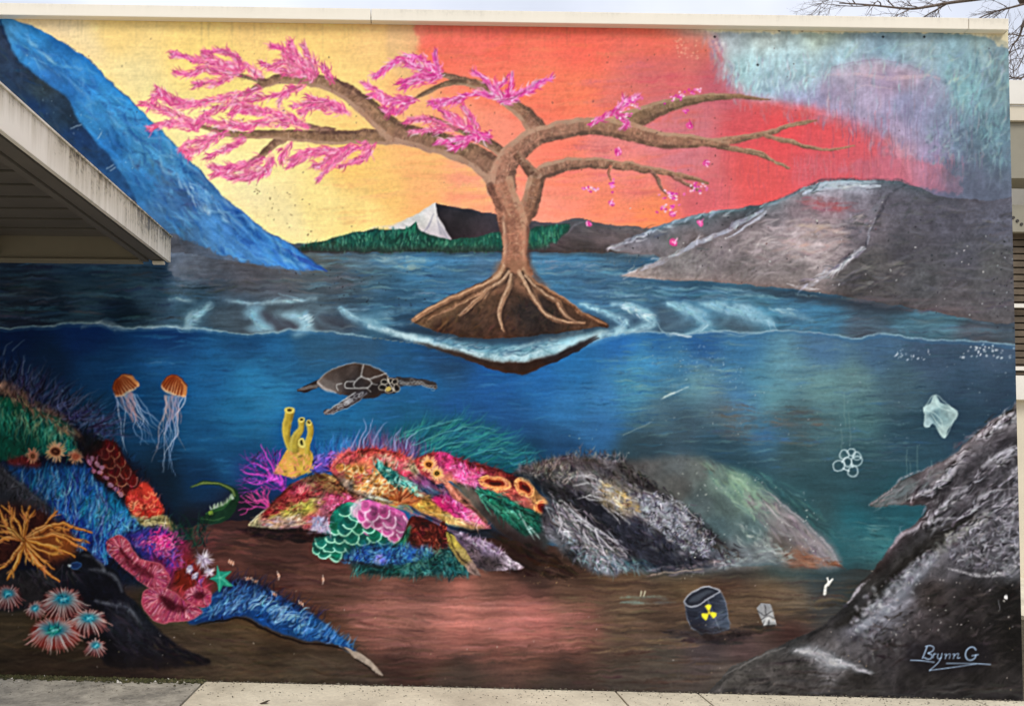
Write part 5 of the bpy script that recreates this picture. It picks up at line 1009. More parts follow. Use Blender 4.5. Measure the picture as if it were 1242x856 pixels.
fur([(640, 572), (680, 562), (700, 580), (680, 590)], 120, 70, 10, 1.5, [(130, 124, 120), (50, 46, 46), (160, 150, 140)], .6, 40, .4)
dabs([(650, 580), (750, 574), (860, 670), (860, 688), (740, 690), (680, 640)], 560, 12, 2.2, -36, [(130, 128, 134), (40, 38, 44), (96, 94, 102), (60, 58, 64), (160, 158, 164), (30, 28, 34)], .5, 26)
fill([(690, 604), (730, 618), (770, 640), (800, 668), (860, 686), (800, 690), (760, 672), (730, 640)], (36, 38, 48), .65, 5, None, [('i', .1)])
fill([(648, 590), (690, 596), (720, 620), (750, 650), (780, 684), (750, 670), (710, 632), (676, 612)], (36, 34, 38), .55, 5)
for p_ in ([(690, 582), (700, 577), (720, 580), (745, 592)], [(695, 588), (712, 586), (730, 596), (750, 604)], [(700, 604), (720, 602), (745, 610), (770, 622)], [(706, 600), (716, 606), (735, 606)], [(740, 616), (752, 624), (764, 636)], [(730, 612), (744, 624), (752, 634)], [(810, 602), (830, 614), (850, 636)], [(780, 594), (800, 604), (826, 616), (832, 622)]):
    stroke(p_, [1.2, 2.2, 1], (176, 176, 180), .7, br=.3)
dabs([(722, 584), (745, 590), (775, 612), (770, 620), (740, 604)], 70, 12, 2.4, -34, [(190, 160, 100), (216, 190, 130), (150, 120, 70), (170, 170, 170), (206, 206, 200)], .7, 24)
for k in range(190):                                            # dead fronds
    t = rng.random(); x = 668 + 76 * t + rng.normal(0, 8); y = 610 + 64 * t + rng.normal(0, 9)
    hair(x, y, -42 + rng.normal(0, 16), rng.uniform(10, 26), 1.6, jc(pick([(150, 148, 156), (96, 94, 100), (60, 58, 62), (176, 172, 178)])), .65, rng.normal(0, .2))
for p_ in ([(678, 628), (684, 640), (694, 652)], [(682, 634), (678, 648)], [(686, 642), (682, 656)], [(690, 646), (692, 660)], [(706, 644), (716, 658), (738, 676)], [(700, 630), (722, 646), (744, 668)], [(690, 616), (712, 634), (740, 652), (760, 676)], [(722, 642), (730, 664), (738, 680)], [(728, 690), (724, 684), (732, 676)], [(736, 692), (738, 680)], [(712, 672), (708, 684)]):
    stroke(p_, [2.2, 1.8, .9], (190, 188, 198), .75)
fur([(690, 650), (740, 676), (770, 688), (730, 690), (700, 676)], 140, -80, 12, 1.5, [(140, 140, 150), (90, 90, 98), (110, 140, 146), (60, 60, 66)], .65, 40)
dabs([(740, 670), (790, 684), (780, 694), (745, 688)], 50, 12, 2, -30, [(70, 110, 120), (120, 150, 156), (40, 70, 80)], .6, 24)
for x, y in inside([(772, 600), (826, 608), (866, 650), (852, 676), (800, 644)], 420):
    ring(x, y, rng.uniform(1.4, 3.2), rng.uniform(1, 2.2), 1.3, jc(pick([(160, 164, 176), (104, 108, 122), (190, 192, 202), (50, 50, 62), (40, 40, 50)])), .5, rng.uniform(0, 360), None, 0, 170, 5)
dabs([(778, 602), (826, 616), (834, 640), (790, 626)], 70, 12, 4, -30, [(160, 166, 178), (190, 194, 204), (110, 114, 130)], .5, 20)
dabs([(850, 560), (905, 575), (940, 600), (935, 640), (890, 610)], 200, 20, 3, -40, [(140, 176, 150), (170, 200, 170), (96, 130, 124), (84, 110, 112)], .4, 14)
dabs([(905, 600), (950, 620), (1015, 680), (980, 672), (930, 640)], 170, 20, 3, -46, [(150, 144, 150), (110, 106, 112), (180, 172, 176), (84, 80, 86)], .55, 12)
stroke([(928, 594), (950, 612), (980, 636), (1004, 660), (1018, 684)], [1, 3, 3, 3, 2], (170, 166, 172), .6, br=.5)
stroke([(924, 606), (944, 628), (960, 640)], [1, 3, 1], (190, 186, 188), .6, br=.4)
dabs([(950, 664), (1012, 680), (1010, 688), (960, 684)], 60, 16, 3, -14, [(150, 100, 80), (110, 64, 46), (170, 130, 110), (80, 50, 40)], .6, 14)
dabs([(880, 672), (950, 664), (960, 680), (880, 688)], 90, 16, 2.6, 4, [(150, 166, 170), (190, 200, 200), (110, 124, 130)], .55, 16)
dabs([(900, 630), (930, 650), (950, 672), (900, 660)], 50, 14, 3, -40, [(150, 170, 166), (200, 210, 206)], .45, 20)
dabs([(790, 690), (870, 678), (880, 688), (800, 697)], 40, 24, 2.4, 8, [(140, 130, 134), (100, 90, 92)], .6, 8)
stroke([(790, 696), (830, 692), (850, 690)], 1.4, (190, 170, 150), .6)
dabs([(890, 568), (960, 590), (1010, 640), (1000, 650), (950, 600)], 90, 22, 3, -34, [(60, 110, 116), (90, 140, 136), (50, 80, 86)], .4, 10)
specks([(810, 552), (1000, 600), (1000, 680), (830, 680)], 90, (.6, 1.5), [(216, 222, 216), (180, 190, 190)], .7)

# ---- sea turtle
sh = lab('painted_sea_turtle/flipper')
def reticle(pts, w, c=(200, 206, 208)):
    stroke(pts, w * .85, c, .68, lb=None)
band([(388, 464), (378, 469), (370, 472), (361, 474)], [9, 8, 9, 3], (44, 42, 46), 1, sh, [('i', .1)])
for k in range(12): x = 362 + 2 * k; reticle([(x, 474 - .35 * k), (x + 3, 470 - .35 * k)], 1, (180, 186, 190))
s2 = lab('painted_sea_turtle/flipper')
band([(480, 464), (498, 463), (514, 463), (524, 466), (530, 471)], [12, 9, 8, 9, 3], (50, 52, 58), 1, s2, [('i', .12)])
for k in range(22):
    x = 486 + 2 * k; y = 464 + (0 if x < 515 else (x - 515) * .4) + rng.normal(0, 1.6); ring(x, y, 2.2, 1.8, .8, (160, 170, 176), .6)
s1 = lab('painted_sea_turtle/shell')
fill([(384, 464), (391, 455), (402, 448), (416, 443), (434, 441), (452, 444), (466, 452), (474, 462), (470, 474), (458, 482), (442, 484), (424, 479), (404, 477), (390, 472)],
     [(400, 456, (84, 76, 74)), (420, 450, (70, 62, 60)), (450, 450, (62, 52, 48)), (430, 468, (48, 44, 46)), (460, 475, (40, 36, 38)), (395, 466, (110, 106, 106))], 1, .5, s1, [('i', .08), ('du', .08)])
stroke([(385, 464), (396, 474), (406, 477)], [2, 4, 2], (190, 192, 196), .8, br=.3)
for p_, w_ in (([(441, 442), (440, 450), (439, 456), (446, 459), (458, 456), (468, 453)], 1.7), ([(439, 456), (432, 462), (430, 468), (436, 471), (446, 471), (450, 464), (446, 459)], 1.7), ([(430, 462), (420, 463), (419, 469), (430, 470)], 1.5), ([(414, 465), (408, 467), (410, 473)], 1.4), ([(450, 464), (458, 466)], 1.2), ([(446, 471), (450, 476)], 1.2), ([(385, 463), (395, 452), (416, 443), (438, 441), (458, 446), (472, 458)], 1)):
    reticle(p_, w_, (206, 210, 210))
s3 = lab('painted_sea_turtle/flipper')
fill([(436, 474), (446, 476), (438, 484), (424, 492), (406, 500), (395, 503), (393, 499), (402, 494), (414, 486), (424, 478)], (46, 44, 50), 1, .5, s3, [('i', .1)])
for k in range(26):
    t = rng.random(); x = 398 + 40 * t; y = 499 - 21 * t + rng.normal(0, 2.4); ring(x, y, 3.2, 1.6, .9, (166, 172, 180), .6, -30)
stroke([(394, 501), (404, 493), (416, 484), (430, 476)], 1.2, (190, 196, 200), .8); stroke([(394, 502), (410, 499), (430, 489), (444, 478)], 1., (150, 156, 166), .8)
s4 = lab('painted_sea_turtle/head')
oval(472, 468, 13, 10.5, (40, 38, 40), 1, 0, s4)
for x, y, rx, ry in ((466, 463, 4, 3), (474, 462, 3.4, 3.2), (480, 464, 3.6, 3.4), (464, 470, 4, 4), (481, 471, 3.6, 4), (472, 474, 4.6, 3)): oval(x, y, rx, ry, (30, 28, 30), 1); ring(x, y, rx, ry, 1.1, (200, 198, 186), .7)
oval(471, 472, 3.6, 3.4, (176, 160, 96), 1); stroke([(470, 458), (473, 466), (478, 474)], 1.2, (220, 218, 206), .8)

# ---- jellyfish
for bx, by, rot, tl in ((152, 468, -30, 1), (212, 469, 20, 1.3)):
    jt = lab('painted_jellyfish/tentacles'); jb = lab('painted_jellyfish/bell')
    for k in range(15):
        x = bx + (-13 + 26 * k / 14); y = by + 12 + abs(k - 7) * -.3
        dx = (42 if bx < 180 else -26) * rng.uniform(-.1, 1.2); ln = rng.uniform(34, 74) * tl
        q = [(x, y)] + [(x + dx * s + rng.normal(0, 3.4), y + ln * s) for s in (.25, .5, .75, 1)]
        stroke(q, [1.6, 1.5, 1.2, .9, .5], pick([(140, 166, 206), (190, 200, 224), (110, 130, 180), (200, 170, 170)]), rng.uniform(.45, .85), lb=jt if k % 3 == 0 else None)
    for k in range(5):
        x = bx + rng.uniform(-6, 8); q = [(x, by + 10)] + [(x + (8 if bx < 180 else -2) * s + rng.normal(0, 3), by + 10 + 34 * s) for s in (.33, .66, 1)]
        stroke(q, [4, 3.4, 2.6, 1], (176, 140, 150), .5, br=.4)
    c_, s_ = math.cos(math.radians(rot)), math.sin(math.radians(rot))
    R_ = lambda u, v: (bx + u * c_ - v * s_, by + u * s_ + v * c_)
    fill([R_(-16, 6), R_(-14, -5), R_(-7, -12), R_(3, -13), R_(12, -8), R_(16, 3), R_(14, 8), R_(8, 7), R_(2, 9), R_(-4, 8), R_(-10, 9)], [(R_(-8, -6) + ((150, 80, 44),)), (R_(6, -4) + ((190, 130, 84),)), (R_(0, 6) + ((206, 160, 120),))], 1, .4, jb, [('i', .08)])
    for u in (-13, -9, -5, -1, 3, 7, 11): stroke([R_(u * .35, -11), R_(u * .8, -4), R_(u, 6)], [1, 2.2, 2.6], (96, 34, 20), .75)
    stroke([R_(-15, 6), R_(-8, 9), R_(0, 9), R_(8, 8), R_(15, 6)], 2, (226, 196, 166), .8, br=.3)
    stroke([R_(-15, 3), R_(-13, -6), R_(-6, -12), R_(4, -13), R_(13, -7)], 1.4, (70, 30, 26), .7)

# ---- plastic bag, six-pack rings, drum, can, scrap
bg = lab('painted_plastic_bag')
fill([(1120, 494), (1127, 488), (1133, 480), (1140, 487), (1152, 492), (1161, 500), (1157, 512), (1150, 522), (1146, 532), (1138, 522), (1132, 514), (1127, 518), (1121, 517), (1122, 508)], [(1130, 490, (170, 198, 200)), (1145, 505, (140, 172, 176)), (1155, 500, (170, 198, 200)), (1146, 525, (176, 204, 204)), (1125, 512, (156, 184, 190)), (1135, 505, (100, 132, 142))], .9, .7, bg, [('i', .08)])
for p_ in ([(1120, 494), (1133, 480), (1152, 492), (1161, 500), (1156, 514), (1146, 531), (1140, 524)], [(1120, 494), (1122, 508), (1121, 517), (1128, 517)], [(1122, 496), (1132, 500), (1140, 508), (1144, 522)], [(1133, 484), (1140, 494), (1152, 498)], [(1130, 502), (1136, 512), (1142, 520)]): stroke(p_, 1.3, (196, 222, 220), .55)
sr = lab('painted_plastic_rings')
for x, y, r in ((1017, 564, 6.4), (1024, 551, 6.2), (1033, 548, 4.6), (1039, 553, 4.6), (1039, 559, 6.6), (1028, 560, 5), (1034, 571, 6.4)): ring(x, y, r, r * .95, 1.6, (180, 204, 210), .75, lb=sr)
for a in ((1022, 567, 1029, 570), (1021, 560, 1024, 556), (1032, 563, 1034, 566)): stroke([a[:2], a[2:]], 1.6, (196, 218, 224), .85)
dr = lab('painted_drum/body')
fill([(829, 728), (836, 720), (852, 713), (866, 712), (874, 716), (880, 730), (886, 752), (884, 762), (868, 768), (850, 770), (838, 762), (832, 746)], [(850, 735, (46, 50, 60)), (880, 755, (70, 78, 92)), (840, 755, (40, 42, 52))], 1, .6, dr, [('hf', .12)], curve=False)
fill([(829, 729), (836, 720), (852, 713), (866, 712), (874, 716), (862, 724), (846, 732), (834, 734)], (40, 42, 50), 1, .4, lab('painted_drum/lid')); fill([(835, 729), (842, 722), (856, 717), (868, 716), (858, 722), (846, 728)], (70, 76, 86), .8, 1)
stroke([(829, 729), (836, 720), (852, 713), (866, 712), (874, 716), (862, 725), (846, 733), (834, 735), (829, 729)], 1.6, (176, 180, 190), .85)
for p_ in ([(829, 730), (833, 746), (838, 762)], [(875, 717), (882, 738), (886, 756)], [(838, 762), (850, 768), (868, 766), (884, 760)], [(860, 728), (868, 750), (872, 764)]): stroke(p_, 1.3, (130, 136, 148), .7, br=.3)
dabs([(850, 735), (880, 728), (886, 758), (855, 764)], 40, 12, 1.5, 14, [(90, 96, 110), (30, 32, 40), (120, 126, 140)], .6, 10)
hz = lab('painted_drum/hazard_sign')
for g in (95, 215, 335):
    t0, t1 = math.radians(g - 30), math.radians(g + 30)
    fill([(860.5 + 2 * math.cos(t0), 742.5 - 2 * math.sin(t0)), (860.5 + 9 * math.cos(t0), 742.5 - 9 * math.sin(t0)), (860.5 + 9.5 * math.cos(math.radians(g)), 742.5 - 9.5 * math.sin(math.radians(g))), (860.5 + 9 * math.cos(t1), 742.5 - 9 * math.sin(t1)), (860.5 + 2 * math.cos(t1), 742.5 - 2 * math.sin(t1))], (236, 214, 60), 1, .3, hz, curve=False)
oval(860.5, 742.5, 1.5, 1.5, (236, 214, 60), 1)
dabs([(820, 760), (900, 762), (890, 780), (830, 776)], 60, 34, 4, 3, [(40, 36, 40), (56, 50, 54), (30, 24, 24)], .6)
fill([(845, 770), (880, 766), (920, 756), (900, 776), (860, 782)], (30, 24, 26), .5, 4)
cn = lab('painted_crushed_can')
fill([(919, 736), (924, 731), (934, 731), (938, 742), (942, 757), (926, 758), (922, 748)], [(926, 738, (150, 150, 152)), (935, 750, (176, 176, 176))], 1, .4, cn, [('i', .1)], curve=False)
for p_ in ([(920, 740), (928, 745), (936, 740)], [(923, 750), (932, 746), (940, 750)], [(928, 733), (930, 744)], [(925, 757), (927, 752)], [(932, 757), (933, 752)]): stroke(p_, 1.3, (60, 58, 60), .8)
dabs([(905, 756), (950, 757), (940, 764), (910, 764)], 16, 24, 3, 0, [(40, 44, 46), (30, 26, 26)], .6)
sp = lab('painted_plastic_scrap')
for p_ in ([(999, 720), (1000, 712), (1004, 707), (1003, 700)], [(1003, 709), (1010, 702)]): stroke(p_, [4, 3.6, 3, 2.4], (222, 222, 214), .95, lb=sp)
for y in (708, 714, 719): stroke([(999, y), (1003, y)], 1, (120, 120, 110), .5)

# ---- little moray eel
el = lab('painted_eel')
band([(230, 591), (244, 586), (262, 586), (278, 592), (285, 602), (282, 613), (272, 622), (256, 628), (242, 630)], [1.5, 4, 5, 6, 9, 13, 16, 15, 8], (22, 48, 34), 1, el, [('i', .1)])
stroke([(232, 590), (246, 586), (264, 586), (279, 593), (285, 602)], [1, 2, 2, 2.4, 2], (120, 140, 84), .8)
for k in range(16):
    t = k / 15; x = 283 - 26 * t; y = 607 + 12 * t; hair(x, y - 2, 95 + rng.normal(0, 14), 6, 2, pick([(190, 210, 190), (130, 160, 120)]), .85)
stroke([(250, 622), (266, 616), (280, 606)], [2, 5, 2], (46, 96, 50), .7); oval(256, 621, 3.4, 2.6, (120, 150, 60), .9, n=10); stroke([(244, 628), (258, 630), (272, 626)], 1.2, (80, 120, 70), .6)
# ---- reef on the left
lr = lab('painted_left_reef')
fill([(-30, 452), (20, 462), (60, 490), (112, 522), (150, 545), (185, 585), (212, 632), (225, 660), (200, 700), (100, 720), (-30, 720)], (16, 22, 40), .95, 5, lr, [('i', .15)])
pg = lab('painted_purple_grass')
for k in range(330):
    t = rng.random() ** .8; x = -6 + 128 * t + rng.normal(0, 5); y = 460 + 64 * t + rng.normal(0, 5)
    hair(x, y, 88 - 74 * t + rng.normal(0, 22), rng.uniform(18, 46), 1.7, jc(pick([(30, 32, 66), (48, 42, 88), (74, 84, 124), (20, 22, 44), (96, 112, 144), (44, 36, 54)])), .55, rng.normal(0, .18), pg if k % 2 else None)
for k in range(40):
    x, y = rng.uniform(90, 150), rng.uniform(480, 540); hair(x, y, 35 + rng.normal(0, 14), rng.uniform(12, 34), 1, jc((60, 110, 156)), .4, .1)
for p_ in ([(4, 430), (8, 420), (16, 414)], [(16, 426), (24, 416), (29, 412)], [(28, 455), (28, 440), (29, 432)], [(34, 452), (38, 442)], [(6, 462), (4, 448), (6, 436)]): stroke(p_, [1.8, 1.2, .8], (96, 120, 150), .6)
gp = lab('painted_green_polyp_bank')
fill([(-30, 482), (0, 480), (26, 488), (56, 500), (84, 514), (94, 530), (92, 548), (60, 552), (28, 554), (-30, 558)], [(10, 500, (16, 92, 70)), (60, 525, (10, 80, 66)), (85, 540, (12, 84, 90)), (5, 545, (8, 72, 58)), (30, 515, (8, 60, 50))], 1, 1.5, gp, [('v', .12)])
for k in range(170):
    x = rng.uniform(-8, 92); y0_ = 486 + max(x, 0) * .36 + rng.uniform(0, 22)
    hair(x, y0_, -90 + rng.normal(0, 14), rng.uniform(12, 28), 2, jc(pick([(50, 150, 122), (100, 176, 146), (10, 70, 60), (30, 120, 110), (140, 160, 120)])), .6, rng.normal(0, .3))
fill([(-20, 526), (14, 534), (28, 548), (-20, 556)], (10, 76, 60), .9, 2)
stroke([(-10, 466), (18, 476), (40, 490), (72, 506), (92, 524), (104, 540)], [16, 14, 11, 8, 6, 3], (136, 102, 86), .75, soft=3, br=.5, bn='i')
for k in range(120):
    t = rng.random(); hair(-8 + 104 * t, 466 + 64 * t + rng.normal(0, 3), -66 + rng.normal(0, 26), rng.uniform(6, 16), 1.5, jc(pick([(170, 130, 106), (110, 80, 70), (190, 150, 120), (90, 96, 70)])), .65)
fill([(10, 556), (30, 554), (50, 562), (40, 570), (14, 566)], (120, 40, 36), .8, 2)
bfu = lab('painted_blue_fur_coral')
fill([(4, 566), (40, 566), (100, 566), (118, 584), (150, 612), (158, 634), (140, 660), (120, 690), (96, 660), (60, 616), (24, 592)], [(40, 580, (20, 60, 110)), (90, 590, (24, 70, 130)), (120, 625, (26, 110, 150)), (90, 640, (20, 44, 130)), (115, 665, (24, 40, 110))], 1, 3, bfu, [('v', .12)])
for x, y in inside([(14, 590), (40, 580), (100, 580), (150, 630), (150, 650), (118, 690), (60, 630)], 480):
    hair(x, y, 84 + rng.normal(0, 16), rng.uniform(10, 24), 1.8, jc(pick([(40, 110, 180), (70, 150, 200), (20, 56, 130), (130, 176, 214), (26, 120, 150), (30, 40, 120)])), .7, rng.normal(0, .2))
fur([(130, 630), (160, 630), (200, 650), (170, 660), (140, 660)], 130, 40, 18, 1.7, [(40, 120, 180), (70, 150, 200), (30, 60, 150), (110, 170, 200)], .7, 20)
fill([(-20, 560), (4, 566), (26, 584), (52, 604), (64, 620), (40, 616), (-20, 612)], (52, 52, 58), .95, 3, None, [('dd', .15)])
stroke([(2, 570), (28, 590), (56, 612)], [2, 4, 2], (96, 100, 110), .5, br=.4)
flower(39, 552, 9, (190, 136, 106), (176, 110, 84), (90, 60, 40), lab('painted_rosette_coral')); flower(67, 548, 13, (206, 166, 124), (210, 140, 100), (70, 40, 30), lab('painted_rosette_coral')); flower(92, 553, 10, (186, 142, 110), (180, 110, 84), (150, 80, 60), lab('painted_rosette_coral'))
ring(67, 548, 5, 4.6, 1.4, (70, 46, 36), .8)
ms = lab('painted_scale_coral')
fill([(100, 548), (112, 538), (130, 534), (142, 538), (156, 562), (168, 582), (174, 596), (162, 606), (148, 602), (128, 588), (108, 566)], (50, 10, 14), 1, 1, ms, [('i', .12)])
fill([(88, 530), (108, 528), (124, 534), (118, 546), (100, 552)], (20, 20, 24), .8, 3)
for x, y, r in sorted([(134, 542, 6), (126, 550, 7), (140, 550, 7), (132, 560, 8), (146, 560, 7), (138, 570, 9), (152, 572, 8), (146, 582, 9), (160, 582, 8), (154, 592, 9), (166, 592, 7), (128, 572, 7), (136, 582, 7), (146, 594, 7)], key=lambda q: -q[1]): U(x, y, r, -65, jc((76, 14, 18), 14), jc((140, 84, 72), 14), 1.5, .85, 1, ms)
for x, y in ((112, 556), (118, 562), (114, 570), (122, 572), (128, 580), (134, 588), (140, 594), (146, 600), (124, 566), (108, 560)): oval(x, y, 4, 2.8, jc((156, 110, 136)), .9, 30, n=10)
os_ = lab('painted_scale_coral')
fill([(152, 604), (166, 592), (178, 584), (190, 602), (198, 618), (194, 626), (176, 630), (160, 622)], (176, 50, 40), 1, 1, os_, [('i', .1)])
for k in range(46):
    u, v = rng.random(), rng.random(); x = 158 + 34 * u + 2 * v; y = 598 + 22 * v + (u - .5) * -6; ring(x, y, 3.2, 2.4, 1.4, jc(pick([(244, 110, 84), (252, 150, 110), (206, 60, 60)])), .9, 0, None, 0, 180, 6)
fill([(158, 622), (178, 630), (198, 624), (214, 640), (206, 644), (178, 640)], (150, 130, 84), .9, 1.5, None, [('hf', .25)])
for k in range(20): x = rng.uniform(166, 208); y = 630 + (x - 166) * .2 + rng.normal(0, 3); stroke([(x, y), (x + 6, y)], 1.4, pick([(206, 196, 150), (60, 50, 30), (226, 210, 160)]), .7, 2)
# purple and magenta growth behind the ring corals
fill([(150, 650), (190, 640), (222, 650), (236, 680), (256, 712), (240, 730), (210, 720), (170, 672)], [(170, 660, (50, 40, 120)), (200, 690, (110, 30, 80)), (225, 700, (110, 34, 26)), (240, 715, (150, 50, 70))], 1, 3, lr, [('i', .15)])
fur([(155, 655), (200, 655), (230, 690), (248, 712), (220, 700), (180, 672)], 190, 60, 9, 1.8, [(70, 60, 160), (120, 50, 140), (150, 120, 190), (40, 40, 120), (170, 60, 120)], .75, 50)
mf = lab('painted_pink_fuzz')
for k in range(170): x, y = 198 + rng.normal(0, 8), 656 + rng.normal(0, 6); hair(x, y, rng.uniform(0, 360), rng.uniform(3, 7), 1.8, jc(pick([(220, 60, 140), (190, 30, 110), (240, 120, 170)])), .8, 0, mf)
fill([(214, 692), (228, 690), (238, 706), (230, 718), (214, 708)], (104, 30, 22), .9, 2)
# blue fur tail sweeping to the right
bt = lab('painted_blue_fur_coral')
fill([(228, 754), (246, 736), (262, 716), (290, 702), (325, 714), (365, 736), (400, 760), (432, 790), (405, 780), (360, 774), (320, 760), (296, 748), (260, 754)], [(260, 735, (24, 50, 96)), (320, 740, (20, 60, 116)), (380, 765, (22, 64, 116)), (290, 715, (24, 36, 70))], 1, 1.5, bt, [('dd', .15)])
fur([(262, 712), (300, 704), (350, 728), (395, 752), (350, 740)], 170, 50, 18, 1.5, [(26, 28, 56), (36, 40, 76), (20, 22, 40)], .65, 26)
fur([(236, 752), (262, 722), (300, 716), (340, 738), (400, 770), (428, 786), (360, 770), (300, 745)], 420, 42, 15, 1.8, [(40, 90, 150), (70, 130, 180), (20, 50, 110), (120, 166, 206), (26, 70, 130)], .7, 22, .2)
for k in range(34):
    t = rng.random(); x = 300 + 70 * t; y = 732 + 26 * t + rng.normal(0, 7); stroke([(x, y), (x + 7, y - 5), (x + 13, y - 5)], [2, 1.8, 1], jc((130, 172, 206)), .7)
stroke([(240, 757), (275, 751), (298, 751), (325, 766), (362, 778), (400, 782), (420, 788)], [1, 2.4, 3, 3, 2.4, 2, 1], (18, 14, 12), .85)
fill([(418, 784), (436, 792), (455, 806), (464, 820), (448, 808), (430, 796)], (150, 136, 124), .95, 0, lab('painted_coral_tip'), [('i', .1)]); stroke([(432, 798), (446, 808), (455, 814)], 1.6, (40, 32, 28), .9)
# ring corals
def ringcoral(pts, slit, lb):
    P = CR(pts, 8, True); c_ = P.mean(0)
    fill(pts, (150, 56, 78), 1, 0, lb, [('i', .1)])
    S = CR(slit, 10)
    for k in range(int(len(P) * 5)):
        i = int(rng.integers(len(P))); p = P[i]; q = S[np.argmin(((S - p) ** 2).sum(1))]
        t0, t1 = sorted(rng.uniform(.06, .9, 2)); a_ = p + (q - p) * t0; b_ = p + (q - p) * t1
        stroke([tuple(a_), tuple(b_)], [1.6, 1], jc(pick([(196, 100, 120), (110, 30, 56), (222, 160, 170), (170, 66, 92), (140, 40, 90)])), .6, 2)
    stroke(slit, [5, 10, 10, 4], (60, 12, 24), .85, soft=2.4, br=.3)
    stroke(P[::3], 1.6, (206, 110, 126), .6, br=.4)
ringcoral([(128, 660), (136, 652), (148, 650), (160, 664), (172, 678), (192, 684), (205, 696), (206, 708), (196, 714), (176, 708), (152, 690), (136, 676)], [(146, 668), (158, 682), (172, 692), (184, 698)], lab('painted_ring_coral'))
ringcoral([(226, 716), (238, 710), (252, 714), (257, 724), (250, 734), (236, 734), (228, 726)], [(238, 720), (242, 721), (246, 722)], lab('painted_ring_coral'))
ringcoral([(171, 724), (178, 714), (192, 711), (208, 716), (226, 728), (244, 740), (240, 746), (224, 752), (200, 755), (186, 750), (176, 738)], [(194, 724), (206, 732), (218, 738), (226, 738)], lab('painted_ring_coral'))
for x, y, r, n in ((248, 678, 13, 90), (254, 693, 7, 46), (230, 690, 6, 34), (237, 698, 5, 26)):
    l_ = lab('painted_white_anemone') if r > 6 else None
    for k in range(n): hair(x + rng.normal(0, 1.6), y + rng.normal(0, 1.6), rng.uniform(0, 360), r * rng.uniform(.5, 1), 1.6, jc(pick([(190, 176, 196), (226, 216, 226), (130, 110, 140)])), .75, 0, l_)
sf_ = lab('painted_starfish')
fill([(262, 685), (267, 693), (281, 692), (274, 701), (284, 712), (272, 708), (265, 719), (263, 707), (254, 702), (263, 697)], (36, 132, 112), 1, 0, sf_, [('i', .08)], curve=False)
for a in ((268, 700, 263, 687), (268, 700, 280, 693), (268, 700, 282, 711), (268, 700, 265, 717), (268, 700, 256, 702)): stroke([a[:2], a[2:]], [2.4, 1], (90, 186, 160), .6, 3)
for x, y, g in ((281, 682, 30), (309, 706, 20), (337, 697, 70), (333, 720, 20), (365, 731, 30), (302, 701, 10), (391, 702, 80)):
    l_ = lab('painted_clownfish'); oval(x, y, 5.4 if x < 290 else 2.8, 1.8, (190, 120, 90), .8, g, l_, n=10)
    for d in (-3, 0, 3): stroke([(x + d * math.cos(math.radians(g)), y + d * math.sin(math.radians(g)) - 2), (x + d * math.cos(math.radians(g)), y + d * math.sin(math.radians(g)) + 2)], 1.1, (226, 212, 200), .65, 2)
for k in range(60):
    x = rng.uniform(208, 250); hair(x, rng.uniform(640, 665), rng.normal(70, 40), rng.uniform(10, 28), 1.5, jc(pick([(16, 50, 44), (30, 76, 60), (10, 26, 28)])), .6, rng.normal(0, .35))

# ---- black rock, orange soft coral and tube anemones
br_ = lab('painted_black_rock')
fill([(-30, 690), (20, 690), (60, 690), (86, 676), (104, 666), (122, 682), (142, 694), (150, 716), (168, 732), (186, 756), (214, 780), (250, 798), (250, 806), (200, 809), (135, 809), (115, 790), (60, 740), (-30, 730)], [(30, 700, (40, 36, 38)), (110, 680, (18, 20, 28)), (130, 720, (16, 16, 24)), (150, 760, (30, 30, 38)), (200, 795, (20, 18, 24)), (130, 790, (16, 14, 18))], 1, 1.5, br_, [('i', .15)])
for p_, w_ in (([(108, 691), (126, 692), (140, 702), (148, 718)], [1, 3, 3, 1]), ([(116, 728), (132, 732), (148, 733), (160, 742), (170, 756)], [2, 5, 6, 5, 2]), ([(100, 672), (116, 676), (126, 690)], [1, 4, 2])): stroke(p_, w_, (120, 124, 136), .7, soft=2.4, br=.4, bn='i')
dabs([(125, 740), (165, 750), (200, 785), (150, 790)], 60, 18, 4, -40, [(46, 46, 56), (22, 22, 28), (60, 56, 64)], .5)
for k in range(60): hair(rng.uniform(20, 90), rng.uniform(680, 706), rng.normal(-60, 30), rng.uniform(10, 24), 1.6, jc(pick([(70, 64, 70), (24, 22, 26)])), .5)
oval(92, 685, 7, 4, (24, 44, 84), 1, 0, n=12); ring(92, 685, 7, 4, 1.4, (60, 100, 150), .7); oval(84, 685, 1.8, 1.8, (190, 206, 214), .9, n=8)
oc = lab('painted_orange_coral')
fill([(-20, 620), (20, 612), (60, 622), (84, 640), (92, 660), (84, 676), (60, 690), (40, 672), (20, 680), (-20, 690)], (74, 32, 20), .85, 5, oc, [('i', .15)])
fill([(30, 655), (60, 640), (90, 650), (88, 672), (60, 676)], (150, 80, 34), .8, 4, oc)
C0 = (28, 656)
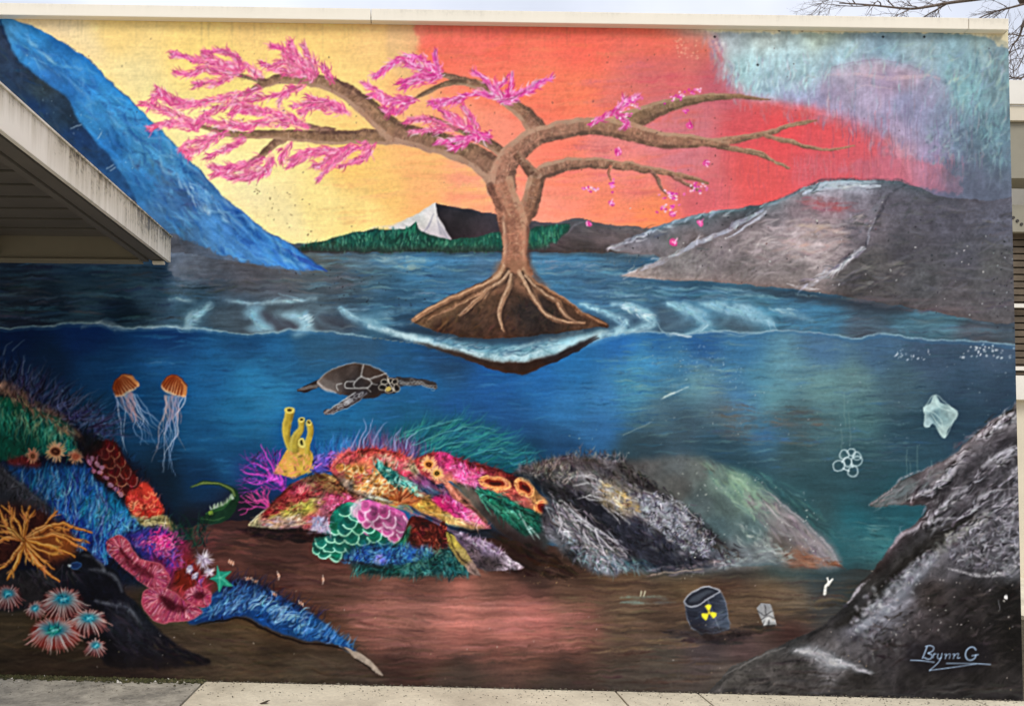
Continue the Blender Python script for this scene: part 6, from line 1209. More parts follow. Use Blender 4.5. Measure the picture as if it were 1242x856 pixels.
for ex, ey, b_, w_ in ((-4, 612, -4, 4), (2, 613, 6, 4), (14, 616, -6, 4), (27, 614, 4, 4), (36, 613, -3, 3.4), (42, 618, -5, 3), (70, 617, 3, 4), (84, 642, -12, 6), (112, 646, -16, 6), (108, 658, -10, 5), (104, 666, -12, 5), (90, 675, -4, 5), (76, 672, 4, 4), (72, 704, 6, 8), (66, 690, 2, 6), (40, 686, 3, 4), (8, 702, -4, 7), (-4, 694, -4, 6), (-8, 660, 6, 5), (-6, 645, 4, 5), (-6, 634, 4, 4)):
    mx, my = (C0[0] + ex) / 2, (C0[1] + ey) / 2; dx, dy = ex - C0[0], ey - C0[1]; q = math.hypot(dx, dy)
    P3 = [C0, (mx - dy / q * b_, my + dx / q * b_), (ex, ey)]
    w_ *= .8; stroke(P3, [w_ + 1, w_ + 1, 2], (110, 52, 20), .8); stroke(P3, [w_, w_ * .9, 1.4], jc((196, 118, 48), 14), .95, lb=oc); stroke([(x - .7, y - .8) for x, y in P3], [w_ * .3, w_ * .35, .7], (240, 190, 120), .75)
    for k in range(2):
        t = rng.uniform(.5, .8); x = C0[0] + dx * t - dy / q * b_ * .5; y = C0[1] + dy * t + dx / q * b_ * .5
        hair(x, y, -math.degrees(math.atan2(dy, dx)) + rng.choice([-28, 28]), rng.uniform(8, 16), 2.6, jc((214, 140, 70)), .85, rng.normal(0, .15), oc)
for ax, ay, rx, ry, hue in ((10, 720, 16, 13, 0), (76, 726, 25, 18, 0), (43, 737, 11, 9, 1), (107, 750, 22, 14, 1), (116, 782, 12, 9, 1), (66, 763, 30, 18, 2)):
    l_ = lab('painted_tube_anemone')
    oval(ax, ay + ry * .35, rx * 1., ry * 1.05, (70, 30, 32) if hue < 2 else (124, 40, 34), .9, 0, l_, 2)
    nf = int(rx * 2.6)
    for k in range(nf):
        g = 360 * k / nf + rng.normal(0, 4); t = math.radians(g); c_, s_ = math.cos(t), -math.sin(t)
        L_ = rng.uniform(.85, 1.2) * (1.15 if s_ > 0 else .85); dr_ = ry * (.35 if s_ > -.2 else .05)
        q_ = [(ax + c_ * rx * .22, ay + s_ * ry * .2), (ax + c_ * rx * .6, ay + s_ * ry * .55), (ax + c_ * rx * L_, ay + s_ * ry * L_ + dr_)]
        tip = pick([(206, 150, 136), (190, 110, 100), (214, 180, 170), (150, 84, 80)])
        stroke(q_, [1.8, 1.9, .8], [(24, 110, 130), lerp((70, 140, 160), tip, .6), tip], .85, 4, l_)
    oval(ax, ay, rx * .26, ry * .24, (16, 84, 104) if hue < 2 else (16, 92, 90), .9, 0, None, 0)
    for k in range(int(rx * 1.2)): hair(ax + rng.normal(0, rx * .1), ay + rng.normal(0, ry * .08), rng.uniform(0, 360), rx * rng.uniform(.12, .34), 1.5, jc(pick([(40, 150, 176), (90, 190, 206), (10, 60, 80)] if hue < 2 else [(30, 140, 130), (100, 196, 170), (10, 70, 76)])), .75)
    stroke([(ax - rx * .1, ay + 1), (ax + rx * .14, ay - 1)], 2, (150, 214, 220), .7, 2)

# ---- dark rock on the right
rk = lab('painted_right_rock')
fill([(1054, 612), (1072, 598), (1096, 582), (1130, 566), (1150, 556), (1166, 542), (1184, 526), (1204, 510), (1224, 500), (1260, 488), (1260, 870), (880, 870), (878, 818), (930, 790), (975, 770), (1005, 752), (1030, 728), (1046, 704), (1066, 684), (1080, 662), (1096, 644), (1116, 630), (1124, 614), (1090, 612), (1070, 614)], [
    (1065, 608, (80, 120, 124)), (1095, 595, (92, 116, 120)), (1130, 580, (106, 98, 106)), (1110, 605, (70, 62, 66)), (1160, 560, (140, 132, 140)), (1190, 540, (112, 104, 112)), (1220, 510, (130, 124, 130)), (1215, 535, (84, 74, 84)), (1180, 565, (70, 62, 72)), (1140, 600, (58, 50, 56)), (1200, 560, (124, 118, 128)), (1230, 555, (140, 136, 146)),
    (1180, 585, (84, 76, 86)), (1160, 605, (120, 112, 122)), (1210, 590, (88, 82, 94)), (1130, 625, (90, 84, 94)), (1165, 622, (56, 50, 58)), (1220, 620, (120, 116, 130)), (1190, 640, (104, 100, 112)), (1110, 640, (104, 104, 118)), (1085, 660, (96, 96, 108)), (1095, 680, (52, 50, 44)), (1060, 705, (50, 48, 44)), (1130, 645, (48, 46, 44)), (1110, 665, (40, 36, 32)), (1030, 740, (40, 38, 36)), (1080, 700, (30, 28, 26)),
    (1150, 650, (120, 118, 124)), (1130, 672, (126, 122, 130)), (1160, 670, (110, 104, 118)), (1200, 670, (96, 92, 104)), (1230, 660, (100, 98, 112)), (1180, 690, (70, 68, 76)), (1225, 690, (84, 86, 94)), (1110, 690, (120, 116, 130)), (1085, 725, (130, 130, 146)), (1060, 750, (120, 120, 136)), (1040, 765, (90, 90, 104)), (1130, 720, (56, 44, 40)), (1180, 720, (40, 32, 30)), (1220, 720, (24, 20, 18)), (1120, 760, (64, 54, 56)), (1180, 770, (32, 26, 26)), (1230, 770, (22, 18, 16)),
    (990, 765, (50, 44, 42)), (960, 785, (76, 70, 68)), (1000, 785, (90, 84, 84)), (1010, 800, (130, 124, 126)), (1040, 785, (74, 68, 70)), (1080, 790, (60, 52, 54)), (930, 805, (80, 72, 66)), (900, 825, (84, 76, 68)), (960, 825, (74, 66, 60)), (1040, 825, (52, 46, 42)), (1120, 815, (46, 40, 38)), (1200, 825, (42, 36, 34))], 1, 1.5, rk, [('du', .12), ('i', .1)], p=3.8)
_k = (LAB == rk) * np.clip((720 - YY) / 60, 0, 1) * .15
CAN *= (1 - _k)[..., None]
RKL = [(150, 146, 156), (176, 172, 182), (110, 104, 114), (60, 54, 62), (84, 78, 88)]
dabs([(1120, 575), (1240, 500), (1240, 690), (1150, 680), (1130, 640)], 620, 13, 2.6, 36, RKL, .5, 26)
dabs([(1060, 612), (1130, 570), (1150, 580), (1110, 606)], 80, 18, 2.6, 32, [(110, 136, 140), (150, 160, 164), (84, 100, 106), (130, 120, 126)], .55, 12)
for p_, w_ in (([(1054, 612), (1080, 594), (1098, 578), (1130, 566)], [1, 2, 2.4, 1]), ([(1106, 604), (1124, 596), (1134, 586), (1156, 570), (1168, 546)], [2, 3, 4, 5, 2]), ([(1148, 562), (1166, 545)], [3, 2]), ([(1186, 530), (1204, 514), (1226, 502)], [2, 4, 5]), ([(1198, 530), (1216, 516), (1234, 510)], [1, 4, 3]), ([(1190, 566), (1210, 552), (1236, 540)], [1, 4, 5]),
               ([(1126, 632), (1142, 616), (1156, 602), (1176, 590)], [2, 4, 7, 3]), ([(1110, 640), (1130, 630), (1160, 628), (1180, 618), (1194, 600), (1212, 594)], [2, 2.4, 2.6, 3, 4, 2]), ([(1080, 664), (1092, 650), (1116, 638)], [2, 4, 2]), ([(1218, 584), (1230, 570), (1238, 560)], [2, 4, 3]), ([(1200, 558), (1222, 556)], [2, 3]),
               ([(1028, 730), (1040, 716), (1054, 702)], [2, 5, 1]), ([(1150, 690), (1190, 698), (1220, 694), (1238, 682)], [2, 5, 5, 3])):
    stroke(p_, w_, jc((176, 172, 182), 8), .7, soft=1.2, br=.55, bn='f')
# dark gully and the crusted light seam
band([(1190, 624), (1160, 640), (1130, 662), (1104, 686), (1080, 712), (1050, 742), (1010, 760)], [6, 14, 20, 24, 22, 18, 8], (36, 32, 28), .75, None, [('i', .12)], 3)
stroke([(1190, 626), (1150, 652), (1122, 676), (1100, 698), (1070, 730), (1046, 750)], [2, 4, 6, 6, 6, 3], (14, 12, 12), .7, soft=2, br=.3)
foam([(1046, 758), (1066, 738), (1090, 714), (1114, 690), (1136, 672)], [10, 16, 16, 14, 6], (150, 150, 166), .6, 0, lb=None)
for k in range(560):
    t = rng.random(); x = 1198 - 160 * t + rng.normal(0, 2.6 + 5.5 * t); y = 622 + 138 * t + (-8 * math.sin(t * 3.14)) + rng.normal(0, 2.4 + 4.5 * t)
    stroke([(x, y), (x + rng.normal(0, 2.4), y + rng.normal(0, 1.8))], rng.uniform(1.2, 4), jc(pick([(190, 190, 202), (150, 150, 166), (116, 112, 128), (84, 80, 92), (206, 206, 214)]) if t > .4 else pick([(176, 176, 164), (120, 118, 110), (76, 72, 68), (140, 136, 140)])), .4, 2, None, 1.6, .4)
for x, y in inside([(1150, 676), (1196, 632), (1240, 606), (1240, 684), (1200, 694)], 330):
    hair(x, y, 38 + rng.normal(0, 40), rng.uniform(4, 10), 2.4, jc(pick([(150, 148, 160), (176, 174, 186), (96, 92, 102), (50, 46, 54), (120, 116, 128)])), .45, rng.normal(0, .4))
for pts, wd, cc, al in (([(1150, 606), (1180, 590), (1206, 572), (1240, 556)], [4, 14, 14, 6], (46, 42, 50), .6), ([(1120, 606), (1150, 590), (1176, 566), (1200, 546), (1240, 528)], [4, 12, 14, 12, 6], (50, 46, 54), .55), ([(1136, 634), (1170, 622), (1188, 606)], [4, 10, 4], (44, 40, 48), .6),
                        ([(1106, 604), (1126, 595), (1140, 584), (1158, 570), (1170, 548)], [2, 4, 5, 6, 2], (176, 174, 184), .7), ([(1126, 633), (1142, 617), (1160, 600), (1178, 588)], [2, 5, 8, 3], (168, 164, 176), .65), ([(1110, 641), (1132, 631), (1160, 629), (1180, 618), (1194, 600), (1214, 593)], [2, 3, 3.4, 4, 5, 2], (150, 148, 158), .75), ([(1186, 530), (1204, 514), (1230, 502)], [2, 5, 6], (186, 182, 190), .7), ([(1192, 566), (1212, 552), (1238, 541)], [2, 5, 6], (176, 172, 184), .65), ([(1078, 668), (1094, 648), (1118, 636)], [2, 5, 3], (140, 140, 154), .65)):
    stroke(pts, wd, cc, al, soft=1.8, br=.4, bn='i')
dabs([(1080, 740), (1220, 700), (1238, 800), (1060, 800)], 240, 18, 3, 10, [(70, 54, 50), (30, 24, 22), (50, 40, 40), (84, 70, 70), (20, 16, 14)], .5, 24)
for k in range(130):
    x, y = rng.uniform(990, 1120), rng.uniform(755, 800); 
    if y < 790 - (x - 960) * .28: continue
    stroke([(x, y), (x + rng.normal(0, 3), y + rng.normal(0, 4))], rng.uniform(1.2, 3.4), jc(pick([(110, 102, 106), (46, 40, 42), (84, 78, 82), (130, 124, 128)])), .36, 2, None, 1.5, .4)
FO = [(226, 222, 220), (180, 174, 174), (150, 144, 146)]
foam([(962, 788), (985, 790), (1005, 800), (1024, 806)], [4, 12, 15, 6], (170, 164, 164), .6, 60, lb=None); foam([(1020, 804), (1040, 810), (1056, 816)], [3, 5, 1], (150, 144, 150), .6, 20, lb=None)
stroke([(880, 818), (920, 796), (952, 784)], [1, 2, 1], (130, 120, 112), .6, br=.3)
dabs([(885, 822), (960, 800), (1040, 830), (1240, 830), (1240, 850), (885, 846)], 260, 36, 3, 2, [(84, 76, 68), (56, 48, 44), (70, 62, 56), (40, 34, 32)], .45, 6)
specks([(1040, 690), (1230, 690), (1230, 760), (1060, 780)], 60, (.6, 1.6), [(206, 196, 180), (150, 140, 130)], .7)
oval(1221, 723, 2.2, 2.6, (226, 230, 226), .9, n=8); stroke([(1212, 728), (1213, 738)], 1.4, (96, 96, 100), .6)

# strong pale streaks and black hollows on the right-hand rock, grey ridges on the mountain
for k in range(420):
    i = int(rng.integers(5)); p_ = [[(1106, 604), (1134, 588), (1168, 548)], [(1186, 530), (1204, 514), (1230, 502)], [(1126, 632), (1156, 604), (1200, 566), (1238, 540)], [(1112, 640), (1162, 628), (1194, 602), (1236, 572)], [(1150, 650), (1200, 620), (1238, 600)]][i]
    P = CR(p_, 10); x, y = P[int(rng.integers(len(P) - 1))] + rng.normal(0, 3.2, 2)
    hair(x, y + rng.uniform(-2, 6), 36 + rng.normal(0, 18), rng.uniform(5, 14), 2., jc(pick([(196, 192, 204), (160, 156, 168), (30, 26, 32), (44, 40, 46), (120, 114, 126)])), .5, rng.normal(0, .2))
for k in range(170):
    i = int(rng.integers(4)); p_ = [[(756, 334), (820, 308), (880, 280), (928, 252)], [(975, 236), (1000, 226), (1066, 226)], [(1050, 302), (1010, 328), (968, 350)], [(740, 302), (800, 277), (900, 254)]][i]
    P = CR(p_, 10); j = int(rng.integers(len(P) - 2)); d = P[j + 1] - P[j]; x, y = P[j] + rng.normal(0, 2.6, 2)
    hair(x, y, -math.degrees(math.atan2(d[1], d[0])) + rng.normal(0, 16), rng.uniform(6, 18), 1.9, jc(pick([(190, 194, 204), (150, 152, 164), (90, 88, 98), (214, 214, 220)])), .45, rng.normal(0, .15))
# feathering: fine fronds in the local colours knit the growths together
def knit(labels, n, ang, ln, a=.6):
    ys_, xs_ = np.nonzero(np.isin(LAB, labels))
    for k in rng.integers(len(ys_), size=n):
        y, x = ys_[k], xs_[k]; c = CAN[y, x] * 255 * (rng.uniform(1.25, 1.7) if rng.random() < .5 else rng.uniform(.3, .65))
        hair(x + OX, y + OY, (ang(x + OX, y + OY) if callable(ang) else ang) + rng.normal(0, 28), ln * rng.uniform(.5, 1.2), 1.35, jc(np.clip(c, 0, 255), 8), a, rng.normal(0, .3))
knit([ll, ul, rl, mr, bf, dg, gf, pc, pc3, lk], 1900, lambda x, y: 60 if y < 570 else (-35 if x > 480 else 30), 8)
knit([lr, gp, bfu, ms, os_, bt, mf, pg], 2000, lambda x, y: 80 if y < 640 else 50, 9)
knit([gk], 900, -42, 9, .5); knit([rk], 500, 36, 9, .35); knit([br_, oc], 400, -50, 9, .5)
# black rock feathering out into the sand
fill([(120, 800), (200, 800), (256, 800), (262, 812), (180, 816), (100, 812), (-20, 806), (-20, 796)], (34, 26, 22), .6, 7, None, [('h', .2)])
dabs([(200, 780), (262, 800), (240, 812), (180, 808)], 40, 18, 3, -20, [(30, 24, 24), (60, 48, 38)], .5, 14)
# splash-back of dirt along the foot of the wall
for x in np.arange(-10, 1250, 2.2):
    yb_ = 820 + (x + 3) * .0255; h_ = rng.uniform(1, 5)
    stroke([(x, yb_ + 4), (x + rng.normal(0, 2), yb_ - h_)], [4, 1.4], jc(pick([(44, 36, 28), (66, 56, 44), (30, 26, 22)])), rng.uniform(.1, .4), 2, None, 1.8, .4)
# ---- the hand's wobble: no painted edge is ruler-sharp
_n1, _n2 = fbm(13, 13, 71, 2), fbm(13, 13, 83, 2)
_dx = _n1 * .62 + NZ['f'] * .12; _dy = _n2 * .62 + np.roll(NZ['f'], 217, 0) * .12
_fx = np.clip(np.arange(CW)[None] + _dx, 0, CW - 1.001); _fy = np.clip(np.arange(CH)[:, None] + _dy, 0, CH - 1.001)
_ix, _iy = _fx.astype(int), _fy.astype(int); _ax, _ay = (_fx - _ix)[..., None], (_fy - _iy)[..., None]
CAN[:] = (CAN[_iy, _ix] * (1 - _ax) + CAN[_iy, _ix + 1] * _ax) * (1 - _ay) + (CAN[_iy + 1, _ix] * (1 - _ax) + CAN[_iy + 1, _ix + 1] * _ax) * _ay
LAB[:] = LAB[np.round(_fy).astype(int), np.round(_fx).astype(int)]
_m = (LAB == rk); _l = CAN[_m] @ np.array([.3, .59, .11], np.float32)
CAN[_m] = (CAN[_m] + (_l[:, None] * np.array([.985, .99, 1.04], np.float32) - CAN[_m]) * .5) * .96
# ---- the signature in the corner
sg = lab('painted_signature')
fill([(1100, 782), (1130, 778), (1190, 780), (1202, 800), (1180, 812), (1110, 812)], (20, 18, 24), .6, 5, sg, thr=.3)
SC_ = (150, 174, 202)
for p_, w_ in (([(1124.5, 783.5), (1122, 790), (1119, 797.5)], 2.2), ([(1122.5, 783.5), (1128, 782.5), (1132.3, 784.5), (1131.5, 788.5), (1126, 791.5)], 1.8), ([(1126, 791.5), (1130.3, 794), (1129.3, 797.8), (1125.5, 798.8), (1121.5, 797)], 2.2), ([(1133, 792), (1131.8, 797)], 1.5), ([(1132.6, 793.5), (1134, 792.2), (1135.6, 792.6)], 1.3),
               ([(1138, 792.5), (1137, 796.5), (1139, 798.5), (1141.5, 797)], 1.7), ([(1142.5, 792), (1141, 798), (1137, 804), (1127.5, 812.5)], 1.6), ([(1127.5, 812.5), (1150, 809.5), (1184, 804.6)], 1.5), ([(1145.5, 793.2), (1147.6, 793), (1146.4, 798.2)], 1.6), ([(1147.4, 795), (1150, 793), (1152.4, 793), (1151.4, 798)], 1.5),
               ([(1155.5, 793), (1157.6, 793), (1156.4, 798)], 1.6), ([(1157.4, 795), (1160, 792.6), (1162.6, 792.4), (1161.4, 797.4), (1164.4, 797)], 1.5), ([(1183.6, 787.4), (1181, 784.6), (1177, 784.4), (1172.6, 788), (1171, 794), (1173.4, 799), (1178, 800), (1182.4, 797.4), (1183.4, 794)], 2.3), ([(1179, 794.6), (1186.4, 793.4)], 1.8),
               ([(1104.5, 800.2), (1118, 800.6), (1133, 802.6)], 1.7), ([(1148, 804), (1175, 804), (1201, 805.2)], 1.5)):
    stroke(p_, w_ * .84, SC_, .7, 5)
# ---- weathering: mottled film, chips and nail holes in the paint
CAN *= (1 + .012 * NZ['f'] + .008 * NZ['i'] + .006 * NZ['d'])[..., None]
np.clip(CAN, 0, 1, out=CAN)
specks([(1205, 300), (1240, 300), (1240, 410), (1205, 400)], 70, (.5, 1.5), [(20, 22, 28), (30, 32, 40), (150, 160, 166)], .7)
specks([(760, 250), (1235, 240), (1235, 400), (760, 330)], 90, (.6, 1.6), [(206, 206, 206), (30, 30, 34)], .7)
specks([(20, 40), (1220, 50), (1220, 300), (400, 300)], 130, (.6, 1.5), [(60, 50, 50), (90, 60, 60)], .7)
specks([(290, 210), (370, 240), (380, 290), (330, 270)], 26, (.7, 1.8), [(110, 90, 60)], .7)
specks([(350, 330), (520, 320), (520, 380), (350, 380)], 40, (.7, 1.6), [(30, 34, 40)], .7)
specks([(0, 700), (1240, 700), (1240, 845), (0, 815)], 90, (.5, 1.4), [(170, 150, 120), (190, 180, 170)], .55)
for k in range(90):                      # thin rain runs below the coping
    x = rng.uniform(10, 1220); y = 20 + x * .0149; l = rng.uniform(8, 46)
    stroke([(x, y), (x + rng.normal(0, .8), y + l)], [2, .8], (90, 78, 66), rng.uniform(.03, .1), 3, None, 1.2, .4)
for x, y in ((1033, 36), (973, 37), (1071, 45), (1121, 45), (867, 45), (945, 37), (919, 79)): oval(x, y, 1.5, 1.5, (24, 22, 24), .9, n=8)

# ---- finish: the painter's last accents - local contrast of the dry-brush work
for _r, _a in ((2, .38), (14, .18)):
    _bl = np.stack([bblur(CAN[..., k], _r) for k in range(3)], -1)
    CAN[:] = np.clip(CAN + (CAN - _bl) * _a, 0, 1)
for _lb, _a in ((gk, .22), (rk, .25), (gm, .2)):
    _m = (LAB == _lb); _bl = np.stack([bblur(CAN[..., k], 10) for k in range(3)], -1)
    CAN[_m] = np.clip(CAN + (CAN - _bl) * _a, 0, 1)[_m]
# ------------------------------------------------------------------ the mural wall
def srgb_lin(c): return np.where(c <= .04045, c / 12.92, ((c + .055) / 1.055) ** 2.4)
tm = NT('mural_paint', .6, .06)
ca = tm.t.nodes.new('ShaderNodeVertexColor'); ca.layer_name = 'paint'
tm.base(ca.outputs['Color'])
_b = tm.mix(.5, tm.noise(34., 5., .65), tm.noise(16., 3., .6, None, (1., 1., 9.)))
tm.bump(_b, .34, .006)
tm.l(tm.ramp(tm.noise(5., 4.), (.35, (.5,) * 3), (.7, (.7,) * 3)), tm.b.inputs['Roughness'])
MAT_MURAL = tm.m

wall = empty('mural_wall', (0, 0, 0))
tag(wall, 'broad building wall painted with a blossom tree above a coral reef', 'wall', kind='thing')
M_CREAM = None
def wall_cells():
    NX, NY = 1216, 812
    u = np.linspace(0, 1, NX + 1)[None, :, None]; v = np.linspace(0, 1, NY + 1)[:, None, None]
    P = (WTL * (1 - u) + WTR * u) * (1 - v) + (WBL * (1 - u) + WBR * u) * v          # (NY+1, NX+1, 3) on the wall plane
    Q = to_px(P)
    fx = np.clip(Q[..., 0] - OX - .5, 0, CW - 1.001); fy = np.clip(Q[..., 1] - OY - .5, 0, CH - 1.001)
    ix, iy = fx.astype(int), fy.astype(int); ax, ay = (fx - ix)[..., None], (fy - iy)[..., None]
    C = (CAN[iy, ix] * (1 - ax) + CAN[iy, ix + 1] * ax) * (1 - ay) + (CAN[iy + 1, ix] * (1 - ax) + CAN[iy + 1, ix + 1] * ax) * ay
    C = np.clip(srgb_lin(np.clip(C, 0, 1)) / ALB, .003, .93)
    Lc = LAB[np.clip(iy[:-1, :-1] + 1, 0, CH - 1), np.clip(ix[:-1, :-1] + 1, 0, CW - 1)]
    P = P.reshape(-1, 3); C = C.reshape(-1, 3)
    idx = np.arange((NX + 1) * (NY + 1)).reshape(NY + 1, NX + 1)
    quads = np.stack([idx[1:, :-1], idx[1:, 1:], idx[:-1, 1:], idx[:-1, :-1]], -1).reshape(-1, 4)   # facing the viewer (-y)
    Lf = Lc.reshape(-1)
    # a painted thing that is left with only a few cells belongs to what surrounds it
    roots = {}; made = []
    order = sorted(range(len(LNAMES)), key=lambda k: '/' in LNAMES[k] and LNAMES[k].split('/')[1] not in ('trunk', 'shell', 'bell', 'body'))
    for k in order:
        q = quads[Lf == k]
        if len(q) == 0: continue
        ids, inv = np.unique(q, return_inverse=True)
        nm = LNAMES[k]; par = wall
        if '/' in nm:
            g, s = nm.split('/')
            if s in ('trunk', 'shell', 'bell', 'body'): nm = g
            else:
                nm = s; c = P[ids].mean(0)
                cand = [o for o in made if o[0] == g]
                if cand: par = min(cand, key=lambda o: np.hypot(*(o[2] - c)[[0, 2]]))[1]
        me = bpy.data.meshes.new(nm); nq = len(q)
        me.vertices.add(len(ids)); me.vertices.foreach_set('co', P[ids].astype(np.float32).ravel())
        me.loops.add(nq * 4); me.loops.foreach_set('vertex_index', inv.astype(np.int32).ravel())
        me.polygons.add(nq); me.polygons.foreach_set('loop_start', np.arange(nq, dtype=np.int32) * 4)
        try: me.polygons.foreach_set('loop_total', np.full(nq, 4, np.int32))
        except Exception: pass
        me.update(calc_edges=True)
        at = me.color_attributes.new('paint', 'FLOAT_COLOR', 'POINT')
        at.data.foreach_set('color', np.concatenate([C[ids], np.ones((len(ids), 1))], 1).astype(np.float32).ravel())
        me.materials.append(MAT_MURAL)
        o = bpy.data.objects.new(nm, me); COL.objects.link(o); o.parent = par
        made.append((LNAMES[k].split('/')[0], o, P[ids].mean(0)))
wall_cells()
PART_LABELS = {'painted_sky': 'painted sunset sky running from yellow through coral to rose', 'painted_storm_cloud': 'painted turquoise and lavender storm cloud in the upper corner', 'painted_blue_mountain': 'painted icy blue mountainside above the canopy',
    'painted_snow_peak': 'painted white snow peak behind the tree', 'painted_pine_forest': 'painted band of green pines along the far shore', 'painted_grey_mountain': 'painted slate grey mountain with pale ridge lines', 'painted_river_surface': 'painted rippled river surface around the island',
    'painted_deep_water': 'painted deep blue water below the surface line', 'painted_sea_floor': 'painted brown sea floor with a dusty pink patch', 'painted_island': 'painted brown root mound in the river', 'painted_island_underside': 'painted dark tip of the island under water',
    'painted_tree': 'painted blossom tree with twin stems and pink sprays', 'painted_sea_turtle': 'painted sea turtle gliding over the reef', 'painted_tube_sponge': 'painted yellow tube sponge', 'painted_eel': 'painted green eel curled above the sand', 'painted_starfish': 'painted teal starfish',
    'painted_orange_coral': 'painted orange branching soft coral', 'painted_black_rock': 'painted black rock beside the tube anemones', 'painted_bleached_reef': 'painted grey bleached reef', 'painted_pale_ridge': 'painted pale green grey ridge behind the bleached reef', 'painted_right_rock': 'painted dark craggy rock with white streaks',
    'painted_drum': 'painted black drum with a yellow radiation sign', 'painted_crushed_can': 'painted crushed grey can', 'painted_plastic_bag': 'painted pale plastic bag adrift', 'painted_plastic_rings': 'painted white plastic drink rings', 'painted_plastic_scrap': 'painted white forked plastic scrap', 'painted_signature': 'painted pale blue signature with underline'}
for o in list(wall.children):
    if o.name in PART_LABELS: o['label'] = PART_LABELS[o.name]

# masonry body behind the paint, building depth and the metal coping along the top
def dirt_metal(name, c, streak=.5):
    """painted sheet metal; rain streaks and mould that start from the upper edge"""
    t = NT(name, .55, .35)
    z = t.noise(5., 5., .75, None, (4., 4., .3)); g = t.noise(.9, 4.); f = t.noise(46., 4.)
    sx = t.n('ShaderNodeSeparateXYZ'); t.l(t.co.outputs['Generated'], sx.inputs[0])
    grad = t.ramp(sx.outputs['Z'], (.05, (.25,) * 3), (.95, (1,) * 3))
    d = t.mix(1., t.mix(1., z, t.ramp(g, (.35, (.35,) * 3), (.65, (1,) * 3)), 'MULTIPLY'), grad, 'MULTIPLY')
    c1 = t.mix(t.ramp(d, (.13, (0, 0, 0)), (.44, (streak,) * 3)), c, tuple(v * k for v, k in zip(c, (.42, .39, .30))))
    c1 = t.mix(t.ramp(t.mix(1., f, d, 'MULTIPLY'), (.15, (0, 0, 0)), (.25, (streak,) * 3)), c1, tuple(v * .16 for v in c))
    t.base(c1); t.bump(t.noise(3., 3.), .1, .01); return t.m
M_COPE = dirt_metal('coping_metal', (.84, .78, .66), .12)
M_STUCCO = speckled('cream_stucco', (.62, .55, .42), .12, 3., .85, .2, .3, 60., .004)
M_DARK = speckled('dark_gap', (.05, .045, .04), .2)
zt = max(WTL[2], WTR[2])
o = mesh_obj('wall_body', [(WBL[0], .006, WBL[2] - .3), (WBR[0], .006, WBR[2] - .3), (WTR[0], .006, WTR[2]), (WTL[0], .006, WTL[2]),
                           (WBL[0], 5., WBL[2] - .3), (WBR[0], 5., WBR[2] - .3), (WTR[0], 5., WTR[2]), (WTL[0], 5., WTL[2])],
             [(0, 1, 2, 3), (5, 4, 7, 6), (4, 0, 3, 7), (1, 5, 6, 2), (3, 2, 6, 7), (4, 5, 1, 0)], M_STUCCO, wall)
# coping: pieces of folded metal, seams where the photograph shows them
def cope(xa, xb):
    """between two photo columns; front lip stands 45 mm proud"""
    yb = lambda x: 18.2 + (x - 2) * (36.4 - 18.2) / 1220.; yt = lambda x: 3.6 + (x - 2) * (22.6 - 3.6) / 1220.
    f = -.045
    A0, B0, A1, B1 = at_y(xa, yb(xa), f), at_y(xb, yb(xb), f), at_y(xa, yt(xa), f), at_y(xb, yt(xb), f)
    bk = np.array([0, .5, 0]) 
    return hexa('coping_piece', [A0, B0, B0 + bk, A0 + bk, A1, B1, B1 + bk, A1 + bk], M_COPE, wall, .004)
cope(-9, 449.4); cope(450.2, 1174.6); cope(1175.4, 1223.6)
# thin dark strip standing in for the shadow gap under the coping
g0, g1 = at_y(-9, 19.3, -.012), at_y(1221, 37.6, -.012)
hexa('coping_shadow_strip', [g0 - [0, 0, .006], g1 - [0, 0, .006], g1 + [0, .03, -.006], g0 + [0, .03, -.006], g0 + [0, 0, .03], g1 + [0, 0, .03], g1 + [0, .03, .03], g0 + [0, .03, .03]], M_DARK, wall, 0)
# roof sheet of the same building, behind the coping
mesh_obj('roof_sheet', [WTL + [0, .3, -.04], WTR + [0, .3, -.04], WTR + [0, 5, .02], WTL + [0, 5, .02]], [(0, 1, 2, 3)], M_COPE, wall)

# ------------------------------------------------------------------ ground
def gz(x):      # the pavement falls slightly to the right
    return GL[2] + (x - GL[0]) * (GR[2] - GL[2]) / (GR[0] - GL[0])
GL, GR = at_y(0, 819, 0), at_y(1240, 848.5, 0)
t = NT('concrete', .9, .25)
f1, f2, f3 = t.noise(1.6, 6., .7), t.noise(38., 4., .7), t.noise(170., 3., .6)
c = t.ramp(f1, (.32, (.50, .44, .33)), (.6, (.78, .70, .53)))
c = t.mix(t.ramp(f2, (.34, (0, 0, 0)), (.62, (.3,) * 3)), c, (.36, .32, .24)); c = t.mix(t.ramp(f3, (.62, (0, 0, 0)), (.72, (.55,) * 3)), c, (.14, .12, .1))
t.base(c); t.bump(t.mix(.5, f2, f3), .5, .004); M_CONC = t.m
t = NT('asphalt', .92, .25)
f1, f2, f3 = t.noise(3.2, 7., .75), t.noise(30., 4., .7), t.noise(190., 3., .7)
c = t.ramp(f1, (.36, (.15, .14, .115)), (.62, (.5, .46, .37))); c = t.mix(t.ramp(f3, (.45, (0, 0, 0)), (.7, (.6,) * 3)), c, (.34, .32, .28)); c = t.mix(t.ramp(f2, (.3, (.5,) * 3), (.5, (0, 0, 0))), c, (.06, .055, .045))
t.base(c); t.bump(t.mix(.5, f2, f3), .8, .006); M_ASPH = t.m
M_SOIL = speckled('soil', (.09, .075, .05), .35, 12., .95, .1, .8, 90., .02)
gr_ = mesh_obj('ground', [(-900, -900, gz(0) - .13), (900, -900, gz(0) - .13), (900, 900, gz(0) - .13), (-900, 900, gz(0) - .13)], [(0, 1, 2, 3)], M_SOIL); tag(gr_, kind='structure')
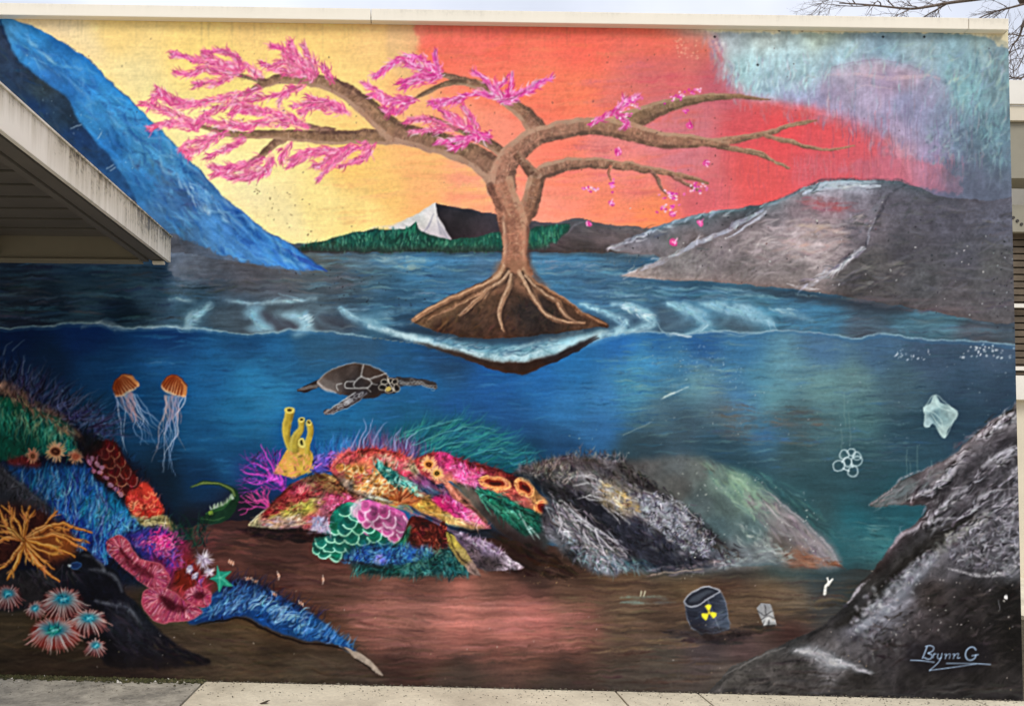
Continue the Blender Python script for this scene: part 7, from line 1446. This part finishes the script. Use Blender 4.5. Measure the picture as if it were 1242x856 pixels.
pv = empty('pavement', (0, 0, 0)); tag(pv, kind='structure')
def gx(px, py): 
    d = ray(px, py); zt_ = gz(2.); t_ = (zt_ - CAMP[2]) / d[2]; return (CAMP + d * t_)[0]
xA = gx(252, 823); xB = gx(756, 844.5); xC = gx(861, 847); xD = gx(1205, 850)
xs = [xA - .006, xB, xC, xD, xD + .75]; step = .75
edges = [xA, xB, xC, xD, xD + .9, xD + 1.8, xD + 2.7]
yy = [-.012, -1.5, -3., -4.5, -6., -7.5]
def slab(x0, x1, y0, y1, mat, name):
    j = .005
    z0, z1 = gz(x0 + j), gz(x1 - j)
    return hexa(name, [(x0 + j, y1 + j, z0 - .12), (x1 - j, y1 + j, z1 - .12), (x1 - j, y0 - j, z1 - .12), (x0 + j, y0 - j, z0 - .12), (x0 + j, y1 + j, z0), (x1 - j, y1 + j, z1), (x1 - j, y0 - j, z1), (x0 + j, y0 - j, z0)], mat, pv, .006)
for a, b in zip(edges[:-1], edges[1:]):
    for y0_, y1_ in zip(yy[:-1], yy[1:]): slab(a, b, y0_, y1_, M_CONC, 'concrete_slab')
slab(xD + 2.7, 24., 8., -7.5, M_CONC, 'concrete_slab')
slab(-14., xA - .004, -.05, -7.5, M_ASPH, 'asphalt_patch')
# moss, grit and leaf litter gathered where the asphalt meets the wall
rs = random.Random(4)
def litter(name, n, px0, px1, dmax, size, cols, flat=.3, label=None, cat=None):
    V, F, MI = [], [], []
    mats = [speckled(name + '_tone', c_, .3, 20., .95, .1, 0) for c_ in cols]
    x0, x1 = gx(px0, 830), gx(px1, 830)
    for k in range(n):
        x = rs.uniform(x0, x1); y = -abs(rs.gauss(0, dmax)) - .006
        s = size * rs.uniform(.4, 1.4); z = gz(x) + .001
        b = len(V); m = rs.randint(5, 7); a0 = rs.uniform(0, 6.3)
        for i in range(m):
            g = a0 + i * 6.283 / m; r = s * rs.uniform(.6, 1.1); V.append((x + math.cos(g) * r, y + math.sin(g) * r * .8, z + rs.uniform(0, s * flat * .4)))
        V.append((x, y, z + s * flat * rs.uniform(.6, 1.4)))
        for i in range(m): F.append((b + i, b + (i + 1) % m, b + m)); MI.append(k % len(mats))
    o = mesh_obj(name, V, F, mats[0])
    for q in mats[1:]: o.data.materials.append(q)
    o.data.polygons.foreach_set('material_index', MI)
    return tag(o, label, cat, kind='stuff')
litter('moss', 1500, -30, 246, .035, .011, [(.06, .06, .025), (.09, .08, .04), (.04, .04, .02)], .9, 'dark green moss and grit along the foot of the wall', 'moss')
litter('dirt', 500, 250, 1240, .014, .008, [(.1, .085, .06), (.06, .05, .04), (.16, .14, .11)], .8, 'brown dirt line between the mural wall and the concrete', 'dirt')
litter('grit', 1300, -30, 1240, .22, .005, [(.12, .1, .07), (.4, .36, .3), (.06, .05, .04)], .6, 'small stones and leaf crumbs strewn over the pavement', 'grit')
litter('pebble_litter', 26, 0, 250, .05, .012, [(.55, .52, .46), (.45, .42, .36)], .8, 'pale chips lying on the moss by the wall', 'litter')

# ------------------------------------------------------------------ walkway canopy on the left
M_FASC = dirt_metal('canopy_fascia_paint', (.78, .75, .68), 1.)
M_SOFF = speckled('soffit_paint_shaded', (.11, .10, .087), .1, 4., .7, .3, .1)  # base colour darkened: the shade under the canopy is put into it
M_BEAM = speckled('beam_paint_shaded', (.25, .222, .165), .08, 3., .7, .3, .08)  # cream beam in shade, with that shade put into the colour
cn_ = empty('walkway_canopy', (0, 0, 0)); tag(cn_, 'flat walkway canopy with streaked cream fascia in front of the blue mountain', 'canopy')
E0 = at_y(207, 318.5, -.10); E1 = at_y(207, 288, -.10); HF = E1[2] - E0[2]
dv = -ray(498, 546); dv /= np.linalg.norm(dv)              # runs out from the wall towards the viewer
up = np.array([0, 0, 1.]); lf = np.array([-1., 0, 0])
LN = 4.2
def bar(name, s0, s1, l0, l1, z0, z1, mat, bev=.003):
    """s along the canopy from the wall, l to the left of the fascia's outer face, z above its lower edge"""
    P = lambda s, l, z: E0 + dv * s + lf * l + up * z
    return hexa(name, [P(s1, l0, z0), P(s0, l0, z0), P(s0, l1, z0), P(s1, l1, z0), P(s1, l0, z1), P(s0, l0, z1), P(s0, l1, z1), P(s1, l1, z1)], mat, cn_, bev)
bar('fascia', 0, LN, 0, .022, 0, HF, M_FASC)
bar('fascia_cap', -.004, LN, -.008, .09, HF, HF + .008, M_FASC, 0)
bar('drip_channel', .01, LN, .024, .040, .006, .05, M_DARK, 0)
bar('trim_board', .02, LN, .042, .115, .004, .03, M_SOFF)
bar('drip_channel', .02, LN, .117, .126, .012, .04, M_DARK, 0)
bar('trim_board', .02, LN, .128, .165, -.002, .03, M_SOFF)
ZS = HF - .012
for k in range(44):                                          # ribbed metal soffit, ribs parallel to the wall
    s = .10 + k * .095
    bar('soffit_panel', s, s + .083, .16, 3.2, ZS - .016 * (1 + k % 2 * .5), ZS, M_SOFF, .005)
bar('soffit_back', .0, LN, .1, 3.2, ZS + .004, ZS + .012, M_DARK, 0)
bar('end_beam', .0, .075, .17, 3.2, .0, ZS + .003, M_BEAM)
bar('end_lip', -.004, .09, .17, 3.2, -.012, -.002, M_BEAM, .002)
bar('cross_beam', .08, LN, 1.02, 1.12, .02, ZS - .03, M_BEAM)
bar('roof_deck', 0, LN, .09, 3.2, HF + .002, HF + .012, M_FASC, 0)
P0 = E0 + dv * .02 + lf * .03
bar('bracket', .02, .05, .028, .098, -.02, -.002, M_COPE, .002)
tw = bar('leaf_debris', .62, .66, -.004, .03, HF + .008, HF + .02, M_DARK, .003)

# ------------------------------------------------------------------ neighbouring building glimpsed past the right end
nb = empty('neighbour_building', (0, 0, 0)); tag(nb, 'cream and brown building glimpsed past the right end of the mural', 'building')
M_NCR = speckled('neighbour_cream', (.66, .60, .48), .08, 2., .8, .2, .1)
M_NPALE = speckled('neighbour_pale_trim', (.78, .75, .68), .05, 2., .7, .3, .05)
M_NSHADE = speckled('neighbour_soffit_shaded', (.30, .28, .22), .08, 2., .8, .2, .1)  # shadowed eave panel: its shade is put into this darker colour
M_BROWN = speckled('brown_slats', (.13, .10, .07), .25, 5., .75, .3, .2)
D = 6.
def nbx(name, pa, pb, y0_, y1_, mat, xr=1330, bev=.004):
    """board between two photo heights from just right of the mural's end on to the right"""
    A = at_y(1205, pa, y0_); B = at_y(1205, pb, y0_); X1 = at_y(xr, pb, y0_)[0]
    return box(name, A[0], X1, y0_, y1_, B[2], A[2], mat, nb, bev)
nbx('eave_board', 97, 126, D, D + .05, M_NPALE); nbx('eave_board', 128, 146, D + .03, D + .08, M_NCR)
A = at_y(1205, 146, D + .06); B = at_y(1330, 224, D + .06)
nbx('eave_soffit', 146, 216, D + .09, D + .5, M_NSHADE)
for k in range(21):                                          # brown slatted screen
    y_ = 283 + k * 8.4
    nbx('slat', y_, y_ + 6.6, D + .5 + .01 * (k % 2), D + .53 + .01 * (k % 2), M_BROWN, bev=.003)
nbx('slat_backing', 280, 462, D + .58, D + .62, M_DARK, bev=0)
for y_ in (368, 444): nbx('white_rail', y_, y_ + 4.5, D + .40, D + .44, M_NPALE, bev=.002)
nbx('sill_board', 455, 484, D + .36, D + .6, M_NPALE); nbx('wall_panel', 484, 800, D + .5, D + .7, M_NCR)
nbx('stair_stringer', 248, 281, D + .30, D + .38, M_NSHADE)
for k in range(3):
    c = at_y(1229 + k * 5, 264 + k * 4, D + .295); bm = bmesh.new(); bmesh.ops.create_cone(bm, cap_ends=True, segments=12, radius1=.022, radius2=.022, depth=.012, matrix=Matrix.Translation(Vector(c)) @ Matrix.Rotation(math.pi / 2, 4, 'X'))
    me = bpy.data.meshes.new('bolt_hole'); bm.to_mesh(me); bm.free(); me.materials.append(M_DARK); o = bpy.data.objects.new('bolt_hole', me); COL.objects.link(o); o.parent = nb
box('back_wall', at_y(1330, 100, D)[0], at_y(1330, 100, D)[0] + 3., D, D + 4, 0, at_y(1330, 97, D)[2], M_NCR, nb)

# ------------------------------------------------------------------ bare tree behind the roof
tr = empty('bare_tree', (0, 0, 0)); tag(tr, 'leafless tree whose thin branches reach over the right end of the roof', 'tree')
t = NT('bark', .9, .2); t.base(t.ramp(t.noise(9., 5., .7, None, (3., 3., .7)), (.3, (.10, .075, .06)), (.7, (.26, .2, .16)))); t.bump(t.noise(30., 4.), .5, .01); M_BARK = t.m
def tube_into(V, F, pts, rads, n=6):
    pts = [np.asarray(p, float) for p in pts]; b0 = len(V)
    for i, p in enumerate(pts):
        d = pts[min(i + 1, len(pts) - 1)] - pts[max(i - 1, 0)]; d /= np.linalg.norm(d) + 1e-9
        a = np.cross(d, [0.13, 1, 0.2]); a /= np.linalg.norm(a) + 1e-9; b = np.cross(d, a)
        for k in range(n):
            g = k * 6.2832 / n; V.append(p + (a * math.cos(g) + b * math.sin(g)) * rads[i])
    for i in range(len(pts) - 1):
        for k in range(n): F.append((b0 + i * n + k, b0 + i * n + (k + 1) % n, b0 + (i + 1) * n + (k + 1) % n, b0 + (i + 1) * n + k))
    F.append(tuple(b0 + k for k in range(n))[::-1]); F.append(tuple(b0 + (len(pts) - 1) * n + k for k in range(n)))
def smooth3(pts, n=6):
    P = np.asarray(pts, float); Q = np.vstack([2 * P[0] - P[1], P, 2 * P[-1] - P[-2]]); o_ = []
    for i in range(1, len(Q) - 2):
        for s in np.linspace(0, 1, n, endpoint=False):
            a, b, c_, d = Q[i - 1], Q[i], Q[i + 1], Q[i + 2]; o_.append(.5 * (2 * b + (c_ - a) * s + (2 * a - 5 * b + 4 * c_ - d) * s ** 2 + (3 * b - a - 3 * c_ + d) * s ** 3))
    o_.append(Q[-2]); return np.array(o_)
TD = 8.
top = at_y(1262, -30, TD); base = np.array([top[0] + .35, TD, 0.])
V, F = [], []
tube_into(V, F, smooth3([base, base + [-.05, .05, 1.6], (base + top) / 2 + [.1, 0, .6], top + [.12, 0, -.3], at_y(1246, -4, TD), at_y(1236, -60, TD), at_y(1225, -190, TD + .3)]), np.interp(np.linspace(0, 1, 37), [0, .1, .7, 1], [.24, .19, .13, .06]), 10)
mesh_obj('trunk', V, F, M_BARK, tr, True)
def twigs(V, F, P, r0, n, depth, lmax):
    for k in range(n):
        i = rs.randint(len(P) // 5, len(P) - 2); d = P[i + 1] - P[i]; d = d / (np.linalg.norm(d) + 1e-9)
        v = d * .9 + np.array([rs.gauss(0, .55), rs.gauss(0, .45), rs.gauss(.05, .55)]); v /= np.linalg.norm(v)
        L = lmax * rs.uniform(.35, 1.); q = [P[i]]
        for s in range(4):
            v = v + np.array([rs.gauss(0, .16), rs.gauss(0, .16), rs.gauss(.02, .16)]); v /= np.linalg.norm(v); q.append(q[-1] + v * L / 4)
        Q = smooth3(q, 3); tube_into(V, F, Q, np.linspace(r0, r0 * .35, len(Q)), 4)
        if depth > 0: twigs(V, F, Q, r0 * .6, 3, depth - 1, lmax * .55)
LIMBS = [([(1244, -3), (1215, -4), (1180, 0), (1150, 4), (1128, 8), (1105, 11), (1080, 9), (1050, 6), (1018, 4)], .034, 0), ([(1150, 4), (1138, 11), (1122, 20), (1112, 30)], .016, .2), ([(1105, 11), (1092, 17), (1082, 21)], .010, -.1),
         ([(1246, 4), (1228, 9), (1212, 13), (1190, 21), (1180, 30)], .020, .3), ([(1060, 7), (1035, 8), (1010, 6), (985, 4)], .010, 0), ([(1250, 10), (1241, 30), (1236, 45), (1228, 56), (1222, 70)], .026, .2), ([(1252, 40), (1240, 44), (1228, 42), (1215, 44)], .014, -.2),
         ([(1254, 70), (1243, 92), (1232, 95), (1222, 92)], .022, .3), ([(1250, 20), (1244, 60), (1236, 80), (1228, 88)], .014, .1), ([(1060, -30), (1040, -14), (1010, -2), (988, 8)], .012, .4), ([(1180, 0), (1160, -20), (1130, -50), (1100, -70)], .026, 0), ([(1200, -6), (1205, -60), (1180, -120)], .034, .4), ([(1262, -60), (1300, -120), (1340, -190)], .05, -.3), ([(1256, -30), (1300, -20), (1360, -60)], .04, .5),
         ([(1262, 150), (1250, 225), (1240, 236), (1230, 240)], .014, .3)]
for pts, r, dy in LIMBS:
    V, F = [], []
    P = smooth3([at_y(x, y, TD + dy * i / max(len(pts) - 1, 1) + rs.uniform(-.05, .05)) for i, (x, y) in enumerate(pts)], 5)
    tube_into(V, F, P, np.linspace(r, r * .3, len(P)), 6)
    lo_ = mesh_obj('branch', V, F, M_BARK, tr, True); V, F = [], []
    twigs(V, F, P, max(r * .32, .004), 9, 2, .75)
    tag(mesh_obj('twigs', V, F, M_BARK, lo_, True), kind='stuff')

# ------------------------------------------------------------------ a dry leaf on the slab
def pix_ground(px, py):
    d = ray(px, py); t_ = (gz(2.) - CAMP[2]) / d[2]; p = CAMP + d * t_
    t_ = (gz(p[0]) - CAMP[2]) / d[2]; return CAMP + d * t_
p = pix_ground(321, 853)
lv = mesh_obj('dry_leaf', [p + np.array(q) for q in ((-.03, 0, .002), (-.012, .016, .006), (.012, .014, .016), (.034, 0, .022), (.010, -.016, .012), (-.014, -.014, .004), (0, 0, .001))],
              [(6, 1, 0), (6, 2, 1), (6, 3, 2), (6, 4, 3), (6, 5, 4), (6, 0, 5)], speckled('leaf_brown', (.05, .035, .02), .3, 30.)); tag(lv, 'small dark curled leaf lying on the pale concrete', 'leaf')
